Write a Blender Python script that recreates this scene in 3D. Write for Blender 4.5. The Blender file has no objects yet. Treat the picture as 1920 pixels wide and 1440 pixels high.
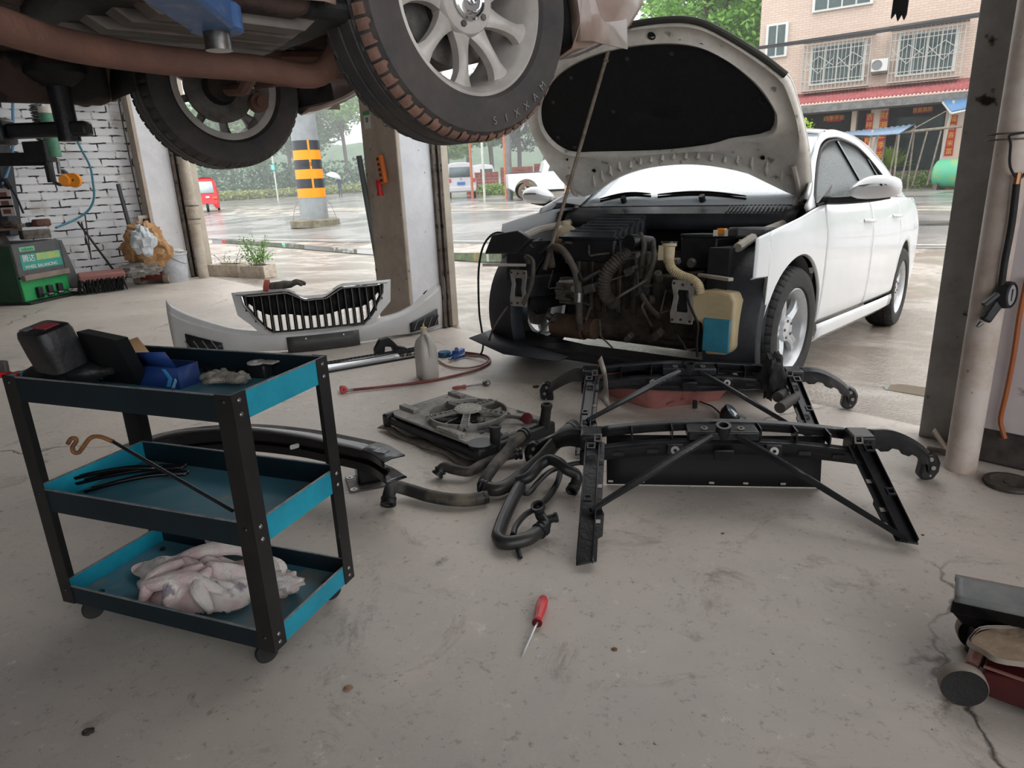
import bpy, bmesh, math, random
from mathutils import Matrix, Vector, Euler, Quaternion
sc = bpy.context.scene
COL = sc.collection
random.seed(7)
PI = math.pi
# ------------------------------------------------------------ camera
FPX, CAMH, PITCH, ROLL = 1260.0, 1.11, 0.296, -0.044
_cp, _sp, _cr, _sr = math.cos(PITCH), math.sin(PITCH), math.cos(ROLL), math.sin(ROLL)
_r0 = Vector((1, 0, 0)); _f0 = Vector((0, _cp, -_sp)); _u0 = Vector((0, _sp, _cp))
C_R = _cr * _r0 + _sr * _u0; C_U = -_sr * _r0 + _cr * _u0; C_F = _f0
CAM = Vector((0, 0, CAMH))
cd = bpy.data.cameras.new('camera'); cam = bpy.data.objects.new('camera', cd); COL.objects.link(cam)
cam.matrix_world = Matrix(((C_R.x, C_U.x, -C_F.x, CAM.x), (C_R.y, C_U.y, -C_F.y, CAM.y), (C_R.z, C_U.z, -C_F.z, CAM.z), (0, 0, 0, 1)))
cd.sensor_fit = 'HORIZONTAL'; cd.sensor_width = 36.0; cd.lens = FPX / 1920.0 * 36.0
cd.clip_start = 0.05; cd.clip_end = 600
sc.camera = cam
# ------------------------------------------------------------ sky and exposure
w = bpy.data.worlds.new('overcast_sky'); sc.world = w; w.use_nodes = True
nt = w.node_tree; nt.nodes.clear()
wo = nt.nodes.new('ShaderNodeOutputWorld'); bg = nt.nodes.new('ShaderNodeBackground')
tc = nt.nodes.new('ShaderNodeTexCoord'); sx = nt.nodes.new('ShaderNodeSeparateXYZ'); rp = nt.nodes.new('ShaderNodeValToRGB')
nt.links.new(tc.outputs['Generated'], sx.inputs[0]); nt.links.new(sx.outputs['Z'], rp.inputs[0])
rp.color_ramp.elements[0].position = 0.0; rp.color_ramp.elements[0].color = (0.80, 0.84, 0.87, 1)
rp.color_ramp.elements[1].position = 0.6; rp.color_ramp.elements[1].color = (1.0, 1.0, 1.0, 1)
nt.links.new(rp.outputs[0], bg.inputs[0]); bg.inputs[1].default_value = 1.9
nt.links.new(bg.outputs[0], wo.inputs[0])
sc.view_settings.view_transform = 'Standard'; sc.view_settings.look = 'None'
sc.view_settings.exposure = 0.5; sc.view_settings.gamma = 1.0; sc.view_settings.use_curve_mapping = False

def area_light(name, loc, size, size_y, power, color=(1, 1, 1), rot=(0, 0, 0)):
    l = bpy.data.lights.new(name, 'AREA'); l.shape = 'RECTANGLE'; l.size = size; l.size_y = size_y
    l.energy = power; l.color = color
    o = bpy.data.objects.new(name, l); COL.objects.link(o); o.location = loc; o.rotation_euler = rot
    return o
# ------------------------------------------------------------ frames
UU = Vector((.665, -.747, 0)); VV = Vector((.747, .665, 0)); ZZ = Vector((0, 0, 1))
GANG = math.atan2(-.747, .665)            # heading of the garage front
def uv(u, v, z=0.0): return UU * u + VV * v + ZZ * z
def ray(px, py): return C_R * (px - 960.0) + C_U * (720.0 - py) + C_F * FPX
def at(px, py, z=0.0):                     # the point of height z seen at a pixel of the photograph
    r = ray(px, py); t = (z - CAMH) / r.z; return CAM + r * t
def onp(px, py, p0, n):                    # the point of a plane
    r = ray(px, py); n = Vector(n); t = (Vector(p0) - CAM).dot(n) / r.dot(n); return CAM + r * t
SD = Vector((math.cos(math.radians(-36)), math.sin(math.radians(-36)), 0)); SN = Vector((-SD.y, SD.x, 0))   # along and across the street
def itp(x, xs, ys):
    if x <= xs[0]: return ys[0]
    for i in range(len(xs) - 1):
        if x <= xs[i + 1]: return ys[i] + (ys[i + 1] - ys[i]) * (x - xs[i]) / (xs[i + 1] - xs[i])
    return ys[-1]
def GH(p):       # ground outside: falls to a gutter, then rises to street level
    v = p.x * VV.x + p.y * VV.y; d = p.x * SN.x + p.y * SN.y
    return itp(v, [3.2, 5.92, 7.0, 7.9, 11, 15], [0, -.172, -.20, -.20, -.06, .17]) + itp(d, [30, 40, 55, 75, 110, 190], [0, .05, .33, .85, 1.53, 3.2])
def atg(px, py, h=0):
    z = 0
    for _ in range(25):
        p = at(px, py, z + h); z = z * .4 + .6 * GH(p)
    return p
# ------------------------------------------------------------ materials
def lin(c):
    out = []
    for x in c[:3]:
        x = x / 255.0; out.append(x / 12.92 if x <= .04045 else ((x + .055) / 1.055) ** 2.4)
    return (out[0], out[1], out[2], 1)
MATS = {}
def pm(name, c1, rough=.6, c2=None, scale=8.0, metal=0.0, bump=0.0, bscale=60.0, coat=0.0, trans=0.0, spec=.5, detail=6, lo=.35, hi=.65, alpha=1.0, emit=0, ior=1.45, c3=None, s3=40.0, t3=.68, r2=None, stretch=None, sss=0):
    if name in MATS: return MATS[name]
    m = bpy.data.materials.new(name); m.use_nodes = True; nt = m.node_tree; b = nt.nodes['Principled BSDF']
    b.inputs['Base Color'].default_value = lin(c1); b.inputs['Roughness'].default_value = rough; b.inputs['Metallic'].default_value = metal
    b.inputs['Coat Weight'].default_value = coat; b.inputs['Coat Roughness'].default_value = .05
    b.inputs['Transmission Weight'].default_value = trans; b.inputs['Specular IOR Level'].default_value = spec; b.inputs['IOR'].default_value = ior
    b.inputs['Alpha'].default_value = alpha
    if sss: b.inputs['Subsurface Weight'].default_value = sss; b.inputs['Subsurface Radius'].default_value = (.02, .02, .02)
    if emit: b.inputs['Emission Color'].default_value = lin(c1); b.inputs['Emission Strength'].default_value = emit
    tcn = nt.nodes.new('ShaderNodeTexCoord'); vec = tcn.outputs['Object']
    if stretch:
        mp = nt.nodes.new('ShaderNodeMapping'); mp.inputs['Scale'].default_value = stretch; nt.links.new(vec, mp.inputs[0]); vec = mp.outputs[0]
    if c2 is not None:
        n = nt.nodes.new('ShaderNodeTexNoise'); n.inputs['Scale'].default_value = scale; n.inputs['Detail'].default_value = detail
        n.inputs['Roughness'].default_value = .65; nt.links.new(vec, n.inputs['Vector'])
        r = nt.nodes.new('ShaderNodeValToRGB'); r.color_ramp.elements[0].position = lo; r.color_ramp.elements[1].position = hi
        r.color_ramp.elements[0].color = lin(c1); r.color_ramp.elements[1].color = lin(c2); nt.links.new(n.outputs['Fac'], r.inputs[0])
        out = r.outputs[0]
        if c3 is not None:
            n3 = nt.nodes.new('ShaderNodeTexNoise'); n3.inputs['Scale'].default_value = s3; n3.inputs['Detail'].default_value = 8; nt.links.new(vec, n3.inputs['Vector'])
            r3 = nt.nodes.new('ShaderNodeValToRGB'); r3.color_ramp.elements[0].position = t3 - .03; r3.color_ramp.elements[1].position = t3 + .03
            nt.links.new(n3.outputs['Fac'], r3.inputs[0]); mx = nt.nodes.new('ShaderNodeMix'); mx.data_type = 'RGBA'
            nt.links.new(r3.outputs[0], mx.inputs[0]); nt.links.new(out, mx.inputs[6]); mx.inputs[7].default_value = lin(c3); out = mx.outputs[2]
        nt.links.new(out, b.inputs['Base Color'])
        if r2 is not None:
            mr = nt.nodes.new('ShaderNodeMapRange'); mr.inputs['From Min'].default_value = lo; mr.inputs['From Max'].default_value = hi
            mr.inputs['To Min'].default_value = rough; mr.inputs['To Max'].default_value = r2
            nt.links.new(n.outputs['Fac'], mr.inputs[0]); nt.links.new(mr.outputs[0], b.inputs['Roughness'])
    if bump:
        nb = nt.nodes.new('ShaderNodeTexNoise'); nb.inputs['Scale'].default_value = bscale; nb.inputs['Detail'].default_value = 5; nt.links.new(vec, nb.inputs['Vector'])
        bp = nt.nodes.new('ShaderNodeBump'); bp.inputs['Strength'].default_value = bump; bp.inputs['Distance'].default_value = .01
        nt.links.new(nb.outputs['Fac'], bp.inputs['Height']); nt.links.new(bp.outputs[0], b.inputs['Normal'])
    MATS[name] = m; return m
# ------------------------------------------------------------ mesh builder
def cat(pts, sub=6, closed=False):
    P = [Vector(p) for p in pts]; n = len(P); out = []
    if n < 3: return P
    for i in range(n if closed else n - 1):
        p0 = P[(i - 1) % n] if (closed or i > 0) else P[0] * 2 - P[1]
        p1 = P[i]; p2 = P[(i + 1) % n]; p3 = P[(i + 2) % n] if (closed or i + 2 < n) else P[-1] * 2 - P[-2]
        for k in range(sub):
            t = k / sub; a = -.5 * t + t * t - .5 * t ** 3; b = 1 - 2.5 * t * t + 1.5 * t ** 3; c = .5 * t + 2 * t * t - 1.5 * t ** 3; d = -.5 * t * t + .5 * t ** 3
            out.append(p0 * a + p1 * b + p2 * c + p3 * d)
    if not closed: out.append(P[-1])
    return out
def lerp(a, b, t): return a + (b - a) * t
def interp(x, xs, ys):
    if xs[0] > xs[-1]: xs = xs[::-1]; ys = ys[::-1]
    if x <= xs[0]: return ys[0]
    for i in range(len(xs) - 1):
        if x <= xs[i + 1]: return lerp(ys[i], ys[i + 1], (x - xs[i]) / (xs[i + 1] - xs[i]))
    return ys[-1]
def smooth_interp(x, xs, ys):
    if xs[0] > xs[-1]: xs = xs[::-1]; ys = ys[::-1]
    if x <= xs[0]: return ys[0]
    if x >= xs[-1]: return ys[-1]
    n = len(xs); i = 0
    while x > xs[i + 1]: i += 1
    h = xs[i + 1] - xs[i]; t = (x - xs[i]) / h
    def sl(k):
        if k == 0: return (ys[1] - ys[0]) / (xs[1] - xs[0])
        if k == n - 1: return (ys[-1] - ys[-2]) / (xs[-1] - xs[-2])
        a = (ys[k] - ys[k - 1]) / (xs[k] - xs[k - 1]); b = (ys[k + 1] - ys[k]) / (xs[k + 1] - xs[k])
        return 0 if a * b <= 0 else 2 * a * b / (a + b)
    m0 = sl(i) * h; m1 = sl(i + 1) * h
    return (2 * t ** 3 - 3 * t * t + 1) * ys[i] + (t ** 3 - 2 * t * t + t) * m0 + (-2 * t ** 3 + 3 * t * t) * ys[i + 1] + (t ** 3 - t * t) * m1
WM = {}
class MB:
    def __init__(s): s.v = []; s.f = []
    def add(s, vs, fs):
        o = len(s.v); s.v += [Vector(p) for p in vs]; s.f += [tuple(i + o for i in f) for f in fs]; return s
    def box(s, c, d, R=None):
        c = Vector(c); vs = []
        for k in (-.5, .5):
            for j in (-.5, .5):
                for i in (-.5, .5):
                    q = Vector((i * d[0], j * d[1], k * d[2])); vs.append(c + (R @ q if R is not None else q))
        return s.add(vs, [(0, 2, 3, 1), (4, 5, 7, 6), (0, 1, 5, 4), (2, 6, 7, 3), (0, 4, 6, 2), (1, 3, 7, 5)])
    def bar(s, a, b, wx, wy, up=(0, 0, 1)):           # a square bar from a to b
        a = Vector(a); b = Vector(b); d = (b - a); L = d.length; d.normalize(); u = Vector(up)
        x = d.cross(u)
        if x.length < 1e-4: x = d.cross(Vector((1, 0, 0)))
        x.normalize(); y = x.cross(d).normalized(); R = Matrix((x, d, y)).transposed()
        return s.box((a + b) / 2, (wx, L, wy), R)
    def tube(s, pts, r, n=10, closed=False, caps=True):
        P = [Vector(p) for p in pts]; m = len(P); rr = r if isinstance(r, (list, tuple)) else [r] * m
        T = []
        for i in range(m):
            a = P[i - 1] if (i > 0 or closed) else P[i]; b = P[(i + 1) % m] if (i < m - 1 or closed) else P[i]
            t = (b - a); T.append(t.normalized() if t.length > 1e-9 else Vector((0, 0, 1)))
        t0 = T[0]; nr = t0.orthogonal().normalized(); vs = []; fs = []
        for i in range(m):
            if i: q = T[i - 1].rotation_difference(T[i]); nr = (q @ nr).normalized()
            bn = T[i].cross(nr)
            for k in range(n):
                a = 2 * PI * k / n; vs.append(P[i] + (nr * math.cos(a) + bn * math.sin(a)) * rr[i])
        for i in range(m if closed else m - 1):
            for k in range(n):
                a = i * n + k; b = i * n + (k + 1) % n; c = ((i + 1) % m) * n + (k + 1) % n; d = ((i + 1) % m) * n + k; fs.append((a, b, c, d))
        if caps and not closed: fs.append(tuple(range(n - 1, -1, -1))); fs.append(tuple((m - 1) * n + k for k in range(n)))
        return s.add(vs, fs)
    def cyl(s, a, b, r0, r1=None, n=16, caps=True): return s.tube([a, b], [r0, r1 if r1 is not None else r0], n, caps=caps)
    def lathe(s, prof, o, ax, n=32, a0=0, a1=2 * PI, close=False):       # prof: (radius, height along ax)
        o = Vector(o); ax = Vector(ax).normalized(); e1 = ax.orthogonal().normalized(); e2 = ax.cross(e1); full = abs(a1 - a0 - 2 * PI) < 1e-6
        m = n if full else n + 1; vs = []; fs = []
        for r, h in prof:
            for k in range(m):
                a = a0 + (a1 - a0) * k / n; vs.append(o + ax * h + (e1 * math.cos(a) + e2 * math.sin(a)) * r)
        P = len(prof)
        for i in range(P if close else P - 1):
            j = (i + 1) % P
            for k in range(n):
                k2 = (k + 1) % m; fs.append((i * m + k, i * m + k2, j * m + k2, j * m + k))
        return s.add(vs, fs)
    def prism(s, poly, o, ex, ey, ez, h):              # poly extruded by h along ez
        o = Vector(o); ex = Vector(ex); ey = Vector(ey); ez = Vector(ez); n = len(poly)
        vs = [o + ex * p[0] + ey * p[1] for p in poly] + [o + ex * p[0] + ey * p[1] + ez * h for p in poly]
        fs = [tuple(range(n - 1, -1, -1)), tuple(range(n, 2 * n))] + [(i, (i + 1) % n, n + (i + 1) % n, n + i) for i in range(n)]
        return s.add(vs, fs)
    def ring(s, outer, inner, o, ex, ey, ez, h):       # plate with a hole; outer and inner have as many points
        o = Vector(o); ex = Vector(ex); ey = Vector(ey); ez = Vector(ez); n = len(outer); vs = []
        for L, z in ((outer, 0), (inner, 0), (outer, h), (inner, h)): vs += [o + ex * p[0] + ey * p[1] + ez * z for p in L]
        fs = []
        for i in range(n):
            j = (i + 1) % n; fs += [(i, n + i, n + j, j), (2 * n + i, 2 * n + j, 3 * n + j, 3 * n + i), (i, j, 2 * n + j, 2 * n + i), (n + i, 3 * n + i, 3 * n + j, n + j)]
        return s.add(vs, fs)
    def grid(s, rows, close_u=False, close_v=False):
        m = len(rows); n = len(rows[0]); vs = [p for r in rows for p in r]; fs = []
        for i in range(m if close_v else m - 1):
            for j in range(n if close_u else n - 1):
                a = i * n + j; b = i * n + (j + 1) % n; c = ((i + 1) % m) * n + (j + 1) % n; d = ((i + 1) % m) * n + j; fs.append((a, b, c, d))
        return s.add(vs, fs)
    def ball(s, c, r, n=12, m=8):
        c = Vector(c); r = r if isinstance(r, (tuple, list)) else (r, r, r); rows = []
        for i in range(m + 1):
            t = PI * i / m; rows.append([c + Vector((r[0] * math.sin(t) * math.cos(2 * PI * k / n), r[1] * math.sin(t) * math.sin(2 * PI * k / n), r[2] * math.cos(t))) for k in range(n)])
        return s.grid(rows, close_u=True)
    def tf(s, M):
        s.v = [M @ p for p in s.v]; return s
    def join(s, o): return s.add(o.v, o.f)
    def build(s, name, mat, parent=None, world=False, bevel=0, solid=0, sub=0, sharp=35, mw=None, offs=0, seg=2):
        me = bpy.data.meshes.new(name); vs = s.v
        if parent is not None and world:
            inv = WM[parent.name].inverted(); vs = [inv @ p for p in vs]
        o = bpy.data.objects.new(name, me)
        if parent is None:
            if mw is None:
                xs = [p.x for p in vs]; ys = [p.y for p in vs]; zs = [p.z for p in vs]
                L = Vector(((min(xs) + max(xs)) / 2, (min(ys) + max(ys)) / 2, min(zs))); vs = [p - L for p in vs]
                mw = Matrix.Translation(L)
            o.matrix_world = mw; WM[o.name] = mw.copy()
        else: WM[o.name] = WM[parent.name]
        me.from_pydata([tuple(p) for p in vs], [], s.f); me.update()
        bm = bmesh.new(); bm.from_mesh(me); bmesh.ops.remove_doubles(bm, verts=bm.verts, dist=1e-5); bmesh.ops.recalc_face_normals(bm, faces=bm.faces); bm.to_mesh(me); bm.free()
        me.polygons.foreach_set('use_smooth', [True] * len(me.polygons))
        try: me.set_sharp_from_angle(angle=math.radians(sharp))
        except Exception: pass
        me.materials.append(mat); COL.objects.link(o)
        if parent is not None: o.parent = parent
        if solid:
            q = o.modifiers.new('thickness', 'SOLIDIFY'); q.thickness = solid; q.offset = offs
        if bevel:
            q = o.modifiers.new('bevel', 'BEVEL'); q.width = bevel; q.segments = seg; q.limit_method = 'ANGLE'; q.angle_limit = math.radians(35)
        if sub:
            q = o.modifiers.new('sub', 'SUBSURF'); q.levels = sub; q.render_levels = sub
        return o
def tag(o, label=None, category=None, group=None, kind=None):
    if label: o['label'] = label
    if category: o['category'] = category
    if group: o['group'] = group
    if kind: o['kind'] = kind
    return o
def thing(name, label, category, loc=(0, 0, 0), rot=(0, 0, 0), group=None):
    o = bpy.data.objects.new(name, None); o.empty_display_size = .1; COL.objects.link(o)
    o.location = loc; o.rotation_euler = rot; WM[o.name] = Matrix.Translation(Vector(loc)) @ Euler(rot).to_matrix().to_4x4()
    return tag(o, label, category, group)
def st(o): o['kind'] = 'structure'; return o
def copy_tree(o, parent=None, name=None):
    c = o.copy(); COL.objects.link(c)
    if parent is not None: c.parent = parent
    for ch in list(o.children): copy_tree(ch, c)
    return c
def circ(r, n, cx=0, cy=0, a0=0): return [(cx + r * math.cos(a0 + 2 * PI * k / n), cy + r * math.sin(a0 + 2 * PI * k / n)) for k in range(n)]
def rrect(w, h, r, k=4):
    out = []
    for cx, cy, a in ((w / 2 - r, h / 2 - r, 0), (-w / 2 + r, h / 2 - r, PI / 2), (-w / 2 + r, -h / 2 + r, PI), (w / 2 - r, -h / 2 + r, 1.5 * PI)):
        for i in range(k + 1): out.append((cx + r * math.cos(a + PI / 2 * i / k), cy + r * math.sin(a + PI / 2 * i / k)))
    return out
def text_obj(s, name, size, mat, M, parent=None, ext=.002, world=True):
    cu = bpy.data.curves.new(name, 'FONT'); cu.body = s; cu.size = size; cu.extrude = ext; cu.align_x = 'CENTER'; cu.align_y = 'CENTER'
    tmp = bpy.data.objects.new(name + '_tmp', cu); COL.objects.link(tmp)
    dg = bpy.context.evaluated_depsgraph_get(); me = bpy.data.meshes.new_from_object(tmp.evaluated_get(dg)); bpy.data.objects.remove(tmp); bpy.data.curves.remove(cu)
    mm = M
    if parent is not None and world: mm = WM[parent.name].inverted() @ M
    me.transform(mm); me.materials.clear(); me.materials.append(mat); o = bpy.data.objects.new(name, me); COL.objects.link(o)
    if parent is not None: o.parent = parent
    return o
def frameM(o, ex, ey, ez):
    ex = Vector(ex); ey = Vector(ey); ez = Vector(ez); o = Vector(o)
    return Matrix(((ex.x, ey.x, ez.x, o.x), (ex.y, ey.y, ez.y, o.y), (ex.z, ey.z, ez.z, o.z), (0, 0, 0, 1)))
# common materials
black_plastic = pm('black_plastic', (24, 24, 26), .42, (40, 40, 43), 14, bump=.15, bscale=90)
black_gloss = pm('black_gloss', (16, 16, 18), .18, (24, 24, 27), 10)
dusty_plastic = pm('dusty_plastic', (44, 43, 43), .7, (92, 87, 82), 16, bump=.2, bscale=120)
black_rubber = pm('black_rubber', (22, 22, 23), .65, (38, 37, 37), 20, bump=.2, bscale=140)
dirty_rubber = pm('dirty_rubber', (34, 33, 33), .75, (72, 62, 54), 9, lo=.4, hi=.75, bump=.3, bscale=90)
steel = pm('worn_steel', (150, 150, 150), .35, (105, 100, 96), 20, metal=.9)
dull_steel = pm('dull_steel', (120, 116, 112), .55, (82, 76, 72), 18, metal=.5)
chrome = pm('chrome', (215, 218, 220), .08, metal=1.0)
white_paint = pm('white_car_paint', (222, 224, 226), .22, (216, 218, 220), 3, coat=.6)
# ============================================================ the garage itself
def concrete(name, c1, c2, c3, rough, r2, wet=None):
    m = bpy.data.materials.new(name); m.use_nodes = True; nt = m.node_tree; N = nt.nodes; L = nt.links; b = N['Principled BSDF']
    tcn = N.new('ShaderNodeTexCoord'); v = tcn.outputs['Object']
    def noise(s, d=8, r=.6, dist=0):
        n = N.new('ShaderNodeTexNoise'); n.inputs['Scale'].default_value = s; n.inputs['Detail'].default_value = d; n.inputs['Roughness'].default_value = r; n.inputs['Distortion'].default_value = dist; L.new(v, n.inputs['Vector']); return n.outputs['Fac']
    def ramp(f, a, b_, ca=(0, 0, 0, 1), cb=(1, 1, 1, 1)):
        r = N.new('ShaderNodeValToRGB'); r.color_ramp.elements[0].position = a; r.color_ramp.elements[1].position = b_; r.color_ramp.elements[0].color = ca; r.color_ramp.elements[1].color = cb; L.new(f, r.inputs[0]); return r.outputs[0]
    def mix(f, a, c, bl='MIX', fv=None):
        x = N.new('ShaderNodeMix'); x.data_type = 'RGBA'; x.blend_type = bl
        if f is not None: L.new(f, x.inputs[0])
        else: x.inputs[0].default_value = fv
        for s_, i in ((a, 6), (c, 7)):
            if isinstance(s_, tuple): x.inputs[i].default_value = s_
            else: L.new(s_, x.inputs[i])
        return x.outputs[2]
    base = ramp(noise(.9, 10, .65, .6), .35, .66, lin(c1), lin(c2))
    base = mix(ramp(noise(2.3, 9, .7, 1.0), .52, .74), base, lin(c3))
    base = mix(ramp(noise(38, 6, .7), .58, .8), base, (.16, .14, .12, 1), fv=None)
    base = mix(ramp(noise(6, 10, .75, .4), .62, .70), base, lin((140, 128, 117)))
    base = mix(ramp(noise(3.4, 12, .8, .8), .56, .68), base, lin((150, 138, 127)))
    base = mix(ramp(noise(15, 8, .8), .60, .68), base, lin((216, 208, 198)))
    base = mix(ramp(noise(44, 6, .8, .5), .64, .68), base, lin((96, 86, 78)))
    # fine cracks
    wv = N.new('ShaderNodeVectorMath'); wv.operation = 'ADD'; nz = N.new('ShaderNodeTexNoise'); nz.inputs['Scale'].default_value = 5; nz.inputs['Detail'].default_value = 8; L.new(v, nz.inputs['Vector'])
    sc_ = N.new('ShaderNodeVectorMath'); sc_.operation = 'SCALE'; sc_.inputs['Scale'].default_value = .22; L.new(nz.outputs['Color'], sc_.inputs[0]); L.new(v, wv.inputs[0]); L.new(sc_.outputs[0], wv.inputs[1])
    vo = N.new('ShaderNodeTexVoronoi'); vo.feature = 'DISTANCE_TO_EDGE'; vo.inputs['Scale'].default_value = .42; L.new(wv.outputs[0], vo.inputs['Vector'])
    ck = ramp(vo.outputs['Distance'], .0, .0022, (1, 1, 1, 1), (0, 0, 0, 1)); mk = ramp(noise(.7, 2), .5, .56)
    cm = mix(ck, (0, 0, 0, 1), mk); base = mix(cm, base, lin((70, 62, 56)))
    L.new(base, b.inputs['Base Color'])
    rr = N.new('ShaderNodeMapRange'); L.new(noise(1.6, 8, .65, .5), rr.inputs[0]); rr.inputs['From Min'].default_value = .35; rr.inputs['From Max'].default_value = .65; rr.inputs['To Min'].default_value = rough; rr.inputs['To Max'].default_value = r2
    L.new(rr.outputs[0], b.inputs['Roughness']); b.inputs['Specular IOR Level'].default_value = .45
    bp = N.new('ShaderNodeBump'); bp.inputs['Strength'].default_value = .25; bp.inputs['Distance'].default_value = .012; L.new(noise(26, 9, .75), bp.inputs['Height']); L.new(bp.outputs[0], b.inputs['Normal'])
    return m
floor_m = concrete('garage_concrete', (208, 196, 184), (184, 176, 168), (198, 188, 180), .40, .60)
def wetground(name, c1, c2, rlo, rhi, scale, stre=(1, 1, 1), c3=None, bump=.2, bs=30, thr=(.42, .58)):
    m = bpy.data.materials.new(name); m.use_nodes = True; nt = m.node_tree; N = nt.nodes; L = nt.links; b = N['Principled BSDF']
    tcn = N.new('ShaderNodeTexCoord'); mp = N.new('ShaderNodeMapping'); mp.inputs['Scale'].default_value = stre; L.new(tcn.outputs['Object'], mp.inputs[0]); v = mp.outputs[0]
    n = N.new('ShaderNodeTexNoise'); n.inputs['Scale'].default_value = scale; n.inputs['Detail'].default_value = 9; n.inputs['Roughness'].default_value = .65; n.inputs['Distortion'].default_value = .5; L.new(v, n.inputs['Vector'])
    r = N.new('ShaderNodeValToRGB'); r.color_ramp.elements[0].position = thr[0]; r.color_ramp.elements[1].position = thr[1]; r.color_ramp.elements[0].color = lin(c1); r.color_ramp.elements[1].color = lin(c2)
    if c3: e = r.color_ramp.elements.new(.72); e.color = lin(c3)
    L.new(n.outputs['Fac'], r.inputs[0]); L.new(r.outputs[0], b.inputs['Base Color'])
    mr = N.new('ShaderNodeMapRange'); mr.inputs['From Min'].default_value = thr[0]; mr.inputs['From Max'].default_value = thr[1]; mr.inputs['To Min'].default_value = rlo; mr.inputs['To Max'].default_value = rhi; L.new(n.outputs['Fac'], mr.inputs[0]); L.new(mr.outputs[0], b.inputs['Roughness'])
    n2 = N.new('ShaderNodeTexNoise'); n2.inputs['Scale'].default_value = bs; n2.inputs['Detail'].default_value = 6; L.new(v, n2.inputs['Vector'])
    mu = N.new('ShaderNodeMath'); mu.operation = 'MULTIPLY'; L.new(n2.outputs['Fac'], mu.inputs[0]); L.new(r.outputs[0], mu.inputs[1]) if False else L.new(n.outputs['Fac'], mu.inputs[1])
    bp = N.new('ShaderNodeBump'); bp.inputs['Strength'].default_value = bump; bp.inputs['Distance'].default_value = .02; L.new(mu.outputs[0], bp.inputs['Height']); L.new(bp.outputs[0], b.inputs['Normal'])
    return m
yard_m = wetground('wet_yard_concrete', (146, 134, 122), (186, 178, 168), .05, .26, 1.1, c3=(158, 140, 122), bump=.8, bs=60)
road_m = wetground('wet_asphalt', (128, 126, 125), (146, 143, 140), .10, .26, .5, (1, 1, 1), bump=.85, bs=22)
def poly3(name, pts, m, depth=.0):
    mb = MB(); n = len(pts); mb.add(pts, [tuple(range(n))])
    if depth: mb.v += [p - ZZ * depth for p in mb.v]; mb.f += [tuple(range(2 * n - 1, n - 1, -1))] + [(i, n + i, n + (i + 1) % n, (i + 1) % n) for i in range(n)]
    return mb.build(name, m)
WL, WR = -10.1, 4.2            # left wall and right end of the garage front
V0 = 3.12                      # outer line of the front
st(poly3('floor', [uv(WL - .3, -5.5, 0), uv(WR, -5.5, 0), uv(WR, 3.15, 0), uv(WL - .3, 3.15, 0)], floor_m, .12))
# yard and street follow the height function GH
def gp2(q, h=0): return Vector((q.x, q.y, GH(q) + h))
mb = MB(); mb.grid([[gp2(uv(u, v)) for u in (-70, -40, -25, -16, -12, -10, -8.5, -7, -5.5, -4, -2.5, -1, .5, 2, 4, 8, 14, 24)] for v in (3.15, 3.2, 4, 5, 5.92, 6.5, 7.0, 7.5, 7.9, 8.5, 9.5, 11, 13, 15, 20)])
st(mb.build('yard_pavement', yard_m))
line_m = pm('road_line_paint', (214, 214, 208), .35, (178, 176, 170), 6)
E1 = atg(1730, 464.2); RD0 = E1.dot(SN) - .1
mb = MB(); mb.grid([[gp2(SD * s_ + SN * d, .006) for s_ in (-160, -110, -80, -60, -45, -35, -28, -22, -18, -15, -12, -9, -6, -3, 0, 3, 6, 10, 15, 25, 40, 80)] for d in (RD0, RD0 + .6, RD0 + 1.3, RD0 + 2, RD0 + 3, 13.5, 15.5, 18, 22, 26, 30, 35, 40, 47, 55, 65, 75, 92, 110, 150, 190)]); st(mb.build('road', road_m))
def strip(name, a, b, wd, m, h=.014, n=40):
    d = (b - a).normalized(); s_ = Vector((-d.y, d.x, 0)) * wd / 2; return MB().grid([[gp2(lerp(a, b, k / n) - s_, h), gp2(lerp(a, b, k / n) + s_, h)] for k in range(n + 1)]).build(name, m, solid=.004, offs=1)
a = atg(1560, 395); b = atg(1740, 395.3); d = (b - a).normalized(); st(strip('road_marking', a - d * 30, b + d * 6, .14, line_m))
q = E1 + SN * .15; st(strip('road_marking', q - SD * 34, q + SD * 12, .10, line_m))
water_m = pm('still_water', (70, 66, 50), .03, (80, 78, 58), 2, spec=.8)
top = [(398, 449), (470, 452), (560, 458), (650, 466), (700, 470), (800, 474), (900, 474), (985, 476)]
bot = [(985, 492), (900, 490), (800, 484), (700, 477), (640, 473), (560, 466), (470, 459), (398, 455)]
def pudl(pts, label):
    P_ = [atg(x, y) for x, y in pts]; zz = max(p.z for p in P_) + .004; P_ = [at(x, y, zz) for x, y in pts]; mb = MB(); n = len(P_); mb.grid([P_[:n // 2], P_[n // 2:][::-1]]); return tag(mb.build('puddle', water_m), label, 'puddle')
pudl(top + bot, 'long narrow rain puddle lying along the edge of the yard')
pudl([(1655, 722), (1690, 720), (1740, 727), (1800, 736), (1800, 750), (1750, 745), (1700, 737), (1660, 730)], 'small brown rain puddle in front of the steel door channel')
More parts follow.
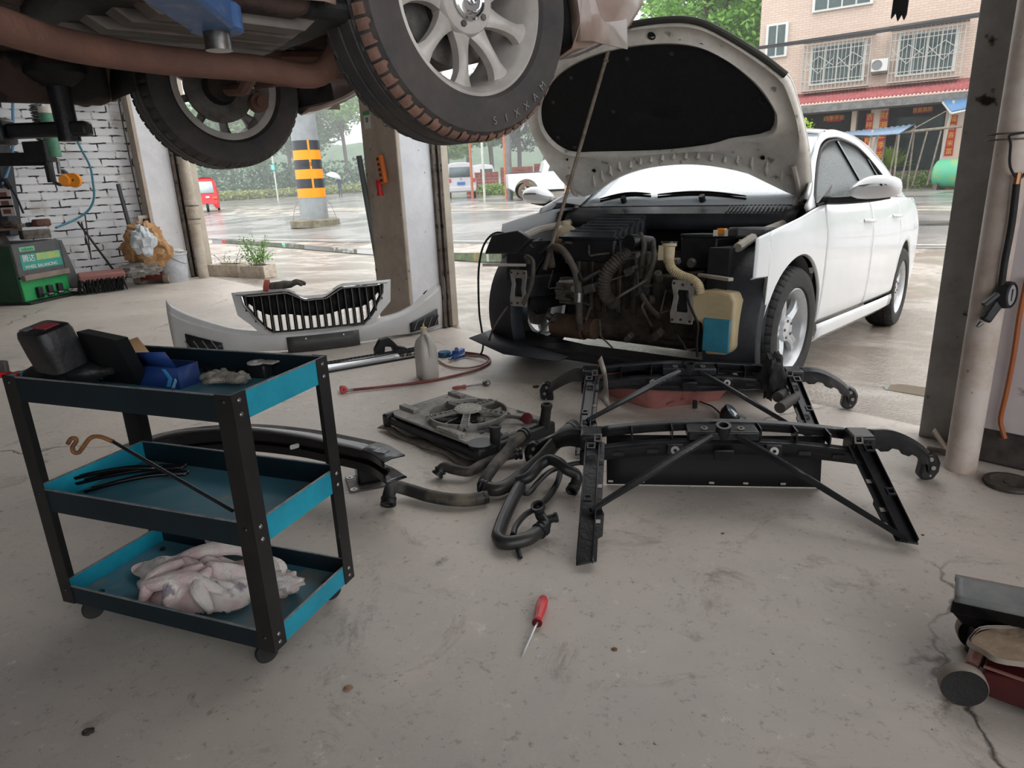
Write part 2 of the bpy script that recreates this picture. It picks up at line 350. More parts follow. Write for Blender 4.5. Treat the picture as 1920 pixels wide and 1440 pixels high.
# ---- brick wall on the left
def brick_wall_m():
    m = bpy.data.materials.new('white_painted_brick'); m.use_nodes = True; nt = m.node_tree; N = nt.nodes; L = nt.links; b = N['Principled BSDF']
    tcn = N.new('ShaderNodeTexCoord'); s_ = N.new('ShaderNodeSeparateXYZ'); c = N.new('ShaderNodeCombineXYZ'); L.new(tcn.outputs['Object'], s_.inputs[0]); L.new(s_.outputs['X'], c.inputs[0]); L.new(s_.outputs['Z'], c.inputs[1])
    nz = N.new('ShaderNodeTexNoise'); nz.inputs['Scale'].default_value = 9; nz.inputs['Detail'].default_value = 4; L.new(c.outputs[0], nz.inputs['Vector'])
    sb = N.new('ShaderNodeVectorMath'); sb.operation = 'SCALE'; sb.inputs['Scale'].default_value = .03; L.new(nz.outputs['Color'], sb.inputs[0]); ad = N.new('ShaderNodeVectorMath'); L.new(c.outputs[0], ad.inputs[0]); L.new(sb.outputs[0], ad.inputs[1])
    br = N.new('ShaderNodeTexBrick'); L.new(ad.outputs[0], br.inputs['Vector']); br.inputs['Scale'].default_value = 1; br.inputs['Brick Width'].default_value = .36; br.inputs['Row Height'].default_value = .093
    br.inputs['Mortar Size'].default_value = .0095; br.inputs['Mortar Smooth'].default_value = .25; br.inputs['Bias'].default_value = 0; br.inputs['Color1'].default_value = lin((240, 240, 242)); br.inputs['Color2'].default_value = lin((222, 222, 225)); br.inputs['Mortar'].default_value = lin((214, 212, 210))
    mk = N.new('ShaderNodeTexNoise'); mk.inputs['Scale'].default_value = 7.5; mk.inputs['Detail'].default_value = 5; L.new(c.outputs[0], mk.inputs['Vector'])
    rk = N.new('ShaderNodeValToRGB'); rk.color_ramp.elements[0].position = .475; rk.color_ramp.elements[1].position = .53; L.new(mk.outputs['Fac'], rk.inputs[0])
    mu = N.new('ShaderNodeMath'); mu.operation = 'MULTIPLY'; L.new(br.outputs['Fac'], mu.inputs[0]); L.new(rk.outputs[0], mu.inputs[1])
    mx = N.new('ShaderNodeMix'); mx.data_type = 'RGBA'; L.new(mu.outputs[0], mx.inputs[0]); L.new(br.outputs['Color'], mx.inputs[6]); mx.inputs[7].default_value = lin((48, 42, 38))
    dn = N.new('ShaderNodeTexNoise'); dn.inputs['Scale'].default_value = 3.2; dn.inputs['Detail'].default_value = 8; L.new(c.outputs[0], dn.inputs['Vector']); rd = N.new('ShaderNodeValToRGB'); rd.color_ramp.elements[0].position = .6; rd.color_ramp.elements[1].position = .8; L.new(dn.outputs['Fac'], rd.inputs[0])
    m2 = N.new('ShaderNodeMix'); m2.data_type = 'RGBA'; L.new(rd.outputs[0], m2.inputs[0]); L.new(mx.outputs[2], m2.inputs[6]); m2.inputs[7].default_value = lin((178, 168, 158)); L.new(m2.outputs[2], b.inputs['Base Color'])
    b.inputs['Roughness'].default_value = .8; bp = N.new('ShaderNodeBump'); bp.inputs['Strength'].default_value = .8; bp.inputs['Distance'].default_value = .012; bp.invert = True; L.new(br.outputs['Fac'], bp.inputs['Height']); L.new(bp.outputs[0], b.inputs['Normal'])
    return m
CEIL = 4.3
Mw = Matrix.Translation(uv(WL - .12, -1.2, 0)) @ Matrix.Rotation(math.atan2(.665, .747), 4, 'Z')
mb = MB(); mb.box((0, 0, CEIL / 2), (8.6, .24, CEIL)); st(mb.build('wall_left', brick_wall_m(), mw=Mw))
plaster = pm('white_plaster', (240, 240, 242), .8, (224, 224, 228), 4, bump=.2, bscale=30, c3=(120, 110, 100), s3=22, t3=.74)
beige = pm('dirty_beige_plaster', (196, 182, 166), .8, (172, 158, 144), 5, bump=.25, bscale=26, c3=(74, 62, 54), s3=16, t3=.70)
tile_m = pm('cream_tile', (204, 194, 178), .5, (186, 174, 158), 5, bump=.1)
rust = pm('rusty_steel', (84, 72, 62), .7, (112, 104, 96), 12, metal=.2, bump=.3, bscale=50, c3=(46, 36, 30), s3=20, t3=.6)
grey_steel = pm('grey_painted_steel', (172, 172, 170), .55, (146, 146, 142), 6, metal=.1, bump=.25, bscale=40, c3=(50, 46, 42), s3=12, t3=.66)
def uvbox(mb, u0, u1, v0, v1, z0, z1):
    vs = [uv(u, v, z) for z in (z0, z1) for v in (v0, v1) for u in (u0, u1)]
    return mb.add(vs, [(0, 2, 3, 1), (4, 5, 7, 6), (0, 1, 5, 4), (2, 6, 7, 3), (0, 4, 6, 2), (1, 3, 7, 5)])
def uvb(name, m, *a, bevel=.006): mb = MB(); uvbox(mb, *a); return st(mb.build(name, m, bevel=bevel))
# left pillar: beige inner strip, white jamb, shutter track, tiled outer pilaster
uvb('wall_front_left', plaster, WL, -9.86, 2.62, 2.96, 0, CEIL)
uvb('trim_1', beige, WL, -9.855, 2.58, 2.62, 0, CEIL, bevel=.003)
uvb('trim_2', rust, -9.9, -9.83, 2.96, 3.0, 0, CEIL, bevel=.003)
uvb('trim_3', rust, -9.9, -9.84, 3.03, 3.07, 0, CEIL, bevel=.003)
uvb('trim_4', tile_m, WL - .3, -9.82, 3.08, 3.26, 0, CEIL)
# middle pillar
MU0, MU1 = -4.72, -4.27
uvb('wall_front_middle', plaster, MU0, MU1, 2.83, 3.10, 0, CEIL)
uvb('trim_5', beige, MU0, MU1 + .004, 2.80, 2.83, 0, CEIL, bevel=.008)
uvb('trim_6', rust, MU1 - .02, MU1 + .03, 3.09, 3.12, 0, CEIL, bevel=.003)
uvb('trim_7', rust, MU1 - .02, MU1 + .03, 3.14, 3.17, 0, CEIL, bevel=.003)
uvb('trim_8', tile_m, MU0, MU1 + .02, 3.175, 3.24, 0, CEIL)
# lintel over both openings and ceiling
uvb('wall_front_upper', plaster, WL - .3, WR, 2.75, 3.2, 3.95, CEIL + .3)
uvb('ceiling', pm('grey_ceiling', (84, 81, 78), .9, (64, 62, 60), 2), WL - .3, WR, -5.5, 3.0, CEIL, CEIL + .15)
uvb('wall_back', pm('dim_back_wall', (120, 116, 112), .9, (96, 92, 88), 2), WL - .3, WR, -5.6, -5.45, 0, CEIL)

hill_m = pm('wooded_hillside', (96, 132, 92), .9, (62, 96, 68), .55, detail=10, bump=1.0, bscale=1.5)
rnd = random.Random(3); rows = []
for k in range(7):
    row = []
    for i in range(90):
        a_ = math.radians(150 - 150 * i / 89); R_ = 118 + 9 * k; h_ = (0, 5, 8.5, 10.5, 11.5, 12, 12)[k] * (.8 + .25 * math.sin(i * .9) * math.cos(i * .37 + k)) + rnd.uniform(-.6, .6) * (k > 0)
        x = R_ * math.cos(a_); y = R_ * math.sin(a_); row.append(Vector((x, y, h_ - .5 * (k == 0))))
    rows.append(row)
st(MB().grid(rows).build('hills', hill_m, sharp=180))
# right end of the front: steel channel, dark strip in place of the shaded gap, white wall, downpipe
uvb('trim_9', grey_steel, -.83, -.715, 3.02, 3.10, 0, CEIL, bevel=.004)
uvb('trim_10', rust, -.715, -.655, 3.04, 3.10, 0, CEIL, bevel=.003)
wallr_m = pm('pinkish_white_wall', (206, 196, 196), .75, (190, 182, 184), 2.5, bump=.15, bscale=25, c3=(120, 104, 96), s3=9, t3=.74)
darkbase_m = pm('grimy_wall_base', (54, 50, 48), .85, (78, 72, 68), 12, bump=.4, bscale=30)
uvb('wall_front_right', wallr_m, -.66, WR, 2.90, 3.10, .12, CEIL)
uvb('baseboard_front_right', darkbase_m, -.66, WR, 2.893, 3.10, 0, .135, bevel=.01)
# ============================================================ across the street
HA = math.radians(-34); HD = Vector((math.cos(HA), math.sin(HA), 0)); HN = Vector((-HD.y, HD.x, 0)); HP = Vector((15.4, 26.1, .17))
def hw(s_, z, off=0): return HP + HD * s_ - HN * off + ZZ * (z - .17)
def hbox(mb, s0, s1, z0, z1, o0, o1):
    vs = [hw(s_, z, o) for z in (z0, z1) for o in (o0, o1) for s_ in (s0, s1)]
    return mb.add(vs, [(0, 2, 3, 1), (4, 5, 7, 6), (0, 1, 5, 4), (2, 6, 7, 3), (0, 4, 6, 2), (1, 3, 7, 5)])
def facade_m():
    m = bpy.data.materials.new('peach_facade_tile'); m.use_nodes = True; nt = m.node_tree; N = nt.nodes; L = nt.links; b = N['Principled BSDF']
    tcn = N.new('ShaderNodeTexCoord'); s_ = N.new('ShaderNodeSeparateXYZ'); c = N.new('ShaderNodeCombineXYZ'); L.new(tcn.outputs['Object'], s_.inputs[0]); L.new(s_.outputs['X'], c.inputs[0]); L.new(s_.outputs['Z'], c.inputs[1])
    br = N.new('ShaderNodeTexBrick'); L.new(c.outputs[0], br.inputs['Vector']); br.inputs['Scale'].default_value = 1; br.inputs['Brick Width'].default_value = .26; br.inputs['Row Height'].default_value = .085; br.inputs['Mortar Size'].default_value = .008
    br.inputs['Color1'].default_value = lin((204, 184, 168)); br.inputs['Color2'].default_value = lin((196, 174, 159)); br.inputs['Mortar'].default_value = lin((174, 152, 138))
    L.new(br.outputs['Color'], b.inputs['Base Color']); b.inputs['Roughness'].default_value = .6; return m
peach = facade_m(); grey_c = pm('grey_concrete', (146, 142, 138), .85, (118, 112, 106), 4, bump=.2)
glass_far = pm('dark_window_glass', (58, 74, 72), .12, (74, 90, 88), 3); white_fr = pm('white_window_frame', (206, 208, 204), .5)
grille_m = pm('pale_grille_steel', (178, 176, 170), .5); redtile = pm('faded_red_tile', (176, 92, 92), .55, (150, 74, 76), 5)
house = thing('apartment_building', 'peach tiled apartment building with barred upper windows across the street', 'building', HP)
Hm = Matrix.Translation(HP) @ Matrix.Rotation(HA, 4, 'Z')
mb = MB(); mb.box((-1.95, 3.6, 8.05), (8.1, 7.0, 8.9)); mb.tf(Matrix.Rotation(HA, 4, 'Z')); o = mb.build('upper_wall', peach, house)
# object coordinates for the tile pattern need the wall's own frame
o.data.transform(Matrix.Rotation(-HA, 4, 'Z')); o.rotation_euler = (0, 0, HA)
mb = MB()
for s0, s1 in ((-4.9, -4.3), (-2.35, -2.18), (-1.7, -1.15), (.72, 1.28)): hbox(mb, s0, s1, .17, 3.45, .1, -.35)
mb.build('porch_column', pm('pale_plaster_column', (206, 186, 168), .7), house, world=True)
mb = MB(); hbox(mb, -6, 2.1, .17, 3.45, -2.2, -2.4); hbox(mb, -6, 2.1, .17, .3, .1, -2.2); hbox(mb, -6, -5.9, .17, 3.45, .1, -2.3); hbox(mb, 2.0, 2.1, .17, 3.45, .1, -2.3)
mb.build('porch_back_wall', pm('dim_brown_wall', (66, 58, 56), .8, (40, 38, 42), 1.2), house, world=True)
for q in ((-5.6, -4.95, .9, 2.5), (-4.2, -2.5, .9, 2.4), (-1.0, .6, .5, 2.8)): mb = MB(); hbox(mb, *q, -2.1, -2.2); mb.build('shop_window', glass_far, house, world=True)
mb = MB(); hbox(mb, -6.0, 2.1, 3.45, 3.62, .5, -.1); mb.build('canopy_beam', grey_c, house, world=True)
# red tile canopy with a scalloped lip
mb = MB(); rows = []
for k in range(131):
    s_ = -5.95 + 8.0 * k / 130; wz = .03 * math.cos(k * PI); rows.append([hw(s_, 3.80 + wz * .5, 0), hw(s_, 3.38 + wz, .95)])
mb.grid(rows).build('tile_canopy', redtile, house, world=True, solid=.05)
mb = MB(); rows = []
for k in range(131):
    s_ = -5.95 + 8.0 * k / 130; rows.append([hw(s_, 3.37 + .03 * math.cos(k * PI), .97), hw(s_, 3.29, .97)])
mb.grid(rows).build('canopy_lip', pm('pale_scalloped_edge', (206, 184, 170), .6), house, world=True, solid=.02)
mb = MB(); hbox(mb, -6, 2.2, 3.02, 3.26, 1.25, .1); mb.build('eave_board', pm('weathered_grey_board', (128, 128, 126), .8, (96, 94, 92), 6), house, world=True)
def house_window(s0, s1, z0, z1, n, grille=False, tilt=0):
    mb = MB(); hbox(mb, s0 - .07, s1 + .07, z0 - .07, z1 + .07, .04, -.1); f = mb.build('window', white_fr, house, world=True)
    wd = (s1 - s0) / n
    for k in range(n):
        mb = MB(); hbox(mb, s0 + wd * k + .03, s0 + wd * (k + 1) - .03, z0, z1, .06, .03); mb.build('pane', glass_far, f)if False else mb.build('pane', glass_far, f, world=True)
    if grille:
        a, b_, c, d_, e = s0 - .25, s1 + .25, z0 - .28, z1 + .08, .42; g = MB(); nb = 17
        def rod(p, q, r=.011): g.cyl(p, q, r, n=5)
        for z in (c, c + .32, c + .75, d_ - .25, d_): rod(hw(a, z, e), hw(b_, z, e), .014); rod(hw(a, z, e), hw(a, z, 0)); rod(hw(b_, z, e), hw(b_, z, 0))
        for k in range(nb + 1): s_ = lerp(a, b_, k / nb); rod(hw(s_, c, e), hw(s_, d_ + .0, e)); rod(hw(s_, d_, e), hw(s_, d_ + .12, e - .1))
        for k in range(1, 4):
            rod(hw(a, c, e * k / 4), hw(a, d_, e * k / 4)); rod(hw(b_, c, e * k / 4), hw(b_, d_, e * k / 4))
        for sgn in (0, 1):
            m0 = lerp(a, b_, .25 + .5 * sgn); rod(hw(m0 - .5, z0 + .55, e + .01), hw(m0, z1 - .35, e + .01), .014); rod(hw(m0 + .5, z0 + .55, e + .01), hw(m0, z1 - .35, e + .01), .014)
            rod(hw(m0 - .5, z0 + .8, e + .01), hw(m0, z0 + .3, e + .01), .014); rod(hw(m0 + .5, z0 + .8, e + .01), hw(m0, z0 + .3, e + .01), .014)
        g.build('window_grille', grille_m, f, world=True)
        mb = MB(); hbox(mb, a - .08, b_ + .08, d_ + .12, d_ + .2, e + .1, 0); mb.build('window_hood', pm('rusty_hood', (134, 116, 104), .8), f, world=True)
        mb = MB(); hbox(mb, a, b_, c - .02, c, e, .02); mb.build('grille_shelf', pm('pale_shelf', (196, 186, 170), .7), f, world=True)
house_window(-5.66, -4.98, 5.33, 6.4, 2); house_window(-4.02, -2.1, 6.72, 7.9, 4); house_window(-3.95, -2.15, 4.15, 5.4, 4, True); house_window(-1.0, .72, 4.15, 5.42, 4, True)
for k, s_ in enumerate((-4.05, -1.55)):
    for q in range(3): pass
acu = thing('air_conditioner', 'white air conditioner unit fixed between the two barred windows', 'air conditioner', hw(-1.6, 4.3, .2))
mb = MB(); hbox(mb, -1.83, -1.28, 4.3, 4.72, .38, .06); b = mb.build('casing', pm('white_appliance', (208, 208, 204), .45), acu, world=True, bevel=.02)
mb = MB(); mb.lathe([(0, 0), (.15, 0), (.165, .02), (.16, -.01)], hw(-1.64, 4.52, .385), -HN, 24); mb.build('fan_grille', pm('grey_fan_grille', (120, 122, 122), .5), acu, world=True)
mb = MB(); hbox(mb, -1.8, -1.3, 4.22, 4.3, .34, .0); mb.build('wall_bracket', rust, acu, world=True)
mb = MB(); mb.tube([hw(-1.45, 4.72, .1), hw(-1.45, 5.35, .04)], .02, 6); mb.build('drain_pipe', grille_m, acu, world=True)
# door couplets: red paper strips with yellow characters
redp = pm('red_paper', (186, 44, 40), .6, (160, 34, 34), 3); gold = pm('gold_ink', (226, 176, 60), .5)
def couplet(s_, z0, z1, off, txt, label, wd=.26):
    t = thing('door_couplet', label, 'door couplet', hw(s_, z0, off), group=None); mb = MB(); hbox(mb, s_ - wd / 2, s_ + wd / 2, z0, z1, off + .012, off); mb.build('paper_strip', redp, t, world=True)
    n = len(txt); hh = (z1 - z0) / n
    for i, ch in enumerate(txt):
        text_obj(ch, 'character', hh * .8, gold, frameM(hw(s_, z1 - hh * (i + .5), off + .02), HD, ZZ, -HN), t, ext=.003)
couplet(.96, 1.25, 2.62, .12, '福春喜来富', 'long red couplet with gold characters on the far right porch column')
couplet(-2.02 + .3, 1.2, 2.9, .115, '吉祥家和万事', 'red couplet on the left side of the middle porch column above the blue roof', .24)
couplet(-1.24, 1.2, 2.95, .115, '財源四季安', 'red couplet on the right side of the middle porch column above the blue roof', .26)
def banner(s0, s1, z0, z1, off, txt, label):
    t = thing('door_banner', label, 'door banner', hw((s0 + s1) / 2, z0, off)); mb = MB(); hbox(mb, s0, s1, z0, z1, off + .012, off); mb.build('paper_strip', redp, t, world=True)
    text_obj(txt, 'lettering', (z1 - z0) * .8, gold, frameM(hw((s0 + s1) / 2, (z0 + z1) / 2, off + .02), HD, ZZ, -HN), t, ext=.003)
banner(-3.3, -2.75, 2.72, 2.96, -.3, '四季平安', 'small red banner above the dark shop window left of the columns')
banner(-.35, .25, 2.8, 3.0, -.3, '吉星高照', 'small red banner under the eave at the right of the porch')
# small awning on the far right
aw = thing('window_awning', 'small white framed awning with blue corrugated top on the far right of the porch', 'awning', hw(1.2, 2.6, .8))
mb = MB(); P0, P1, P2, P3 = hw(.62, 3.05, 1.3), hw(1.55, 3.05, 1.3), hw(.95, 2.62, 2.3), hw(1.75, 2.75, 2.3)
rows = [[lerp(P0, P1, k / 24) + ZZ * (.015 * (k % 2)), lerp(P2, P3, k / 24) + ZZ * (.015 * (k % 2))] for k in range(25)]
mb.grid(rows).build('corrugated_sheet', pm('blue_sheet', (92, 134, 178), .45), aw, world=True, solid=.01)
mb = MB()
for a, b_ in ((P0, P2), (P1, P3), (P2, P3), (P0, P1), (lerp(P0, P1, .33), lerp(P2, P3, .33)), (lerp(P0, P1, .66), lerp(P2, P3, .66))): mb.bar(a - ZZ * .05, b_ - ZZ * .05, .05, .05)
mb.grid([[P0 - ZZ * .03, P1 - ZZ * .03], [P2 - ZZ * .03, P3 - ZZ * .03]]); mb.build('frame', white_fr, aw, world=True)
# yard in front of the house: low wall, fence, blue roof, cycad, tank, weeds
def vp(px, py): return atg(px, py)
VE1, VE2 = Vector((11.9, 28.6, .17)), Vector((16.4, 23.1, .17)); VD = (VE2 - VE1).normalized(); VQ = Vector((-VD.y, VD.x, 0))
stone = pm('mossy_stone', (132, 122, 112), .9, (96, 88, 78), 5, bump=.6, bscale=20)
mb = MB(); Rv = Matrix.Rotation(math.atan2(VD.y, VD.x), 3, 'Z'); c = VE1 + VD * 2.1 + VQ * .9
mb.box(c + ZZ * .3, (7.5, .3, .62), Rv); st(tag(mb.build('trim_11', stone)))
wood = pm('weathered_wood', (150, 140, 128), .8, (112, 102, 92), 10)
fence = thing('stick_fence', 'weathered stick fence of uneven poles standing on the low stone wall', 'fence', c + ZZ * .6)
mb = MB(); mb.cyl(hw(-3.2, 1.95, 2.2), hw(1.3, 2.15, 2.2), .045, n=8); mb.build('top_rail', wood, fence, world=True)
for k, (s_, tl) in enumerate(((-3.0, .1), (-2.55, .05), (-2.1, .0), (-1.72, .08), (-1.35, -.05), (-.95, .03), (-.62, .06), (-.2, .09), (.2, .12), (.62, .1))):
    mb = MB(); mb.cyl(hw(s_ - tl, .3, 2.2), hw(s_ + tl, 2.05, 2.2), .03, .026, n=7); mb.build('post', wood, fence, world=True)
mb = MB(); mb.cyl(hw(-1.5, .2, 2.7), hw(-1.28, 2.2, 2.7), .045, n=8); mb.build('bamboo_pole', pm('grey_bamboo', (176, 172, 164), .6), fence, world=True)
mb = MB(); mb.cyl(hw(-1.25, .8, 2.6), hw(-1.12, 2.1, 2.6), .05, n=8); mb.build('bamboo_pole', MATS['grey_bamboo'], fence, world=True)
mb = MB(); mb.cyl(hw(.75, .4, 2.1), hw(.95, 3.0, 1.6), .04, n=8); mb.build('corner_pole', MATS['grey_bamboo'], fence, world=True)
mb = MB(); mb.cyl(hw(-.3, 2.05, 2.2), hw(.9, 2.75, 1.8), .02, n=6); mb.build('brace', wood, fence, world=True)
q = [onp(x, y, HP - HN * o_, HN) for x, y, o_ in ((1548, 252, 2.0), (1716, 233, 2.0), (1640, 254, 3.2), (1686, 251, 3.2))]
br_ = thing('corrugated_roof', 'blue corrugated metal roof sheet behind the white car roof', 'roof', q[2])
rows = []
for k in range(49):
    t = k / 48; z = ZZ * (.022 * math.cos(k * PI / 1.5)); rows.append([lerp(q[0], q[1], t) + z, lerp(lerp(q[0], q[2], .9), q[3], t) + z])
MB().grid(rows).build('roof_sheet', pm('blue_grey_sheet', (136, 158, 184), .4), br_, world=True, solid=.012)
mb = MB(); mb.cyl(q[3] - ZZ * .03, Vector((q[3].x, q[3].y, .17)), .03, n=8); mb.build('post', wood, br_, world=True)
mb = MB(); mb.cyl(q[1] - ZZ * .03, Vector((q[1].x, q[1].y, .17)), .03, n=8); mb.build('post', wood, br_, world=True)
def leafy(name, label, category, c, r, n, size, m, parent=None, squash=1.0, seed=1, group=None, hollow=.35, part=None):
    rnd = random.Random(seed); vs = []; fs = []
    for i in range(n):
        while True:
            p = Vector((rnd.uniform(-1, 1), rnd.uniform(-1, 1), rnd.uniform(-1, 1)))
            if hollow < p.length < 1: break
        bump_ = 1 + .25 * math.sin(p.x * 5 + seed) * math.sin(p.y * 6 + seed * 2) * math.cos(p.z * 5)
        p = Vector((p.x * r[0], p.y * r[1], p.z * r[2])) * bump_ + c
        a = Vector((rnd.uniform(-1, 1), rnd.uniform(-1, 1), rnd.uniform(-.6, .6))).normalized(); b = a.orthogonal().normalized(); b = (Matrix.Rotation(rnd.uniform(0, 6.28), 3, a) @ b)
        s_ = size * rnd.uniform(.6, 1.3); k = len(vs)
        vs += [p - a * s_, p + b * s_ * .45, p + a * s_, p - b * s_ * .45]; fs.append((k, k + 1, k + 2, k + 3))
    return vs, fs
def leafmat(name, c1, c2, sc_=1.2):
    m = pm(name, c1, .6, c2, sc_, detail=4, lo=.4, hi=.62); b = m.node_tree.nodes['Principled BSDF']; b.inputs['Subsurface Weight'].default_value = .0; return m
lf_bright = leafmat('bright_leaves', (138, 186, 84), (98, 152, 62)); lf_mid = leafmat('mid_green_leaves', (100, 158, 82), (66, 122, 62)); lf_dark = leafmat('dark_green_leaves', (58, 104, 68), (40, 82, 52))
lf_pale = leafmat('pale_leaves', (150, 182, 120), (112, 152, 92)); bark = pm('bark', (106, 92, 82), .85, (78, 68, 60), 6)
def tree(label, base, h, rad, m, seed, n=2600, size=.22, group='roadside trees', trunk_r=.16, white=False, blobs=7):
    t = thing('tree', label, 'tree', base, group=group); rnd = random.Random(seed); mb = MB()
    for k in range(blobs):
        a = rnd.uniform(0, 6.28); rr = rad * rnd.uniform(.15, .75); zc = h * rnd.uniform(.42, .86)
        c = Vector(base) + Vector((math.cos(a) * rr, math.sin(a) * rr, zc)); br = rad * rnd.uniform(.42, .62)
        vs, fs = leafy('', '', '', c, (br, br, br * .85), n // blobs, size, m, seed=seed * 10 + k, hollow=.5); mb.add(vs, fs)
    mb.build('crown', m, t, world=True)
    mb = MB(); tp = Vector(base) + Vector((rnd.uniform(-.4, .4), 0, h * .6)); mb.tube(cat([base, lerp(Vector(base), tp, .5) + Vector((.1, 0, 0)), tp], 4), trunk_r, 8)
    for k in range(3):
        a = rnd.uniform(0, 6.28); mb.cyl(lerp(Vector(base), tp, .6 + .1 * k), tp + Vector((math.cos(a), math.sin(a), 1)) * rad * .4, trunk_r * .5, .04, 6)
    tr = mb.build('trunk', bark, t, world=True)
    if white: mb = MB(); mb.cyl(Vector(base), lerp(Vector(base), tp, .22) , trunk_r * 1.9, trunk_r * 1.25, n=10); mb.build('white_wash', pm('white_lime_wash', (206, 206, 200), .8), t, world=True)
    return t
def far(px, py, dist):                     # a point on the street surface at a distance ahead, in the direction of a pixel
    r = ray(px, py); t = dist / math.hypot(r.x, r.y); p = Vector((r.x * t, r.y * t, 0)); p.z = GH(p); return p
TS = [(386, 88, 11, 4.4, lf_mid, 1), (440, 92, 12, 5, lf_bright, 2), (500, 96, 13, 5, lf_mid, 3), (548, 86, 13, 4.6, lf_dark, 4), (600, 90, 15, 5, lf_mid, 5), (655, 88, 15.5, 5.2, lf_bright, 6),
      (840, 66, 9, 3.4, lf_bright, 8), (880, 74, 11, 4.4, lf_pale, 9), (925, 70, 12, 4.6, lf_mid, 10), (975, 74, 12, 4.8, lf_dark, 11), (1020, 70, 12, 4.6, lf_mid, 12)]
desc = {1: 'mid green tree at the far left edge of the roadside row', 2: 'bright yellow green tree behind the red three wheeler', 3: 'mid green tree behind the pedestrian signal post', 4: 'dark green tree left of the striped utility pole', 5: 'tall mid green tree behind the striped utility pole', 6: 'tall bright green tree left of the middle pillar',
        8: 'bright yellow green tree above the silver van', 9: 'pale green tree right of the silver van', 10: 'mid green tree above the brick pile', 11: 'dark green tree behind the grey pole', 12: 'mid green tree behind the white pickup and the edge of the hood'}
for px, dd, h, r_, m, k in TS: tree(desc[k], far(px, 352, dd), h, r_, m, k, n=7000, size=.27, white=k in (4, 6, 7), trunk_r=.22)
for k, (px, dd, h, r_, m, lb) in enumerate(((1250, 40, 13.5, 5.5, lf_pale, 'tall pale green tree above the left corner of the open hood'), (1330, 36, 14, 4.8, lf_bright, 'tall bright tree directly left of the peach building'), (1400, 44, 15, 5.2, lf_mid, 'tall mid green tree touching the peach building'))): tree(lb, far(px, 352, dd), h, r_, m, 40 + k, n=11000, size=.15, group='trees beside the peach building', trunk_r=.25)
# hedge bank and grass behind the road on the left
def bank(label, pts, w_, h, m, seed, n, size, name='hedge', category='hedge'):
    mb = MB(); rnd = random.Random(seed)
    for i in range(len(pts) - 1):
        for k in range(n):
            t = rnd.random(); p = lerp(pts[i], pts[i + 1], t); vs, fs = leafy('', '', '', p + ZZ * h * .45, (w_, w_, h * .55), 42, size, m, seed=rnd.randint(1, 9999), hollow=.2); mb.add(vs, fs)
    return tag(mb.build(name, m), label, category, kind='stuff')
bank('dark dense hedge behind the road on the left', [far(370, 352, 84), far(480, 352, 84), far(580, 352, 82), far(700, 352, 80)], 2.4, 3.6, lf_dark, 5, 26, .3)
bank('low pale grass strip at the far road edge on the left', [far(372, 352, 74), far(500, 352, 76), far(620, 352, 76), far(700, 352, 76)], 1.0, .9, leafmat('dry_grass', (166, 172, 104), (132, 150, 84)), 6, 60, .16, 'roadside_grass', 'grass')
bank('green weeds around the brick pile behind the parked cars', [far(905, 360, 45), far(960, 360, 42), far(1040, 360, 44)], .8, .7, leafmat('weed_leaves', (136, 168, 86), (96, 130, 60)), 7, 26, .1, 'weeds', 'weeds')
bank('green weeds growing along the low stone wall', [VE1 + VQ * .4 + VD * 1.2, VE1 + VQ * .4 + VD * 5.6], .34, .62, MATS['weed_leaves'], 8, 60, .055, 'weeds', 'weeds')
vs, fs = leafy('', '', '', hw(-3.9, 2.2, 2.6), (.75, .6, .75), 900, .075, None, seed=3); mb = MB(); mb.add(vs, fs); vs, fs = leafy('', '', '', hw(-3.3, 1.9, 2.6), (.6, .5, .45), 500, .075, None, seed=4); mb.add(vs, fs); mb.add(*leafy('', '', '', hw(-3.8, 1.2, 2.6), (.5, .5, 1.0), 500, .075, None, seed=9))
tag(mb.build('shrub', leafmat('yellow_green_leaves', (176, 206, 70), (132, 170, 48))), 'yellow green shrub showing just above the white car roof', 'shrub')
# cycad
cy = thing('cycad', 'cycad with a fan of spiky green fronds behind the stick fence', 'plant', hw(-.72, .6, 1.7)); mb = MB(); mb.lathe([(.0, 0), (.14, .02), (.16, .25), (.10, .34), (0, .34)], hw(-.72, .55, 1.7), ZZ, 12); mb.build('trunk', bark, cy, world=True); mb = MB(); rnd = random.Random(5)
for k in range(34):
    a = rnd.uniform(0, 6.28); el = rnd.uniform(.35, 1.3); d = Vector((math.cos(a) * math.cos(el), math.sin(a) * math.cos(el), math.sin(el))); L_ = rnd.uniform(.75, .95); p0 = hw(-.72, .86, 1.7); pts = [p0 + d * L_ * t + ZZ * (-.22 * t * t * math.cos(el)) for t in (0, .25, .5, .75, 1)]
    sd = d.cross(ZZ).normalized()
    for i in range(1, 26):
        t = i / 25; p = p0 + d * L_ * t - ZZ * .22 * t * t * math.cos(el); l_ = .17 * math.sin(PI * min(1, t * .9 + .1)) + .02
        for sg in (-1, 1): q_ = p + sd * sg * l_ + d * .07; e_ = d * .012; mb.add([p - e_, p + e_, q_], [(0, 1, 2)])
mb.build('fronds', leafmat('cycad_green', (128, 150, 66), (86, 118, 48)), cy, world=True)
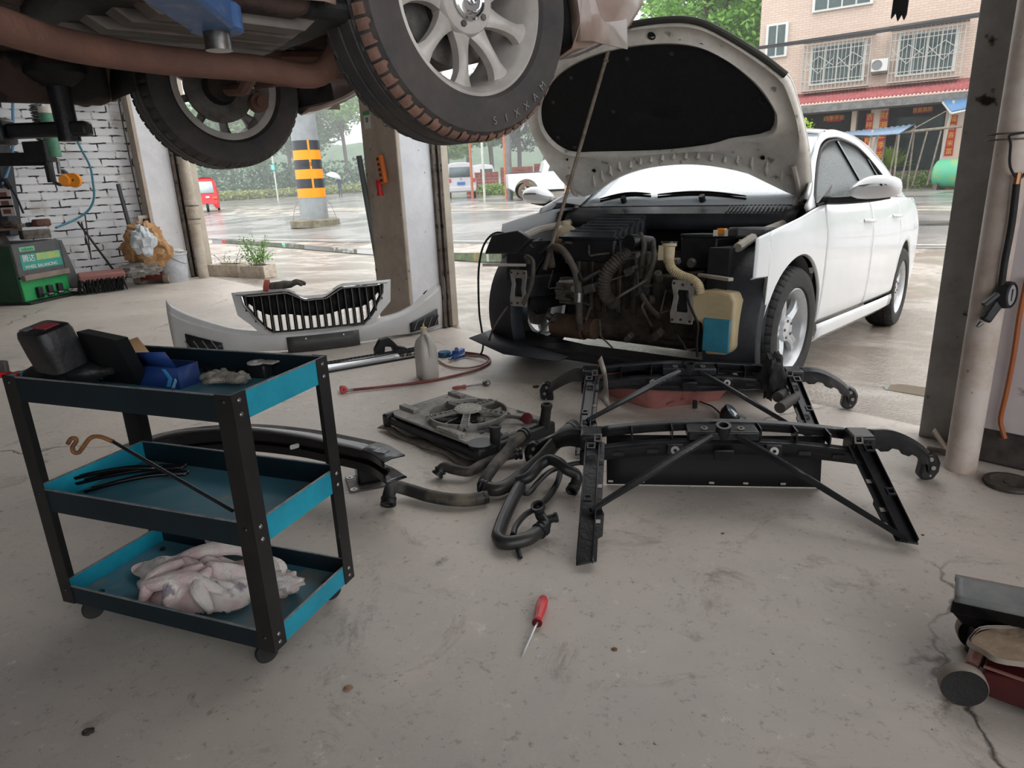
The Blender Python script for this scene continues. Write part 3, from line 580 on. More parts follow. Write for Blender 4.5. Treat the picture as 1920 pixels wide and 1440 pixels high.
# green tank on the right
tk = thing('water_tank', 'green cylindrical tank lying on its side beside the grey pole on the right', 'tank', hw(1.35, .2, 3.0)); tc_ = hw(1.25, .68, 3.2); ax = (HD * .95 - HN * .3).normalized()
mb = MB(); mb.lathe([(0, -.55), (.3, -.54), (.42, -.46), (.45, -.36), (.45, .9), (0, .9)], tc_, ax, 28); mb.build('tank_shell', pm('green_tank_paint', (84, 168, 132), .45, (150, 160, 90), 2.2, lo=.5, hi=.72), tk, world=True)
mb = MB(); mb.box(tc_ - ZZ * .44 - ax * .35, (.12, .8, .3), Rv); mb.box(tc_ - ZZ * .44 + ax * .6, (.12, .8, .3), Rv); mb.build('saddle', rust, tk, world=True)
tag(MB().box(Vector((15.2, 23.0, .2)), (1.6, .12, .07), Rv).build('kerb_strip', pm('orange_kerb', (226, 160, 60), .6)), 'orange painted kerb strip below the green tank', 'kerb')
# grey utility pole at the right of the building
pr = hw(1.62, .17, 2.4); pole = thing('utility_pole', 'plain round grey concrete utility pole between the peach building and the steel channel', 'utility pole', pr)
mb = MB(); mb.cyl(pr, pr + Vector((0, 0, 11)), .21, .15, n=20); mb.build('pole_shaft', grey_c, pole, world=True)
# overhead cables
cabm = pm('black_cable', (58, 60, 62), .6); A0 = pr + Vector((0, 0, 5.25)) - HN * .0; B0 = onp(1390, 84, HP - HN * 3.0, HN); B1 = A0 + (B0 - A0) * 2.2
for k in range(5):
    of = Vector((0, 0, (k - 2) * .045 + random.uniform(-.01, .01))); mb = MB(); mid = (A0 + B1) / 2 - ZZ * (.12 + .03 * k)
    pts = cat([A0 + of * .6, lerp(A0, mid, .5) - ZZ * .04 + of, mid + of, lerp(mid, B1, .5) - ZZ * .04 + of, B1 + of], 5); mb.tube(pts, .017 + .006 * (k == 2), 5); tag(mb.build('overhead_cable', cabm), 'black overhead cable in the bundle strung across the peach facade', 'cable', 'cables across the peach facade')
# striped utility pole in the street
bp = atg(592, 424) ; sp = thing('utility_pole', 'faceted grey utility pole with orange and black reflective bands', 'utility pole', bp)
mb = MB(); mb.lathe([(0, 0), (.78, 0), (.78, .2), (.72, .23), (0, .23)], bp, ZZ, 28); mb.build('concrete_base', pm('mossy_concrete', (138, 132, 116), .9, (104, 100, 82), 5, bump=.3), sp, world=True)
mb = MB(); r0, r1, H_ = .44, .27, 13; mb.lathe([(r0, 0), (r1, H_)], bp + ZZ * .2, ZZ, 12); mb.build('pole_shaft', pm('galvanised_pole', (150, 154, 156), .5, (132, 136, 138), 2), sp, world=True)
orange = pm('orange_reflective', (244, 150, 24), .35); blk = pm('black_reflective', (52, 54, 60), .35)
def pr_(z): return lerp(r0, r1, (z - .2) / H_) + .008
zb = [.90 + .285 * k for k in range(7)]
for k in range(6):
    mb = MB(); mb.lathe([(pr_(zb[k]), zb[k]), (pr_(zb[k + 1]), zb[k + 1])], bp, ZZ, 12); mb.build('reflective_band', orange if k % 2 == 0 else blk, sp, world=True)
    if k % 2: mb = MB(); mb.lathe([(pr_(zb[k]) + .004, zb[k]), (pr_(zb[k + 1]) + .004, zb[k + 1])], bp, ZZ, 2, a0=-1.98, a1=-1.84); mb.build('orange_strip', orange, sp, world=True)
dv = -(bp - CAM); dv.z = 0; dv.normalize(); sdv = Vector((-dv.y, dv.x, 0))
text_obj('11A05', 'lettering', .15, pm('dark_ink', (70, 60, 40), .6), frameM(bp + dv * (pr_(1.9) + .012) + ZZ * 1.9 - sdv * .08, -dv.cross(ZZ), ZZ, dv), sp, ext=.002)
wire_m = pm('thin_guard_wire', (120, 118, 112), .5)
for sg in (-1, 1): mb = MB(); mb.tube([bp + sdv * sg * .68 + ZZ * .23, bp + sdv * sg * .58 + ZZ * .6, bp + sdv * sg * .45 + ZZ * .8], .008, 5); mb.build('guard_wire', wire_m, sp, world=True)
# pedestrian signal post, thin poles
g0 = far(518, 350, 60); sg_ = thing('signal_post', 'slim white signal post with a lit green lamp', 'signal post', g0); mb = MB(); mb.cyl(g0, g0 + ZZ * 3.6, .06, n=8); mb.build('post', white_fr, sg_, world=True)
mb = MB(); mb.box(g0 + Vector((0, -.1, 2.6)), (.36, .16, .5)); mb.build('signal_head', pm('teal_lamp_box', (70, 130, 120), .5), sg_, world=True); mb = MB(); mb.box(g0 + Vector((0, -.2, 2.6)), (.22, .03, .34)); mb.build('green_lamp', pm('lit_green_lamp', (90, 230, 190), .4, emit=1.2), sg_, world=True)
for px, py, dd, r_, h, c_, lb in ((886, 366, 38, .07, 6, (196, 120, 90), 'thin rusty orange pole right of the silver van'), (909, 377, 33, .06, 7, (206, 210, 200), 'slim white pole between the van and the pickup'), (950, 373, 34, .08, 5, (198, 130, 96), 'orange brown post beside the pickup tailgate'), (957, 375, 33.5, .13, 9, (128, 128, 128), 'thick grey utility pole behind the pickup tailgate'), (1066, 385, 26, .14, .75, (196, 150, 120), 'short tan bollard right of the pickup')):
    b0 = atg(px, py) if py > 372 else far(px, py, dd); mb = MB(); mb.cyl(b0, b0 + ZZ * h, r_, r_ * .9, n=10); tag(mb.build('street_pole', pm('pole_paint_%d' % px, c_, .6, tuple(int(x * .85) for x in c_), 3)), lb, 'pole')
# brick pile behind the cars
brick_red = pm('red_brick_pile', (160, 84, 74), .8, (122, 64, 60), 6, bump=.6, bscale=14)
b0 = far(950, 355, 47); 
for k in range(3):
    mb = MB(); cc = b0 + Vector((-1.6 + 2.3 * k, .3 * k, -.1)); hh = (1.5, 1.75, 1.9)[k]
    for i in range(9):
        for j in range(8):
            mb.box(cc + Vector((-.95 + .24 * i, random.uniform(-.03, .03), hh / 16 + hh / 8 * j)), (.225, 1.2, hh / 8 * .93))
    tag(mb.build('brick_pile', brick_red), ('pile of red bricks directly right of the silver van', 'pile of red bricks between the thin poles', 'tallest pile of red bricks behind the pickup bed')[k], 'brick pile')
# ---- silver van seen from behind
silver = pm('silver_van_paint', (196, 196, 200), .3, coat=.4); lampred = pm('red_tail_lamp', (190, 60, 66), .3); tyre_far = pm('far_tyre', (50, 50, 52), .8); plate_blue = pm('blue_plate', (58, 110, 178), .4)
vb = far(866, 366, 39); 
van = thing('van', 'silver van seen from behind parked at the roadside', 'van', vb, (0, 0, .05))
def loftbox(profile, y0, y1, ny=4):       # list of (halfwidth, z) ring swept along y with a round front
    mb = MB(); rows = []
    for y in [lerp(y0, y1, k / ny) for k in range(ny + 1)]: rows.append([Vector((hw_, y, z)) for hw_, z in profile] + [Vector((-hw_, y, z)) for hw_, z in reversed(profile)])
    mb.grid(rows, close_u=True); mb.f.append(tuple(range(len(rows[0])))); o = ny * len(rows[0]); mb.f.append(tuple(o + i for i in range(len(rows[0])))); return mb
loftbox([(.78, .35), (.84, .5), (.84, .95), (.80, 1.1), (.70, 1.75), (.6, 1.88), (.3, 1.92), (0, 1.93)], 0, 3.6).build('body', silver, van, bevel=.04)
mb = MB(); mb.add([(-.66, -.02, 1.15), (.66, -.02, 1.15), (.60, -.0, 1.68), (-.60, -.0, 1.68)], [(0, 1, 2, 3)]); mb.build('rear_window', pm('grey_glass', (96, 108, 110), .15), van, solid=.03)
mb = MB(); mb.box((0, -.05, .52), (1.66, .14, .26)); mb.build('rear_bumper', silver, van, bevel=.04)
for sg in (-1, 1):
    mb = MB(); mb.box((sg * .68, -.03, .98), (.26, .06, .2)); mb.build('tail_lamp', lampred, van, bevel=.02)
    mb = MB(); mb.lathe([(0, -.1), (.26, -.1), (.3, -.06), (.3, .06), (.26, .1), (0, .1)], (sg * .7, .6, .3), (1, 0, 0), 18); mb.build('wheel', tyre_far, van)
mb = MB(); mb.box((.0, -.04, .82), (.44, .03, .15)); mb.build('number_plate', plate_blue, van)
mb = MB(); mb.lathe([(.04, -.01), (.06, -.01), (.06, .01), (.04, .01)], (0, -.03, 1.05), (0, 1, 0), 14, close=True); mb.build('badge', chrome, van)
# white car half hidden behind the van
v2 = far(905, 358, 52); t = thing('parked_car', 'white vehicle half hidden behind the thin rusty pole', 'car', v2); loftbox([(1.0, .3), (1.05, .5), (1.0, 1.2), (.8, 1.9), (0, 2.0)], 0, 1.8).build('body', white_paint, t, bevel=.04); mb = MB(); mb.box((.35, -.02, 1.4), (.9, .04, .5)); mb.build('window', glass_far, t)
# ---- white pickup
pb = atg(988, 376); pu = thing('pickup_truck', 'white pickup truck parked side on behind the open hood', 'pickup truck', pb, (0, 0, .06))
wp = pm('white_pickup_paint', (222, 226, 230), .3, coat=.4)
def side_prof(poly, y0, y1): mb = MB(); mb.prism([(p[0], p[1]) for p in poly], (0, y0, 0), (1, 0, 0), (0, 0, 1), (0, 1, 0), y1 - y0); return mb
arch = [(.52 * math.cos(a), .38 + .52 * math.sin(a)) for a in [PI - PI * k / 12 for k in range(13)]]
side_prof([(-.78, .55)] + [(-.55, .42)] + arch + [(.55, .42), (2.9, .42)] + [(2.9, 1.18), (1.35, 1.16), (-.8, 1.14)], 0, 1.7).build('body', wp, pu, bevel=.03)
side_prof([(.72, 1.12), (2.9, 1.14), (2.8, 1.3), (2.3, 1.74), (1.05, 1.74), (.85, 1.6)], .08, 1.62).build('cab', wp, pu, bevel=.05)
side_prof([(.98, 1.2), (2.6, 1.2), (2.2, 1.64), (1.15, 1.64)], .05, .08).build('side_window', glass_far, pu)
mb = MB(); mb.box((-.02, .85, 1.17), (1.4, 1.5, .05)); mb.build('bed_cover', pm('dark_bed_cover', (66, 68, 70), .6), pu, bevel=.01)
def far_wheel(parent, c, r, wd, ax=(0, 1, 0), tyc=tyre_far):
    mb = MB(); mb.lathe([(r * .62, -wd / 2), (r * .93, -wd / 2), (r, -wd * .3), (r, wd * .3), (r * .93, wd / 2), (r * .62, wd / 2)], c, ax, 24, close=True); w_ = mb.build('tyre', tyc, parent); mb = MB()
    c = Vector(c); a = Vector(ax); mb.lathe([(r * .63, -wd * .3), (r * .63, wd * .3)], c, a, 24); mb.lathe([(0, -wd * .4), (r * .16, -wd * .42), (r * .16, 0)], c, a, 12)
    e1 = a.orthogonal().normalized(); e2 = a.cross(e1)
    for k in range(6):
        d = e1 * math.cos(k * PI / 3) + e2 * math.sin(k * PI / 3); mb.bar(c - a * wd * .36 + d * r * .1, c - a * wd * .36 + d * r * .62, .07, .03, up=a)
    mb.build('rim', pm('dusty_rim', (176, 160, 152), .5), parent)
dt = pm('dusty_tyre', (126, 104, 94), .85, (96, 82, 76), 8)
far_wheel(pu, (0, .05, .38), .37, .24, tyc=dt); far_wheel(pu, (2.75, .05, .38), .37, .24); far_wheel(pu, (.0, 1.6, .38), .37, .24); far_wheel(pu, (2.75, 1.6, .38), .37, .24)
mb = MB(); mb.box((1.6, .85, .38), (1.9, 1.2, .1)); mb.build('chassis', tyre_far, pu)
# ---- red three wheeler
redt = pm('red_trike_paint', (206, 44, 54), .35, coat=.3); tb_ = atg(391, 398); tr = thing('three_wheeler', 'red three wheeled cab driving on the wet road at the left', 'three wheeler', tb_, (0, 0, .36))
mb = MB(); rows = []
for y, s_ in ((0.0, .92), (.35, 1.0), (1.2, 1.0), (2.4, 1.0)):
    ring = [(.60, .42), (.62, .9), (.56, 1.35), (.50, 1.68), (.36, 1.78), (0, 1.82)]; rows.append([Vector((a * s_, y + (z - .4) * (.32 if y < .3 else 0), z)) for a, z in ring] + [Vector((-a * s_, y + (z - .4) * (.32 if y < .3 else 0), z)) for a, z in reversed(ring)])
mb.grid(rows, close_u=True); mb.f.append(tuple(range(12))); mb.build('cab', redt, tr, bevel=.03)
mb = MB(); mb.add([(-.44, .17, 1.0), (.44, .17, 1.0), (.40, .36, 1.6), (-.40, .36, 1.6)], [(0, 1, 2, 3)]); mb.build('windscreen', pm('pale_windscreen', (190, 206, 212), .1), tr, solid=.04)
mb = MB(); mb.box((.08, .1, .78), (.2, .08, .12)); mb.build('headlamp', chrome, tr, bevel=.02)
mb = MB(); mb.tube([(.1, .2, 1.06), (-.1, .28, 1.4)], .012, 5); mb.build('wiper', black_rubber, tr)
for sg in (-1, 1): mb = MB(); mb.box((sg * .45, .05, .74), (.2, .06, .09)); mb.build('indicator', pm('orange_lens', (236, 130, 60), .4), tr, bevel=.01)
mb = MB(); mb.prism([(-.6, .42), (-.6, .2), (-.42, .16), (-.3, .42)], (0, .0, 0), (1, 0, 0), (0, 0, 1), (0, 1, 0), .5); mb.prism([(.6, .42), (.6, .2), (.42, .16), (.3, .42)], (0, .0, 0), (1, 0, 0), (0, 0, 1), (0, 1, 0), .5); mb.build('lower_fairing', redt, tr, bevel=.02)
far_wheel(tr, (0, .15, .25), .25, .12, ax=(1, 0, 0)); far_wheel(tr, (-.5, 2.0, .25), .25, .12, ax=(1, 0, 0)); far_wheel(tr, (.5, 2.0, .25), .25, .12, ax=(1, 0, 0))
# ---- person with umbrella
pp = far(637, 352, 62); ps = thing('person', 'distant person in a blue top and dark trousers walking under a white umbrella', 'person', pp)
def skin(name, joints, edges, m, parent, sub=2):
    me = bpy.data.meshes.new(name); me.from_pydata([j[0] for j in joints], edges, []); me.update(); o = bpy.data.objects.new(name, me); COL.objects.link(o); o.parent = parent; WM[o.name] = WM[parent.name]
    md = o.modifiers.new('skin', 'SKIN'); 
    for i, j in enumerate(joints): me.skin_vertices[0].data[i].radius = (j[1], j[1] * (j[2] if len(j) > 2 else 1)); 
    me.skin_vertices[0].data[0].use_root = True; md.use_smooth_shade = True; q = o.modifiers.new('sub', 'SUBSURF'); q.levels = sub; q.render_levels = sub; me.materials.append(m); return o
skin('body', [((0, 0, .92), .15), ((0, 0, 1.2), .15), ((0, 0, 1.42), .17), ((0, 0, 1.52), .06), ((0, -.02, 1.62), .10), ((.09, 0, .86), .09), ((.15, -.12, .5), .06), ((.1, .05, .08), .045), ((.1, -.08, .04), .04), ((-.09, 0, .86), .09), ((-.08, .1, .5), .06), ((-.15, .25, .1), .045), ((-.15, .14, .04), .04),
     ((.2, 0, 1.4), .06), ((.3, -.02, 1.15), .045), ((.34, -.12, .95), .035), ((-.2, 0, 1.4), .06), ((-.28, -.1, 1.2), .045), ((-.12, -.25, 1.32), .035)],
     [(0, 1), (1, 2), (2, 3), (3, 4), (0, 5), (5, 6), (6, 7), (7, 8), (0, 9), (9, 10), (10, 11), (11, 12), (2, 13), (13, 14), (14, 15), (2, 16), (16, 17), (17, 18)], pm('dark_blue_cloth', (64, 92, 112), .8, (44, 52, 66), 2), ps)
um = thing('umbrella', 'white umbrella held by the distant walking person', 'umbrella', pp + Vector((-.25, -.2, 1.4))); mb = MB(); apex = pp + Vector((-.25, -.2, 2.05)); mb.lathe([(.0, 0), (.3, -.06), (.55, -.22), (.68, -.42)], apex, Vector((.35, 0, 1)).normalized(), 8); mb.build('canopy', pm('white_umbrella_cloth', (216, 220, 222), .6), um, world=True, solid=.01)
mb = MB(); mb.cyl(apex, pp + Vector((-.12, -.25, 1.25)), .012, n=6); mb.build('shaft', wire_m, um, world=True)
# ============================================================ wheels
alloy = pm('alloy_silver', (176, 174, 172), .38, (150, 146, 142), 12, metal=.45)
alloy_b = pm('bright_alloy', (206, 208, 210), .3, (186, 188, 190), 12, metal=.35)
def frame_of(a):
    a = Vector(a).normalized(); e1 = (ZZ - a * ZZ.dot(a)).normalized(); e2 = a.cross(e1); return a, e1, e2
def tyre_mesh(c, ax, R, rr, wd, n=220, depth=.007, blocks=True):
    a, e1, e2 = frame_of(ax); c = Vector(c); h = wd / 2
    prof = [(rr, -h * .82, 0), (rr + .012, -h * .98, 0), (lerp(rr, R, .45), -h * 1.04, 0), (lerp(rr, R, .8), -h * .98, 0), (R - .012, -h * .86, 3), (R - .004, -h * .74, 3), (R - .001, -h * .52, 2)]
    g = .006
    for x in (-.5, -.02, .46):
        prof += [(R, h * x - g, 0), (R - depth, h * x - g * .6, 0), (R - depth, h * x + g * .6, 0), (R, h * x + g, 0)]
    prof += [(R - .001, h * .56, 2), (R - .004, h * .74, 3), (R - .012, h * .86, 3), (lerp(rr, R, .8), h * .98, 0), (lerp(rr, R, .45), h * 1.04, 0), (rr + .012, h * .98, 0), (rr, h * .82, 0)]
    rows = []
    for k in range(n):
        t = 2 * PI * k / n; row = []
        for r, x, f in prof:
            q = r
            if blocks and f and k % 5 == 4: q = r - depth * .9
            row.append(c + a * x + (e1 * math.cos(t) + e2 * math.sin(t)) * q)
        rows.append(row)
    mb = MB(); mb.grid(rows, close_v=True); return mb
def rim_mesh(c, ax, rr, wd, nsp, style, face=.30, rot=0, hub=.075):
    a, e1, e2 = frame_of(ax); c = Vector(c); h = wd / 2; mb = MB(); f0 = h * .82
    mb.lathe([(rr + .004, f0), (rr + .006, f0 + .006), (rr - .002, f0 + .008), (rr - .012, f0 - .006), (rr - .02, f0 - .02), (rr - .026, -h * .75), (rr - .004, -h * .82), (rr + .004, -h * .82), (rr - .016, -h * .7), (rr - .012, f0 - .02)], c, a, 48, close=True)
    fz = f0 - .016
    for k in range(nsp):
        t = 2 * PI * k / nsp + rot; d = e1 * math.cos(t) + e2 * math.sin(t); sd = a.cross(d)
        rows = []; R1 = rr - .014
        for i in range(9):
            q = i / 8; r = lerp(hub * .8, R1, q)
            if style == 'turbine': w_ = interp(q, [0, .12, .3, .55, .8, 1], [.030, .024, .0165, .0135, .0155, .030]) ; ax_ = fz - .012 + .016 * math.sin(q * PI * .8); cv = .012 * q * q
            else: w_ = interp(q, [0, .15, .5, .85, 1], [.034, .028, .025, .031, .045]); ax_ = fz - .018 + .012 * math.sin(q * PI * .9); cv = 0
            row = []
            for s_, dz in ((-1, -.03), (-1, -.006), (-.55, .001 if style == 'turbine' else .0), (0, .004 if style == 'turbine' else -.008), (.55, .001), (1, -.006), (1, -.03)):
                row.append(c + d * r + sd * (s_ * w_ + cv) + a * (ax_ + dz))
            rows.append(row)
        mb.grid(rows)
        mb.f.append(tuple())if False else None
    mb.lathe([(hub * 1.02, fz - .045), (hub * 1.02, fz - .008), (hub * .95, fz), (hub * .55, fz + .001), (hub * .5, fz + .002), (0, fz + .002)], c, a, 32)
    return mb
def full_wheel(parent, c, ax, R=.316, rr=.205, wd=.2, nsp=5, style='blade', rot=0, tm=None, rm=None, hub=.062, bolts=5, disc=True, blocks=True):
    a, e1, e2 = frame_of(ax); c = Vector(c); h = wd / 2
    ty = tyre_mesh(c, ax, R, rr, wd, blocks=blocks).build('tyre', tm or black_rubber, parent, sharp=25)
    rm_ = rim_mesh(c, ax, rr, wd, nsp, style, rot=rot, hub=hub).build('rim', rm or alloy, parent, sharp=40)
    fz = h * .82 - .014
    for k in range(bolts):
        t = 2 * PI * k / bolts + .3; mb = MB(); p = c + (e1 * math.cos(t) + e2 * math.sin(t)) * hub * .72 + a * fz; mb.cyl(p - a * .01, p + a * .004, .0075, n=6); mb.build('wheel_bolt', dull_steel if bolts == 5 and disc else black_plastic, rm_)
    if disc:
        mb = MB(); mb.lathe([(.05, -.01), (.135, -.01), (.135, .012), (.05, .012)], c - a * .01, a, 36, close=True); mb.build('brake_disc', dull_steel, parent)
        mb = MB(); mb.lathe([(0, -.06), (.06, -.06), (.075, .0), (.075, .02), (0, .02)], c, a, 20); mb.build('wheel_hub', dirty_rubber, parent)
    return ty, rm_
# ============================================================ white sedan with its hood open
CROT = (0, -.066, -2.269)
car = thing('sedan', 'white sedan with its hood open and its front bumper taken off', 'car', (.761, 3.856, .005), CROT)
CM = WM[car.name]; CMi = CM.inverted()
def cpix(px, py, axis, val):
    o = CMi @ CAM; r = CMi.to_3x3() @ ray(px, py); i = 'xyz'.index(axis); t = (val - o[i]) / r[i]; return o + r * t
def halfw(x): return smooth_interp(x, [-3.95, -3.88, -3.7, -3.3, -2.7, -1.8, -.8, 0, .5], [.60, .70, .775, .83, .868, .885, .882, .872, .815])
def side_y(x, z):
    d = interp(z, [.16, .24, .34, .5, .76, .80, .92, 1.02, 1.1], [.07, .03, .012, .0, .0, .004, .03, .07, .12]); return halfw(x) - d
def ztop(x): return smooth_interp(x, [-3.98, -3.85, -3.4, -2.9, -2.1, -1.0, -.3, 0, .25, .52], [.86, .95, 1.0, 1.02, 1.005, .965, .925, .875, .83, .775])
AR, AZ = .362, .325
def zlow(x, rear=False):
    for xc in (0.0, -2.686):
        if abs(x - xc) < AR: return AZ + math.sqrt(max(0, AR * AR - (x - xc) ** 2))
    if x >= AR: return .60
    if x < -2.686 - AR: return .26
    return .30
def xs_for(x0, x1):
    xs = [x0 + (x1 - x0) * i / 24 for i in range(25)]
    for xc in (0.0, -2.686):
        for k in range(25):
            q = xc + AR * math.cos(PI * k / 24) * .9999
            if min(x0, x1) < q < max(x0, x1): xs.append(q)
        for q in (xc - AR - .0005, xc + AR + .0005):
            if min(x0, x1) < q < max(x0, x1): xs.append(q)
    return sorted(set(xs))
def side_panel(name, x0, x1, side, mat=white_paint, lowf=zlow):
    rows = []
    for x in xs_for(x0, x1):
        a, b = lowf(x), ztop(x); zs = [a + (b - a) * t for t in (0, .04, .12, .25, .4, .55, .7, .8, .88, .94, 1)]
        rows.append([Vector((x, side * (side_y(x, z) - (.012 if i == 0 else 0)), z)) for i, z in enumerate(zs)])
    return MB().grid(rows).build(name, mat, car, solid=.006, offs=0, sharp=50)
for side in (1, -1):
    side_panel('front_fender', .50 if side > 0 else .26, -.365, side); side_panel('front_door', -.372, -1.40, side); side_panel('rear_door', -1.407, -2.33, side); side_panel('rear_quarter', -2.337, -3.93, side)
    # sill
    rows = [[Vector((x, side * (halfw(x) - dy), z)) for dy, z in ((.008, .298), (.004, .27), (.012, .22), (.05, .185), (.1, .18))] for x in [(-.37 - 1.95 * i / 14) for i in range(15)]]
    MB().grid(rows).build('sill', white_paint, car, solid=.005)
# dark sheet added as shade behind the door gaps
mb = MB()
for side in (1, -1): mb.grid([[Vector((x, side * (side_y(x, z) - .03), z)) for z in (.3, .6, .8, ztop(x) - .02)] for x in (-.30, -.9, -1.5, -2.25)])
mb.build('door_gap_shade', black_plastic, car)
# doors' rub line, handles
for side, nm in ((1, 'a'), (-1, 'b')):
    for hx, px in ((-1.27, 0), (-2.13, 0)):
        z = .845 if hx > -2 else .875; y = side_y(hx, z); mb = MB(); mb.tube(cat([(hx + .10, side * (y + .002), z), (hx + .07, side * (y + .028), z), (hx, side * (y + .036), z), (hx - .07, side * (y + .028), z), (hx - .10, side * (y + .002), z)], 4), .012, 8); mb.build('door_handle', white_paint, car)
# greenhouse: windows, pillars, roof
WT_x = [-.25, -.42, -.7, -1.0, -1.3, -1.6, -1.9, -2.1, -2.3, -2.45, -2.52]
WT_z = [.935, 1.03, 1.165, 1.275, 1.335, 1.36, 1.345, 1.30, 1.205, 1.09, 1.01]
def wtop(x): return smooth_interp(x, WT_x, WT_z)
def gy(x, z):     # side glass leans inward
    t = max(0, (z - ztop(x)) / .45); return (side_y(x, ztop(x)) - .01) - .27 * t - .02 * t * t - .03 * max(0, (-1.9 - x))
def railz(x): return smooth_interp(x, [-.12, -.35, -.6, -.95, -1.25, -1.6, -2.0, -2.5, -2.8, -3.05, -3.3], [.92, 1.02, 1.15, 1.305, 1.395, 1.43, 1.435, 1.40, 1.29, 1.13, 1.015])
def raily(x): return gy(x, railz(x)) - .015
glass = pm('tinted_glass', (104, 110, 108), .3, (62, 68, 70), 120, spec=.12, lo=.42, hi=.58)
for side in (1, -1):
    xs = [-.12 - 3.18 * i / 60 for i in range(61)]; rows = []
    for x in xs:
        b = ztop(x) if x < -.12 else ztop(x); w_ = max(b, wtop(x) + .022) if -.25 >= x >= -2.52 else b; r_ = max(railz(x), w_ + .002)
        rows.append([Vector((x, side * gy(x, lerp(w_, r_, t)), lerp(w_, r_, t))) for t in (0, .25, .5, .75, 1)])
    MB().grid(rows).build('roof_pillar', white_paint, car, solid=.02, offs=0, sharp=60)
    for nm, xa, xb in (('front_window', -.27, -1.475), ('rear_window', -1.505, -2.16), ('quarter_window', -2.175, -2.50)):
        rows = []
        for i in range(21):
            x = lerp(xa, xb, i / 20); x1 = x
            if nm != 'quarter_window' and i >= 16: pass
            b = ztop(x) + .004; t_ = max(wtop(x), b + .002); rows.append([Vector((x, side * (gy(x, lerp(b, t_, t)) - .012), lerp(b, t_, t))) for t in (0, .33, .66, 1)])
        MB().grid(rows).build('side_window', glass, car, solid=.004)
    for xa in (-1.49, -2.168):   # dark divisions between the side windows, leaning back
        mb = MB(); mb.bar((xa, side * (gy(xa, ztop(xa)) - .0), ztop(xa)), (xa + .03, side * gy(xa, wtop(xa)), wtop(xa)), .035 if xa > -2 else .018, .012, up=(0, side, .3)); mb.build('window_divider', black_gloss, car)
    rim = [Vector((x, side * (gy(x, wtop(x)) + .002), wtop(x) + .006)) for x in [-.25 - 2.27 * i / 40 for i in range(41)]]
    mb = MB(); mb.tube(rim, .008, 6); mb.build('window_seal', black_rubber, car)
    mb = MB(); mb.tube([Vector((x, side * (gy(x, ztop(x)) + .004), ztop(x) + .004)) for x in [-.25 - 2.27 * i / 12 for i in range(13)]], .008, 6); mb.build('window_seal', black_rubber, car)
# windscreen
def wspt(u_, t):    # u -1..1 across, t 0..1 up
    xb = -.40 - .02 * 0 + .0 - (-.14) * (1 - u_ * u_) ; yb = .72 * u_; zb_ = .935 + .0 * (1 - u_ * u_)
    xt = -1.22 + .06 * (1 - u_ * u_); yt = .575 * u_; zt = 1.385 + .03 * (1 - u_ * u_)
    return Vector((lerp(xb, xt, t) , lerp(yb, yt, t), lerp(zb_, zt, t) + .03 * math.sin(t * PI)))
wet_glass = bpy.data.materials.new('rain_wet_windscreen'); wet_glass.use_nodes = True; nt_ = wet_glass.node_tree; b_ = nt_.nodes['Principled BSDF']
b_.inputs['Base Color'].default_value = lin((206, 214, 220)); b_.inputs['Roughness'].default_value = .12; b_.inputs['Specular IOR Level'].default_value = .9; b_.inputs['Coat Weight'].default_value = .6
tn = nt_.nodes.new('ShaderNodeTexCoord'); vn = nt_.nodes.new('ShaderNodeTexVoronoi'); vn.inputs['Scale'].default_value = 62; nt_.links.new(tn.outputs['Object'], vn.inputs['Vector'])
rn = nt_.nodes.new('ShaderNodeValToRGB'); rn.color_ramp.elements[0].position = .1; rn.color_ramp.elements[1].position = .16; rn.color_ramp.elements[0].color = (1, 1, 1, 1); rn.color_ramp.elements[1].color = (0, 0, 0, 1); nt_.links.new(vn.outputs['Distance'], rn.inputs[0])
bn = nt_.nodes.new('ShaderNodeBump'); bn.inputs['Strength'].default_value = .9; bn.inputs['Distance'].default_value = .006; nt_.links.new(rn.outputs[0], bn.inputs['Height']); nt_.links.new(bn.outputs[0], b_.inputs['Normal'])
MB().grid([[wspt(-1 + i / 12, t / 8) for i in range(25)] for t in range(9)]).build('windscreen', wet_glass, car, solid=.005)
for side in (1, -1):
    mb = MB(); rows = []
    for t in range(11):
        q = t / 10; a = wspt(side, q); x_ = lerp(-.20, -1.10, q); b = Vector((x_, side * (gy(x_, max(railz(x_), .95)) - .0), max(railz(x_), ztop(x_)))); rows.append([a + Vector((0, 0, .004)), (a + b) / 2 + Vector((0, side * .012, .012)), b])
    mb.grid(rows).build('front_pillar', white_paint, car, solid=.02, offs=-1)
    mb = MB(); mb.tube([wspt(side * .99, t / 8) + Vector((0, 0, .006)) for t in range(9)], .006, 6); mb.build('windscreen_seal', black_rubber, car)
rows = []
for i in range(15):
    x = lerp(-1.17, -2.75, i / 14); rows.append([Vector((x - (.05 * (1 - (k / 8) ** 2) if i == 0 else 0) * -1, raily(x) * k / 8, railz(x) + .045 * (1 - (k / 8) ** 2) * (1 if i < 13 else .8))) for k in range(-8, 9)])
MB().grid(rows).build('roof', white_paint, car, solid=.01)
rows = [[Vector((lerp(-2.75, -3.25, t / 6), raily(lerp(-2.75, -3.25, t / 6)) * k / 6, lerp(railz(-2.75) + .035 * (1 - (k / 6) ** 2), 1.03, t / 6))) for k in range(-6, 7)] for t in range(7)]
MB().grid(rows).build('rear_screen', glass, car, solid=.004)
rows = [[Vector((x, (halfw(x) - .06) * k / 8, z + .02 * (1 - (k / 8) ** 2))) for k in range(-8, 9)] for x, z in ((-3.22, 1.02), (-3.5, 1.0), (-3.8, .96), (-3.95, .88))]
MB().grid(rows).build('boot_lid', white_paint, car, solid=.01)
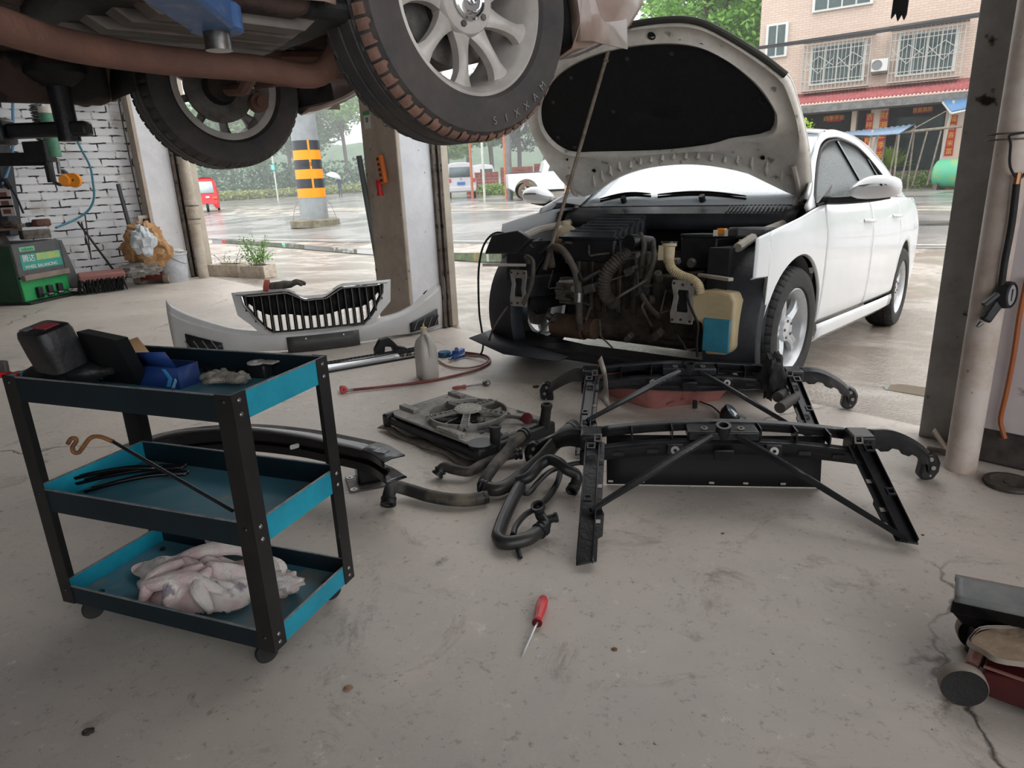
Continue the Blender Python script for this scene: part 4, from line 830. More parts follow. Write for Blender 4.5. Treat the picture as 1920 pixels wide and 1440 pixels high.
rows = [[Vector((-3.93 - .05 * (1 - (k / 8) ** 2), halfw(-3.93) * k / 8, z)) for k in range(-8, 9)] for z in (.26, .5, .7, .88)]
MB().grid(rows).build('rear_bumper', white_paint, car, solid=.01)
mb = MB(); mb.box((-1.9, 0, .30), (2.7, 1.5, .1)); mb.build('floor_pan', black_plastic, car)
for sx_ in (-.75, -.75): pass
for sy in (-.36, .36):
    mb = MB(); mb.box((-1.35, sy, .62), (.5, .48, .16)); mb.box((-1.62, sy, .88), (.13, .46, .55)); mb.box((-1.66, sy, 1.2), (.1, .24, .16)); mb.build('car_seat', pm('dark_seat_cloth', (58, 58, 60), .9), car, bevel=.04)
mb = MB(); mb.box((-.72, 0, .85), (.4, 1.35, .2)); mb.build('dashboard', black_plastic, car, bevel=.05)
mb = MB(); mb.tube([Vector((-1.0 + .1 * math.sin(a), .36 + .18 * math.cos(a), .92 + .16 * math.sin(a))) for a in [2 * PI * k / 20 for k in range(20)]], .014, 8, closed=True); mb.build('steering_wheel', black_plastic, car)
# mirror
mir = [( .0, -.02), (.06, .035), (.14, .05), (.22, .03), (.235, -.03), (.19, -.06), (.04, -.065)]
def mirror(side):
    rows = []
    for t, s_ in ((0, .25), (.12, .72), (.35, 1), (.65, .97), (.9, .55), (1, .1)):
        rows.append([Vector((-.42 + .15 * (t - .5) + .02, side * (.955 + .12 + (p[0] - .12) * (s_ * .5 + .5)), 1.025 + p[1] * s_)) for p in cat([(a, b, 0) for a, b in mir], 3, True)])
    MB().grid(rows, close_u=True).build('mirror_shell', white_paint, car)
    mb = MB(); mb.tube(cat([(-.40, side * .84, .955), (-.41, side * .92, .955), (-.42, side * 1.05, .965), (-.42, side * 1.14, .98)], 4), [.022] * 13, 8); mb.build('mirror_foot', black_plastic, car)
    mb = MB(); mb.prism([(-.22, .94), (-.40, .945), (-.44, 1.04)], (0, side * .845, 0), (1, 0, 0), (0, 0, 1), (0, side, 0), .012); mb.build('mirror_sail', black_gloss, car)
mirror(1); mirror(-1)
# wheels
full_wheel(car, (0, .77, .316), Vector((.05, 1, 0)), nsp=5, rot=.35, rm=alloy_b); full_wheel(car, (0, -.77, .316), Vector((-.05, -1, 0)), nsp=5, rm=alloy_b)
full_wheel(car, (-2.686, .77, .316), (0, 1, 0), nsp=5, rot=.1, rm=alloy_b); full_wheel(car, (-2.686, -.77, .316), (0, -1, 0), nsp=5, rm=alloy_b)
# wheel arches and inner structure
liner_m = pm('wheel_arch_liner', (26, 27, 30), .5, (46, 48, 54), 5, bump=.15, bscale=60)
for side in (1, -1):
    for xc in (0, -2.686):
        rows = []
        for k in range(19):
            a = -.15 + (PI + .3) * k / 18; rows.append([Vector((xc + (AR + .004) * math.cos(a), side * y, max(.2, AZ + (AR + .004) * math.sin(a)))) for y in (.84, .72, .56)])
        MB().grid(rows).build('arch_liner', liner_m, car, solid=.004)
        mb = MB(); mb.add([(xc + AR * math.cos(PI * k / 12), side * .55, AZ + AR * math.sin(PI * k / 12)) for k in range(13)], [tuple(range(13))]); mb.build('arch_inner_wall', black_rubber, car)
    # forward half of the liner, wrapping the front of the wheel
    rows = []
    for k in range(13):
        a = math.radians(-25 + 95 * k / 12); R_ = .385
        rows.append([Vector((R_ * math.cos(a) * q + .03, side * y, AZ + R_ * math.sin(a) * q - (.0))) for y, q in ((.835, .93), (.82, 1.0), (.74, 1.09), (.60, 1.16), (.56, 1.0))])
    MB().grid(rows).build('front_liner', liner_m, car, solid=.004)
# engine bay box
mb = MB(); mb.box((-.33, 0, .62), (.04, 1.4, .5))
for side in (1, -1): mb.box((.05, side * .62, .56), (.75, .1, .34))
mb.build('bay_wall', black_plastic, car)
dwp = pm('dusty_white_paint', (186, 180, 170), .5, (150, 140, 128), 8)
for side in (1, -1): mb = MB(); mb.tube([(-.3, side * .68, .84), (.12, side * .685, .79), (.36, side * .68, .73)], .022, 8); mb.build('inner_wing_rail', dwp, car)


for side in (1, -1):
    mb = MB(); mb.bar((.42, side * .53, .60), (.56, side * .74, .60), .028, .016); mb.build('headlamp_bracket', MATS['dusty_white_paint'], car, bevel=.004)
    # crash rail with mounting plate
    mb = MB(); mb.box((.26, side * .5, .48), (.5, .075, .12)); mb.build('chassis_rail', black_plastic, car, bevel=.01)
    pl = [(-.055, -.105), (-.06, -.06), (-.045, .02), (-.06, .08), (-.055, .1), (.055, .1), (.06, .07), (.045, .0), (.06, -.07), (.055, -.105)]; n_ = 10
    hole = [(-.028, -.05), (-.03, -.03), (-.022, .02), (-.03, .04), (-.025, .055), (.025, .055), (.03, .04), (.022, .0), (.03, -.04), (.025, -.05)]
    mb = MB(); mb.ring(pl, hole, (.52, side * .5, .48), (0, 1, 0), (0, 0, 1), (1, 0, 0), .012); pt = mb.build('mounting_plate', pm('dusty_grey_steel', (150, 146, 142), .6, (122, 116, 110), 14, metal=.2), car, bevel=.002)
    for dy, dz in ((-.045, .085), (.045, .085), (-.045, -.09), (.045, -.09), (0, -.085), (0, .08)):
        mb = MB(); mb.cyl((.53, side * .5 + dy, .48 + dz), (.536, side * .5 + dy, .48 + dz), .006, n=10); mb.build('bolt_hole', black_rubber, pt)
    mb = MB(); mb.box((.24, side * .5, .48), (.02, .05, .09)); mb.build('rail_core', black_rubber, car)
# lower crossmember, widened into an added tray to block light below; splash shield
mb = MB(); mb.bar((.33, -.66, .112), (.33, .66, .118), .24, .055); mb.build('subframe_shade_tray', black_plastic, car, bevel=.015)
mb = MB(); mb.grid([[Vector((.62, -.80, .17)), Vector((.66, -.5, .12)), Vector((.55, -.2, .10))], [Vector((.2, -.85, .20)), Vector((.2, -.5, .15)), Vector((.2, -.2, .13))]]); mb.build('torn_splash_shield', liner_m, car, solid=.006)
# engine
eng_m = pm('oily_engine_metal', (44, 41, 38), .55, (86, 76, 68), 14, metal=.3, bump=.3, bscale=60); eng_rust = pm('rusty_casting', (94, 68, 52), .7, (62, 50, 42), 14, bump=.3)
mb = MB(); mb.box((.02, -.08, .47), (.42, .5, .42)); mb.box((.06, .33, .40), (.36, .32, .34)); mb.box((.05, .06, .245), (.36, .86, .13)); mb.build('engine_block', eng_m, car, bevel=.03)
mb = MB()
for k in range(5): mb.box((.24, -.28 + .09 * k, .5), (.04, .03, .3))
mb.lathe([(0, -.06), (.13, -.05), (.15, 0), (.13, .05), (0, .06)], (.2, .3, .36), (1, 0, 0), 20); mb.build('gearbox_casing', eng_m, car, bevel=.008)
mb = MB(); mb.tube([(.28, -.42, .25), (.28, -.2, .25)], .07, 16); mb.tube([(.28, -.19, .25), (.28, -.13, .25)], .06, 16); mb.build('compressor', eng_rust, car, bevel=.006)
mb = MB(); mb.lathe([(0, -.07), (.055, -.07), (.07, -.05), (.07, .05), (.055, .07), (0, .07)], (.3, -.3, .46), (0, 1, .1), 20)
for k in range(10): a = 2 * PI * k / 10; mb.box((.3 + .07 * math.cos(a), -.3, .46 + .07 * math.sin(a)), (.015, .11, .015))
mb.build('alternator', pm('cast_aluminium', (122, 116, 110), .5, (84, 78, 72), 18, metal=.6), car)
# air filter box with stepped ribs
ab = MB(); x0, x1, y0, y1 = .27, -.12, -.395, -.035
ab.box(((x0 + x1) / 2, (y0 + y1) / 2, .69), (x0 - x1, y1 - y0, .13)); ab.build('air_box', black_plastic, car, bevel=.015)
mb = MB()
for k in range(6):
    xa = lerp(x0, x1, k / 6) - .004; h0 = .762 + .016 * k; mb.add([(xa, y0 + .01, h0 - .004), (xa, y1 - .02, h0 - .004), (xa - .052, y1 - .03, h0 + .030), (xa - .052, y0 + .03, h0 + .030), (xa - .062, y1 - .03, h0 + .006), (xa - .062, y0 + .03, h0 + .006), (xa, y0 + .01, .74), (xa, y1 - .02, .74), (xa - .062, y1 - .02, .74), (xa - .062, y0 + .01, .74)], [(0, 1, 2, 3), (3, 2, 4, 5), (0, 3, 5, 9, 6), (1, 7, 8, 4, 2), (0, 6, 7, 1)])
lid = mb.build('air_box_lid', pm('dusty_black_lid', (50, 52, 56), .3, (76, 78, 82), 12), car, solid=.004)
for k in range(6): xa = lerp(x0, x1, k / 6) - .004; mb = MB(); mb.bar((xa - .05, y0 + .03, .794 + .016 * k), (xa - .05, y1 - .03, .794 + .016 * k), .010, .004); mb.build('lid_rib_glint', pm('lid_glint_grey', (96, 98, 104), .25), lid)  # lighter bars paint the highlights along the rib edges
mb = MB(); mb.box(((x0 + x1) / 2, (y0 + y1) / 2, .755), (x0 - x1 + .02, y1 - y0 + .02, .014)); mb.build('lid_flange', black_plastic, car, bevel=.003)
for k in range(6): mb = MB(); mb.box((lerp(x0, x1, (k + .5) / 6), y1 + .004, .745), (.02, .014, .04)); mb.build('lid_clip', black_plastic, lid)
def hose(name, pts, r, m=black_rubber, parent=car, sub=6, rib=0, n=12, world=False):
    P_ = cat(pts, sub); rr = [r] * len(P_)
    if rib: P_ = cat(pts, sub * 4); rr = [r * (1 + rib * (1 if k % 4 < 2 else -1)) for k in range(len(P_))]
    mb = MB(); mb.tube(P_, rr, n); return mb.build(name, m, parent, world=world)
hose_m = pm('dusty_hose', (54, 50, 46), .7, (84, 76, 68), 20)
hose('radiator_hose', [(.40, -.36, .60), (.46, -.33, .70), (.48, -.24, .70), (.46, -.17, .60), (.44, -.15, .48), (.43, -.15, .34), (.38, -.17, .26)], .02, hose_m)
hose('ribbed_intake_hose', [(.30, .07, .68), (.36, .03, .64), (.38, -.02, .56), (.36, -.03, .46), (.30, .0, .40)], .034, hose_m, rib=.1)
hose('intake_pipe', [(.30, .08, .74), (.26, .10, .74), (.16, .12, .73)], .04, black_plastic)
mb = MB(); mb.cyl((.305, .078, .74), (.315, .077, .74), .038, .038, 20); mb.build('pipe_mouth', pm('pipe_mouth_dark', (10, 10, 10), .9), car)
hose('coolant_hose', [(.28, .2, .74), (.36, .25, .66), (.37, .22, .56), (.36, .18, .5), (.40, .26, .42), (.42, .33, .38)], .014, hose_m)
hose('coolant_hose', [(.24, .1, .78), (.3, .16, .72), (.33, .17, .66), (.3, .14, .56)], .015, hose_m)
beige_p = pm('aged_cream_plastic', (198, 184, 154), .5, (172, 154, 122), 9)
hose('washer_neck_hose', [(.46, .385, .67), (.48, .41, .63), (.50, .47, .60), (.51, .53, .585), (.52, .57, .56), (.52, .585, .52)], .021, beige_p, rib=.12)
mb = MB(); mb.lathe([(.0, .75), (.034, .75), (.036, .735), (.028, .73), (.026, .66), (.022, .65)], (.45, .378, .0), ZZ, 20); mb.box((.455, .345, .70), (.03, .03, .07)); mb.build('washer_filler_neck', beige_p, car)
mb = MB(); mb.lathe([(0, .755), (.042, .755), (.043, .749), (0, .747)], (.45, .378, 0), ZZ, 20); mb.build('filler_cap', black_gloss, car)
# washer tank
tank_m = pm('translucent_tank', (206, 188, 150), .35, (188, 168, 130), 5, trans=.25)
tl_ = lambda px, py: cpix(px, py, 'x', .50)
poly = [tl_(*q) for q in ((1296, 548), (1330, 543), (1372, 550), (1380, 566), (1374, 655), (1362, 666), (1322, 664), (1316, 605), (1296, 600))]
zc = [(p.y, p.z) for p in poly]
mb = MB(); mb.prism(zc, (.38, 0, 0), (0, 1, 0), (0, 0, 1), (1, 0, 0), .13); tk_ = mb.build('washer_tank', tank_m, car, bevel=.014, seg=3)
zl = cpix(1345, 597, 'x', .50).z; zb2 = cpix(1345, 660, 'x', .5).z; ya = cpix(1319, 630, 'x', .5).y; yb_ = cpix(1370, 630, 'x', .5).y
mb = MB(); mb.box((.449, (ya + yb_) / 2, (zl + zb2) / 2), (.134, (yb_ - ya), zl - zb2)); mb.build('washer_fluid', pm('blue_washer_fluid', (62, 138, 158), .3, (48, 112, 134), 6), tk_, bevel=.006)
for k in range(4): mb = MB(); z = cpix(1350, 560 + 10 * k, 'x', .5).z; mb.box((.513, (ya + yb_) / 2, z), (.004, (yb_ - ya) * .7, .004)); mb.build('tank_rib', beige_p, tk_)
hose('wiring', [(.50, .50, .56), (.54, .53, .50), (.56, .57, .44), (.56, .60, .38), (.54, .59, .30), (.5, .58, .22)], .006)
# battery, fuse box, fluid reservoir
mb = MB(); mb.box((.06, .41, .69), (.26, .2, .16)); mb.box((.06, .41, .775), (.27, .21, .02)); mb.build('battery', black_plastic, car, bevel=.01)
mb = MB(); mb.prism([(-.14, .56), (.20, .56), (.24, .62), (.16, .74), (-.14, .74)], (0, 0, .77), (1, 0, 0), (0, 1, 0), (0, 0, 1), .05); mb.build('fuse_box', pm('grey_black_lid', (62, 62, 64), .45), car, bevel=.012)
mb = MB(); mb.box((.19, .53, .80), (.04, .045, .03)); mb.build('orange_connector', pm('orange_plastic', (232, 140, 34), .5), car, bevel=.006)
mb = MB(); mb.box((.2, .505, .792), (.03, .02, .03)); mb.box((.2, .56, .792), (.03, .015, .03)); mb.build('white_terminal', pm('white_plastic', (222, 220, 212), .5), car)
mb = MB(); mb.box((.25, .66, .755), (.03, .03, .02)); mb.build('yellow_connector', pm('yellow_plastic', (220, 210, 70), .5), car, bevel=.004)
mb = MB(); mb.ball((.0, -.55, .75), (.09, .08, .075), 18, 12); mb.cyl((.0, -.55, .82), (.0, -.55, .845), .03, n=16); mb.build('coolant_tank', beige_p, car)
mb = MB(); mb.box((.06, -.50, .69), (.12, .13, .08)); mb.build('rusty_bracket', pm('orange_rust', (142, 82, 44), .8, (96, 58, 38), 12), car, bevel=.02)
rnd = random.Random(11)
for k in range(26):
    p = Vector((rnd.uniform(.25, .45), rnd.uniform(-.42, .6), rnd.uniform(.3, .72))); q = p + Vector((rnd.uniform(-.08, .08), rnd.uniform(-.22, .22), rnd.uniform(-.16, .1))); mid = (p + q) / 2 + Vector((rnd.uniform(.02, .1), 0, rnd.uniform(-.07, .03)))
    hose('engine_wiring', [p, lerp(p, mid, .6), mid, lerp(mid, q, .5), q], rnd.choice((.005, .007, .01)), rnd.choice((black_rubber, hose_m, hose_m)), sub=4, n=6)
for k in range(16):
    p = Vector((rnd.uniform(.22, .36), rnd.uniform(-.4, .55), rnd.uniform(.22, .66))); mb = MB(); s_ = rnd.uniform(.03, .07)
    if k % 2: mb.cyl(p, p + Vector((.03, rnd.uniform(-.05, .05), rnd.uniform(-.02, .05))), s_ * .5, s_ * .45, 14)
    else: mb.box(p, (s_, s_ * 1.3, s_ * .8), Euler((rnd.random(), rnd.random() * .5, 0)).to_matrix())
    mb.build('engine_fitting', rnd.choice((eng_m, hose_m, MATS['cast_aluminium'])), car, bevel=.004)
hose('hose_clamp_pipe', [(.44, -.15, .47), (.44, -.15, .42)], .026, steel)
hose('headlamp_wiring', [(.5, -.45, .62), (.56, -.42, .66), (.58, -.36, .64), (.6, -.34, .58), (.58, -.37, .5), (.58, -.42, .40)], .012, hose_m)
hose('loose_cable', [(.6, -.52, .38), (.64, -.56, .30), (.64, -.6, .24), (.6, -.66, .17)], .006, hose_m)
# left edge: torn black bracket and fender tip
mb = MB(); q0 = [cpix(x, y, 'x', .5) for x, y in ((928, 440), (975, 432), (1000, 448), (975, 475), (914, 476))]; mb.prism([(p.y, p.z) for p in q0], (.48, 0, 0), (0, 1, 0), (0, 0, 1), (1, 0, 0), .05); mb.build('corner_bracket', liner_m, car, bevel=.008)
# cowl, wipers
mb = MB(); rows = []
for i in range(25):
    u_ = -1 + i / 12; xb = -.40 + .14 * (1 - u_ * u_); rows.append([Vector((xb + .02, .74 * u_, .925)), Vector((xb + .07, .74 * u_, .905)), Vector((xb + .12, .74 * u_, .885)), Vector((xb + .14, .74 * u_, .85)), Vector((xb + .14, .72 * u_, .80))])
mb.grid(rows).build('cowl_panel', liner_m, car, solid=.008)
for k in range(15): mb = MB(); y = .38 + .02 * k; u_ = y / .74; xb = -.40 + .14 * (1 - u_ * u_); mb.bar((xb + .03, y, .932), (xb + .115, y + .008, .896), .007, .006); mb.build('cowl_slat', pm('grey_slat', (96, 98, 100), .5), car)
def wp_pt(u_, t): return wspt(u_, t) + Vector((.01, 0, .022))
for a, b in (((-.72, .02), (-.20, .06)), ((-.12, .05), (.62, .02))):
    mb = MB(); mb.tube([wp_pt(lerp(a[0], b[0], k / 10), lerp(a[1], b[1], k / 10) + .03 * math.sin(k * PI / 10)) for k in range(11)], .008, 6); mb.tube([wp_pt(lerp(a[0], b[0], k / 10), lerp(a[1], b[1], k / 10) + .028 * math.sin(k * PI / 10)) + Vector((.004, 0, .014)) for k in range(0, 11)], [.004 + .007 * math.sin(k * PI / 10) for k in range(11)], 6); mb.build('wiper', black_gloss, car)
mb = MB(); mb.cyl(wp_pt(-.42, .0), wp_pt(-.42, .0) + Vector((.02, 0, .03)), .018, n=14); mb.cyl(wp_pt(.3, .0), wp_pt(.3, .0) + Vector((.02, 0, .03)), .018, n=14); mb.build('wiper_pivot', black_plastic, car)
# ---- hood
TH = math.radians(45); hy = lambda y, s_, n_=0: Vector((-.5 + s_ * math.cos(TH) + n_ * math.sin(TH), y, .97 + s_ * math.sin(TH) - n_ * math.cos(TH)))
hR = [(.70, .03), (.755, .10), (.765, .20), (.775, .35), (.77, .52), (.755, .68), (.735, .77), (.64, .88), (.49, 1.02), (.37, 1.10), (.2, 1.135)]
hL = [(-.15, 1.145), (-.37, 1.10), (-.52, 1.03), (-.66, .94), (-.76, .84), (-.83, .74), (-.86, .62), (-.865, .45), (-.85, .29), (-.82, .17), (-.75, .07)]
arc = [(-.66, .06), (-.55, .12), (-.40, .19), (-.2, .245), (0, .262), (.15, .255), (.3, .225), (.47, .17), (.6, .09)]
outer = hR + hL + arc; N_ = len(outer)
def crown(y, s_): return -.045 * (1 - min(1, (y / .8) ** 2)) * (1 if s_ > .2 else s_ / .2)
def shrink(pts, k, cy=-.03, cs=.62): return [(cy + (y - cy) * k, cs + (s_ - cs) * k) for y, s_ in pts]
# liner outline, sampled by angle to match
lin_o = cat([(.64, .55, 0), (.635, .62, 0), (.57, .76, 0), (.45, .90, 0), (.3, .99, 0), (.05, 1.03, 0), (-.25, 1.02, 0), (-.5, .95, 0), (-.67, .82, 0), (-.75, .66, 0), (-.73, .52, 0), (-.64, .43, 0), (-.5, .41, 0), (-.25, .385, 0), (0, .375, 0), (.25, .395, 0), (.38, .43, 0), (.50, .445, 0), (.60, .47, 0)], 4, True)
# inner panel: ring between the outer outline and the liner
def by_angle(pts, n=72, c=(-.03, .62)):
    P_ = [(p[0] - c[0], p[1] - c[1]) for p in pts]; out = []
    for k in range(n):
        a = 2 * PI * k / n; dx, dy = math.cos(a), math.sin(a); best = None
        for i in range(len(P_)):
            (ax_, ay_), (bx, by) = P_[i], P_[(i + 1) % len(P_)]; ex, ey = bx - ax_, by - ay_; den = dx * ey - dy * ex
            if abs(den) < 1e-9: continue
            t = (ax_ * ey - ay_ * ex) / den; s_ = (ax_ * dy - ay_ * dx) / den
            if t > 0 and -1e-6 <= s_ <= 1 + 1e-6 and (best is None or t > best): best = t
        out.append((c[0] + dx * best, c[1] + dy * best))
    return out
inner_m = pm('hood_inner_paint', (232, 228, 220), .42, (206, 200, 190), 7, c3=(150, 138, 124), s3=14, t3=.66)
oc = by_angle(cat([(a, b, 0) for a, b in outer], 4, True), 110); lc = by_angle(lin_o, 110)
rows = []
for k in range(110):
    (oy, os), (ly, ls) = oc[k], lc[k]; row = []
    for t, dn in ((0, .0), (.06, .022), (.14, .03), (.24, .012), (.5, .006), (.72, .012), (.86, .028), (1, .012)):
        y = lerp(oy, ly, t); s_ = lerp(os, ls, t); row.append(hy(y, s_, crown(y, s_) + .012 + dn))
    rows.append(row)
hood_in = MB().grid(rows, close_v=True).build('hood_inner_panel', inner_m, car, solid=.004, sharp=50)
rows = [[hy(lerp(-.03, q[0], t), lerp(.62, q[1], t), crown(lerp(-.03, q[0], t), lerp(.62, q[1], t)) - .012 * 0 + (.0 if t < 1 else .0)) for t in (.001, .3, .6, .85, 1)] for q in oc]
MB().grid(rows, close_v=True).build('hood_skin', white_paint, car, solid=.006, offs=0)
rows = [[hy(lerp(-.03, q[0], t), lerp(.62, q[1], t), crown(lerp(-.03, q[0], t), lerp(.62, q[1], t)) + lerp(.034, .02, t ** 3)) for t in (.001, .25, .5, .75, .92, 1.015)] for q in lc]
MB().grid(rows, close_v=True).build('hood_liner', pm('black_felt', (20, 20, 21), .95, (30, 29, 29), 30, bump=.3, bscale=200), car, solid=.006)
clipm = pm('liner_clip_grey', (58, 58, 58), .6)
for y, s_ in ((-.60, .80), (-.42, .93), (-.05, .98), (.2, .97), (-.68, .56), (-.6, .47), (-.25, .68)): mb = MB(); c_ = hy(y, s_, crown(y, s_) + .036); mb.cyl(c_, c_ + Vector((math.sin(TH), 0, -math.cos(TH))) * .005, .011, n=12); mb.build('liner_clip', clipm, hood_in)
for y, s_, r_ in ((.12, 1.075, .022), (.60, .66, .022), (-.55, .27, .014), (.53, .30, .014), (.36, .99, .011), (.26, 1.03, .005), (-.7, .38, .008)):
    mb = MB(); c_ = hy(y, s_, crown(y, s_) + .02); nn = Vector((math.sin(TH), 0, -math.cos(TH))); mb.lathe([(r_, .012), (r_ * .8, .014), (r_ * .7, .004), (0, .004)], c_, nn, 16); mb.build('hood_grommet', black_rubber, hood_in)
for k in range(17):     # embossed ribs by the windscreen edge
    y = -.60 + .075 * k; b0_ = interp(y, [a for a, _ in arc], [b for _, b in arc]) + .03; b1_ = b0_ + (.10 if abs(y) > .3 else .06)
    mb = MB(); mb.tube([hy(y, b0_, crown(y, b0_) + .02), hy(y + .012, (b0_ + b1_) / 2, crown(y, .3) + .034), hy(y + .02, b1_, crown(y, b1_) + .02)], [.004, .011, .004], 8); mb.build('embossed_rib', inner_m, hood_in)
mb = MB(); mb.tube([hy(y, s_, crown(y, s_) + .006) for y, s_ in cat([(.735, .77, 0), (.64, .88, 0), (.49, 1.02, 0), (.37, 1.10, 0), (.2, 1.135, 0), (-.15, 1.145, 0)], 4) for y, s_ in [(y, s_)]] if False else [hy(p.x, p.y, crown(p.x, p.y) + .03) for p in cat([(.735, .79, 0), (.64, .895, 0), (.49, 1.03, 0), (.37, 1.11, 0), (.2, 1.145, 0), (-.15, 1.155, 0)], 4)], .016, 8); mb.build('hood_front_seal', pm('olive_black_rubber', (58, 58, 52), .7), car)
for side, yy in ((1, .69), (-1, -.74)):
    mb = MB(); mb.tube(cat([hy(yy, .26, .03), hy(yy + .01 * side, .14, .05), (-.42, yy, .97), (-.36, yy, .89), (-.33, yy - .02 * side, .85)], 4), .016, 8); mb.build('hood_hinge', MATS['dusty_white_paint'], car)
# the stick that props the hood
prop_top = CM @ hy(-.115, 1.06, .03); pb_ = CM @ Vector((.47, -.36, .585))
stick = thing('prop_stick', 'long worn wooden stick propping the open hood of the white car', 'stick', pb_)
mb = MB(); mb.bar(pb_, prop_top, .022, .017); mb.build('shaft', pm('worn_wood_stick', (132, 120, 106), .8, (96, 84, 72), 30), stick, world=True, bevel=.004)
mb = MB(); mb.bar(lerp(pb_, prop_top, .955), lerp(pb_, prop_top, .965), .03, .026); mb.build('wire_binding', rust, stick, world=True)
mb = MB(); mb.bar(pb_, lerp(pb_, prop_top, .11), .027, .022); mb.build('dirty_foot', pm('oil_dirty_wood', (62, 54, 48), .8), stick, world=True, bevel=.003)
# ============================================================ raised car
RO = Vector((-.634, 2.37, 1.214)); RR = math.atan2(.665, .747)
rc = thing('raised_car', 'silver car raised on the lift with its wheels hanging overhead', 'car', RO, (0, 0, RR)); RM = WM[rc.name]; RMi = RM.inverted()
def rpix(px, py, axis, val):
    o = RMi @ CAM; r = RMi.to_3x3() @ ray(px, py); i = 'xyz'.index(axis); t = (val - o[i]) / r[i]; return o + r * t
under = pm('dusty_underbody', (62, 48, 44), .85, (84, 66, 58), 5, bump=.3, bscale=40, c3=(40, 34, 33), s3=9, t3=.55)
brown_pipe = pm('rusty_exhaust', (132, 96, 82), .75, (108, 78, 68), 6, bump=.25, bscale=60)
silver_c = pm('dusty_silver_paint', (168, 150, 142), .32, (150, 124, 110), 2.6, coat=.5, lo=.42, hi=.62)
for y, s_ in ((-.77, -1), (.77, 1)):
    c = Vector((.017, y, .298)); ty_m = dirty_rubber
    ty, rm_ = full_wheel(rc, c, (0, s_, 0), R=.312, rr=.205, wd=.205, nsp=9, style='turbine', rot=.17, tm=pm('tyre_rubber_worn', (54, 54, 56), .6, (84, 76, 72), 5, bump=.15, bscale=120), rm=pm('dull_alloy', (204, 198, 192), .4, (176, 168, 162), 8, metal=.1), hub=.075, bolts=5)
    a, e1, e2 = frame_of((0, s_, 0)); fz = .1025 * .82 - .014
    mb = MB(); mb.lathe([(.043, fz + .002), (.044, fz + .008), (.040, fz + .011), (.036, fz + .007), (.030, fz + .009), (.026, fz + .013), (.0, fz + .014)], c, a, 32); cp_ = mb.build('centre_cap', chrome, rm_)
    mb = MB(); mb.lathe([(.010, fz + .013), (.014, fz + .016), (.010, fz + .018), (.006, fz + .016)], c, a, 20, close=True); mb.tube([c + a * (fz + .016) + e1 * .010 + e2 * .006, c + a * (fz + .017), c + a * (fz + .016) - e1 * .010 - e2 * .004], .003, 6); mb.build('cap_emblem', chrome, rm_)
    # bronze dusty band on the tread shoulder
    mb = MB()
    for k in range(66):
        bl_ = []
        for q in (.0, .26, .52, .78): t = 2 * PI * (k + q) / 66; dr_ = e1 * math.cos(t) + e2 * math.sin(t); bl_.append([c + a * x + dr_ * (.312 + h_) for x, h_ in ((.068, .001), (.080, -.003), (.0885, -.010), (.094, -.022))])
        mb.grid(bl_)
    mb.build('shoulder_dust', pm('bronze_road_dust', (150, 112, 96), .85, (104, 80, 70), 8, bump=.2), ty)
    # raised lettering on the outer sidewall
    for i, ch in enumerate('MAXXIS'):
        t = math.radians(-202 + 9.0 * i if s_ < 0 else 20 + 9 * i)
        t = math.radians((228 - 8.2 * i)); d = e1 * math.cos(t) + e2 * math.sin(t) * (1)
        p = c + d * .268 + a * (.1025 * 1.05); up_ = -d if True else d; right = up_.cross(a)
        text_obj(ch, 'lettering', .026, pm('raised_rubber_letters', (128, 124, 120), .6), RM @ frameM(p, right, up_, a), ty, ext=.0012)
# body side around the wheel, bumper and underbody
for s_ in (-1, 1):
    rows = []
    for k in range(21):
        a_ = PI * k / 20; ca, sa = math.cos(a_), math.sin(a_); R_ = .362; rows.append([Vector((.017 + R_ * ca, s_ * (.865 + dy), .20 + .04 + R_ * sa * 1.08)) + Vector((ca * e, 0, sa * e)) for e, dy in ((0, -.03), (.0, 0), (.03, .012), (.08, .0), (.22, -.02))])
    MB().grid(rows).build('wheel_arch_edge', silver_c, rc, solid=.004)
    rows = []
    for k in range(21):
        a_ = PI * k / 20; rows.append([Vector((.017 + .375 * math.cos(a_), s_ * y, .24 + .40 * math.sin(a_))) for y in (.845, .62, .52)])
    MB().grid(rows).build('arch_liner', black_rubber, rc, solid=.004)
    mb = MB(); mb.box((-1.35, s_ * .80, .30), (1.95, .10, .16)); mb.build('sill', under, rc, bevel=.03)
    mb = MB(); mb.box((-1.35, s_ * .845, .55), (1.98, .04, .45)); mb.build('door_skin', silver_c, rc, bevel=.02)
plan = cat([(.375, -.872, 0), (.50, -.868, 0), (.66, -.84, 0), (.79, -.75, 0), (.87, -.55, 0), (.91, -.25, 0), (.92, 0, 0), (.91, .25, 0), (.87, .55, 0), (.79, .75, 0), (.66, .84, 0), (.50, .868, 0), (.375, .872, 0)], 4)
rows = []
for i, p in enumerate(plan):
    c = Vector((.3, 0, 0)); n_ = (Vector((p.x, p.y, 0)) - c).normalized(); row = []
    for ins, z in ((.20, .225), (.09, .205), (.035, .225), (.008, .28), (0, .36), (.0, .48), (.02, .62)):
        q = Vector((p.x, p.y, 0)) - n_ * ins; fr = interp(p.x, [.375, .45, .60, .78, .92], [.0, .01, .055, .14, .17]); row.append(Vector((q.x, q.y, z + fr * (1 - min(1, max(0, (z - .22) / .40))))))
    rows.append(row)
MB().grid(rows).build('bumper', silver_c, rc, solid=.004)
mb = MB(); mb.box((-.95, 0, .40), (3.0, 1.6, .05)); mb.box((.55, 0, .36), (.45, 1.45, .04)); mb.build('underbody_panel', under, rc)
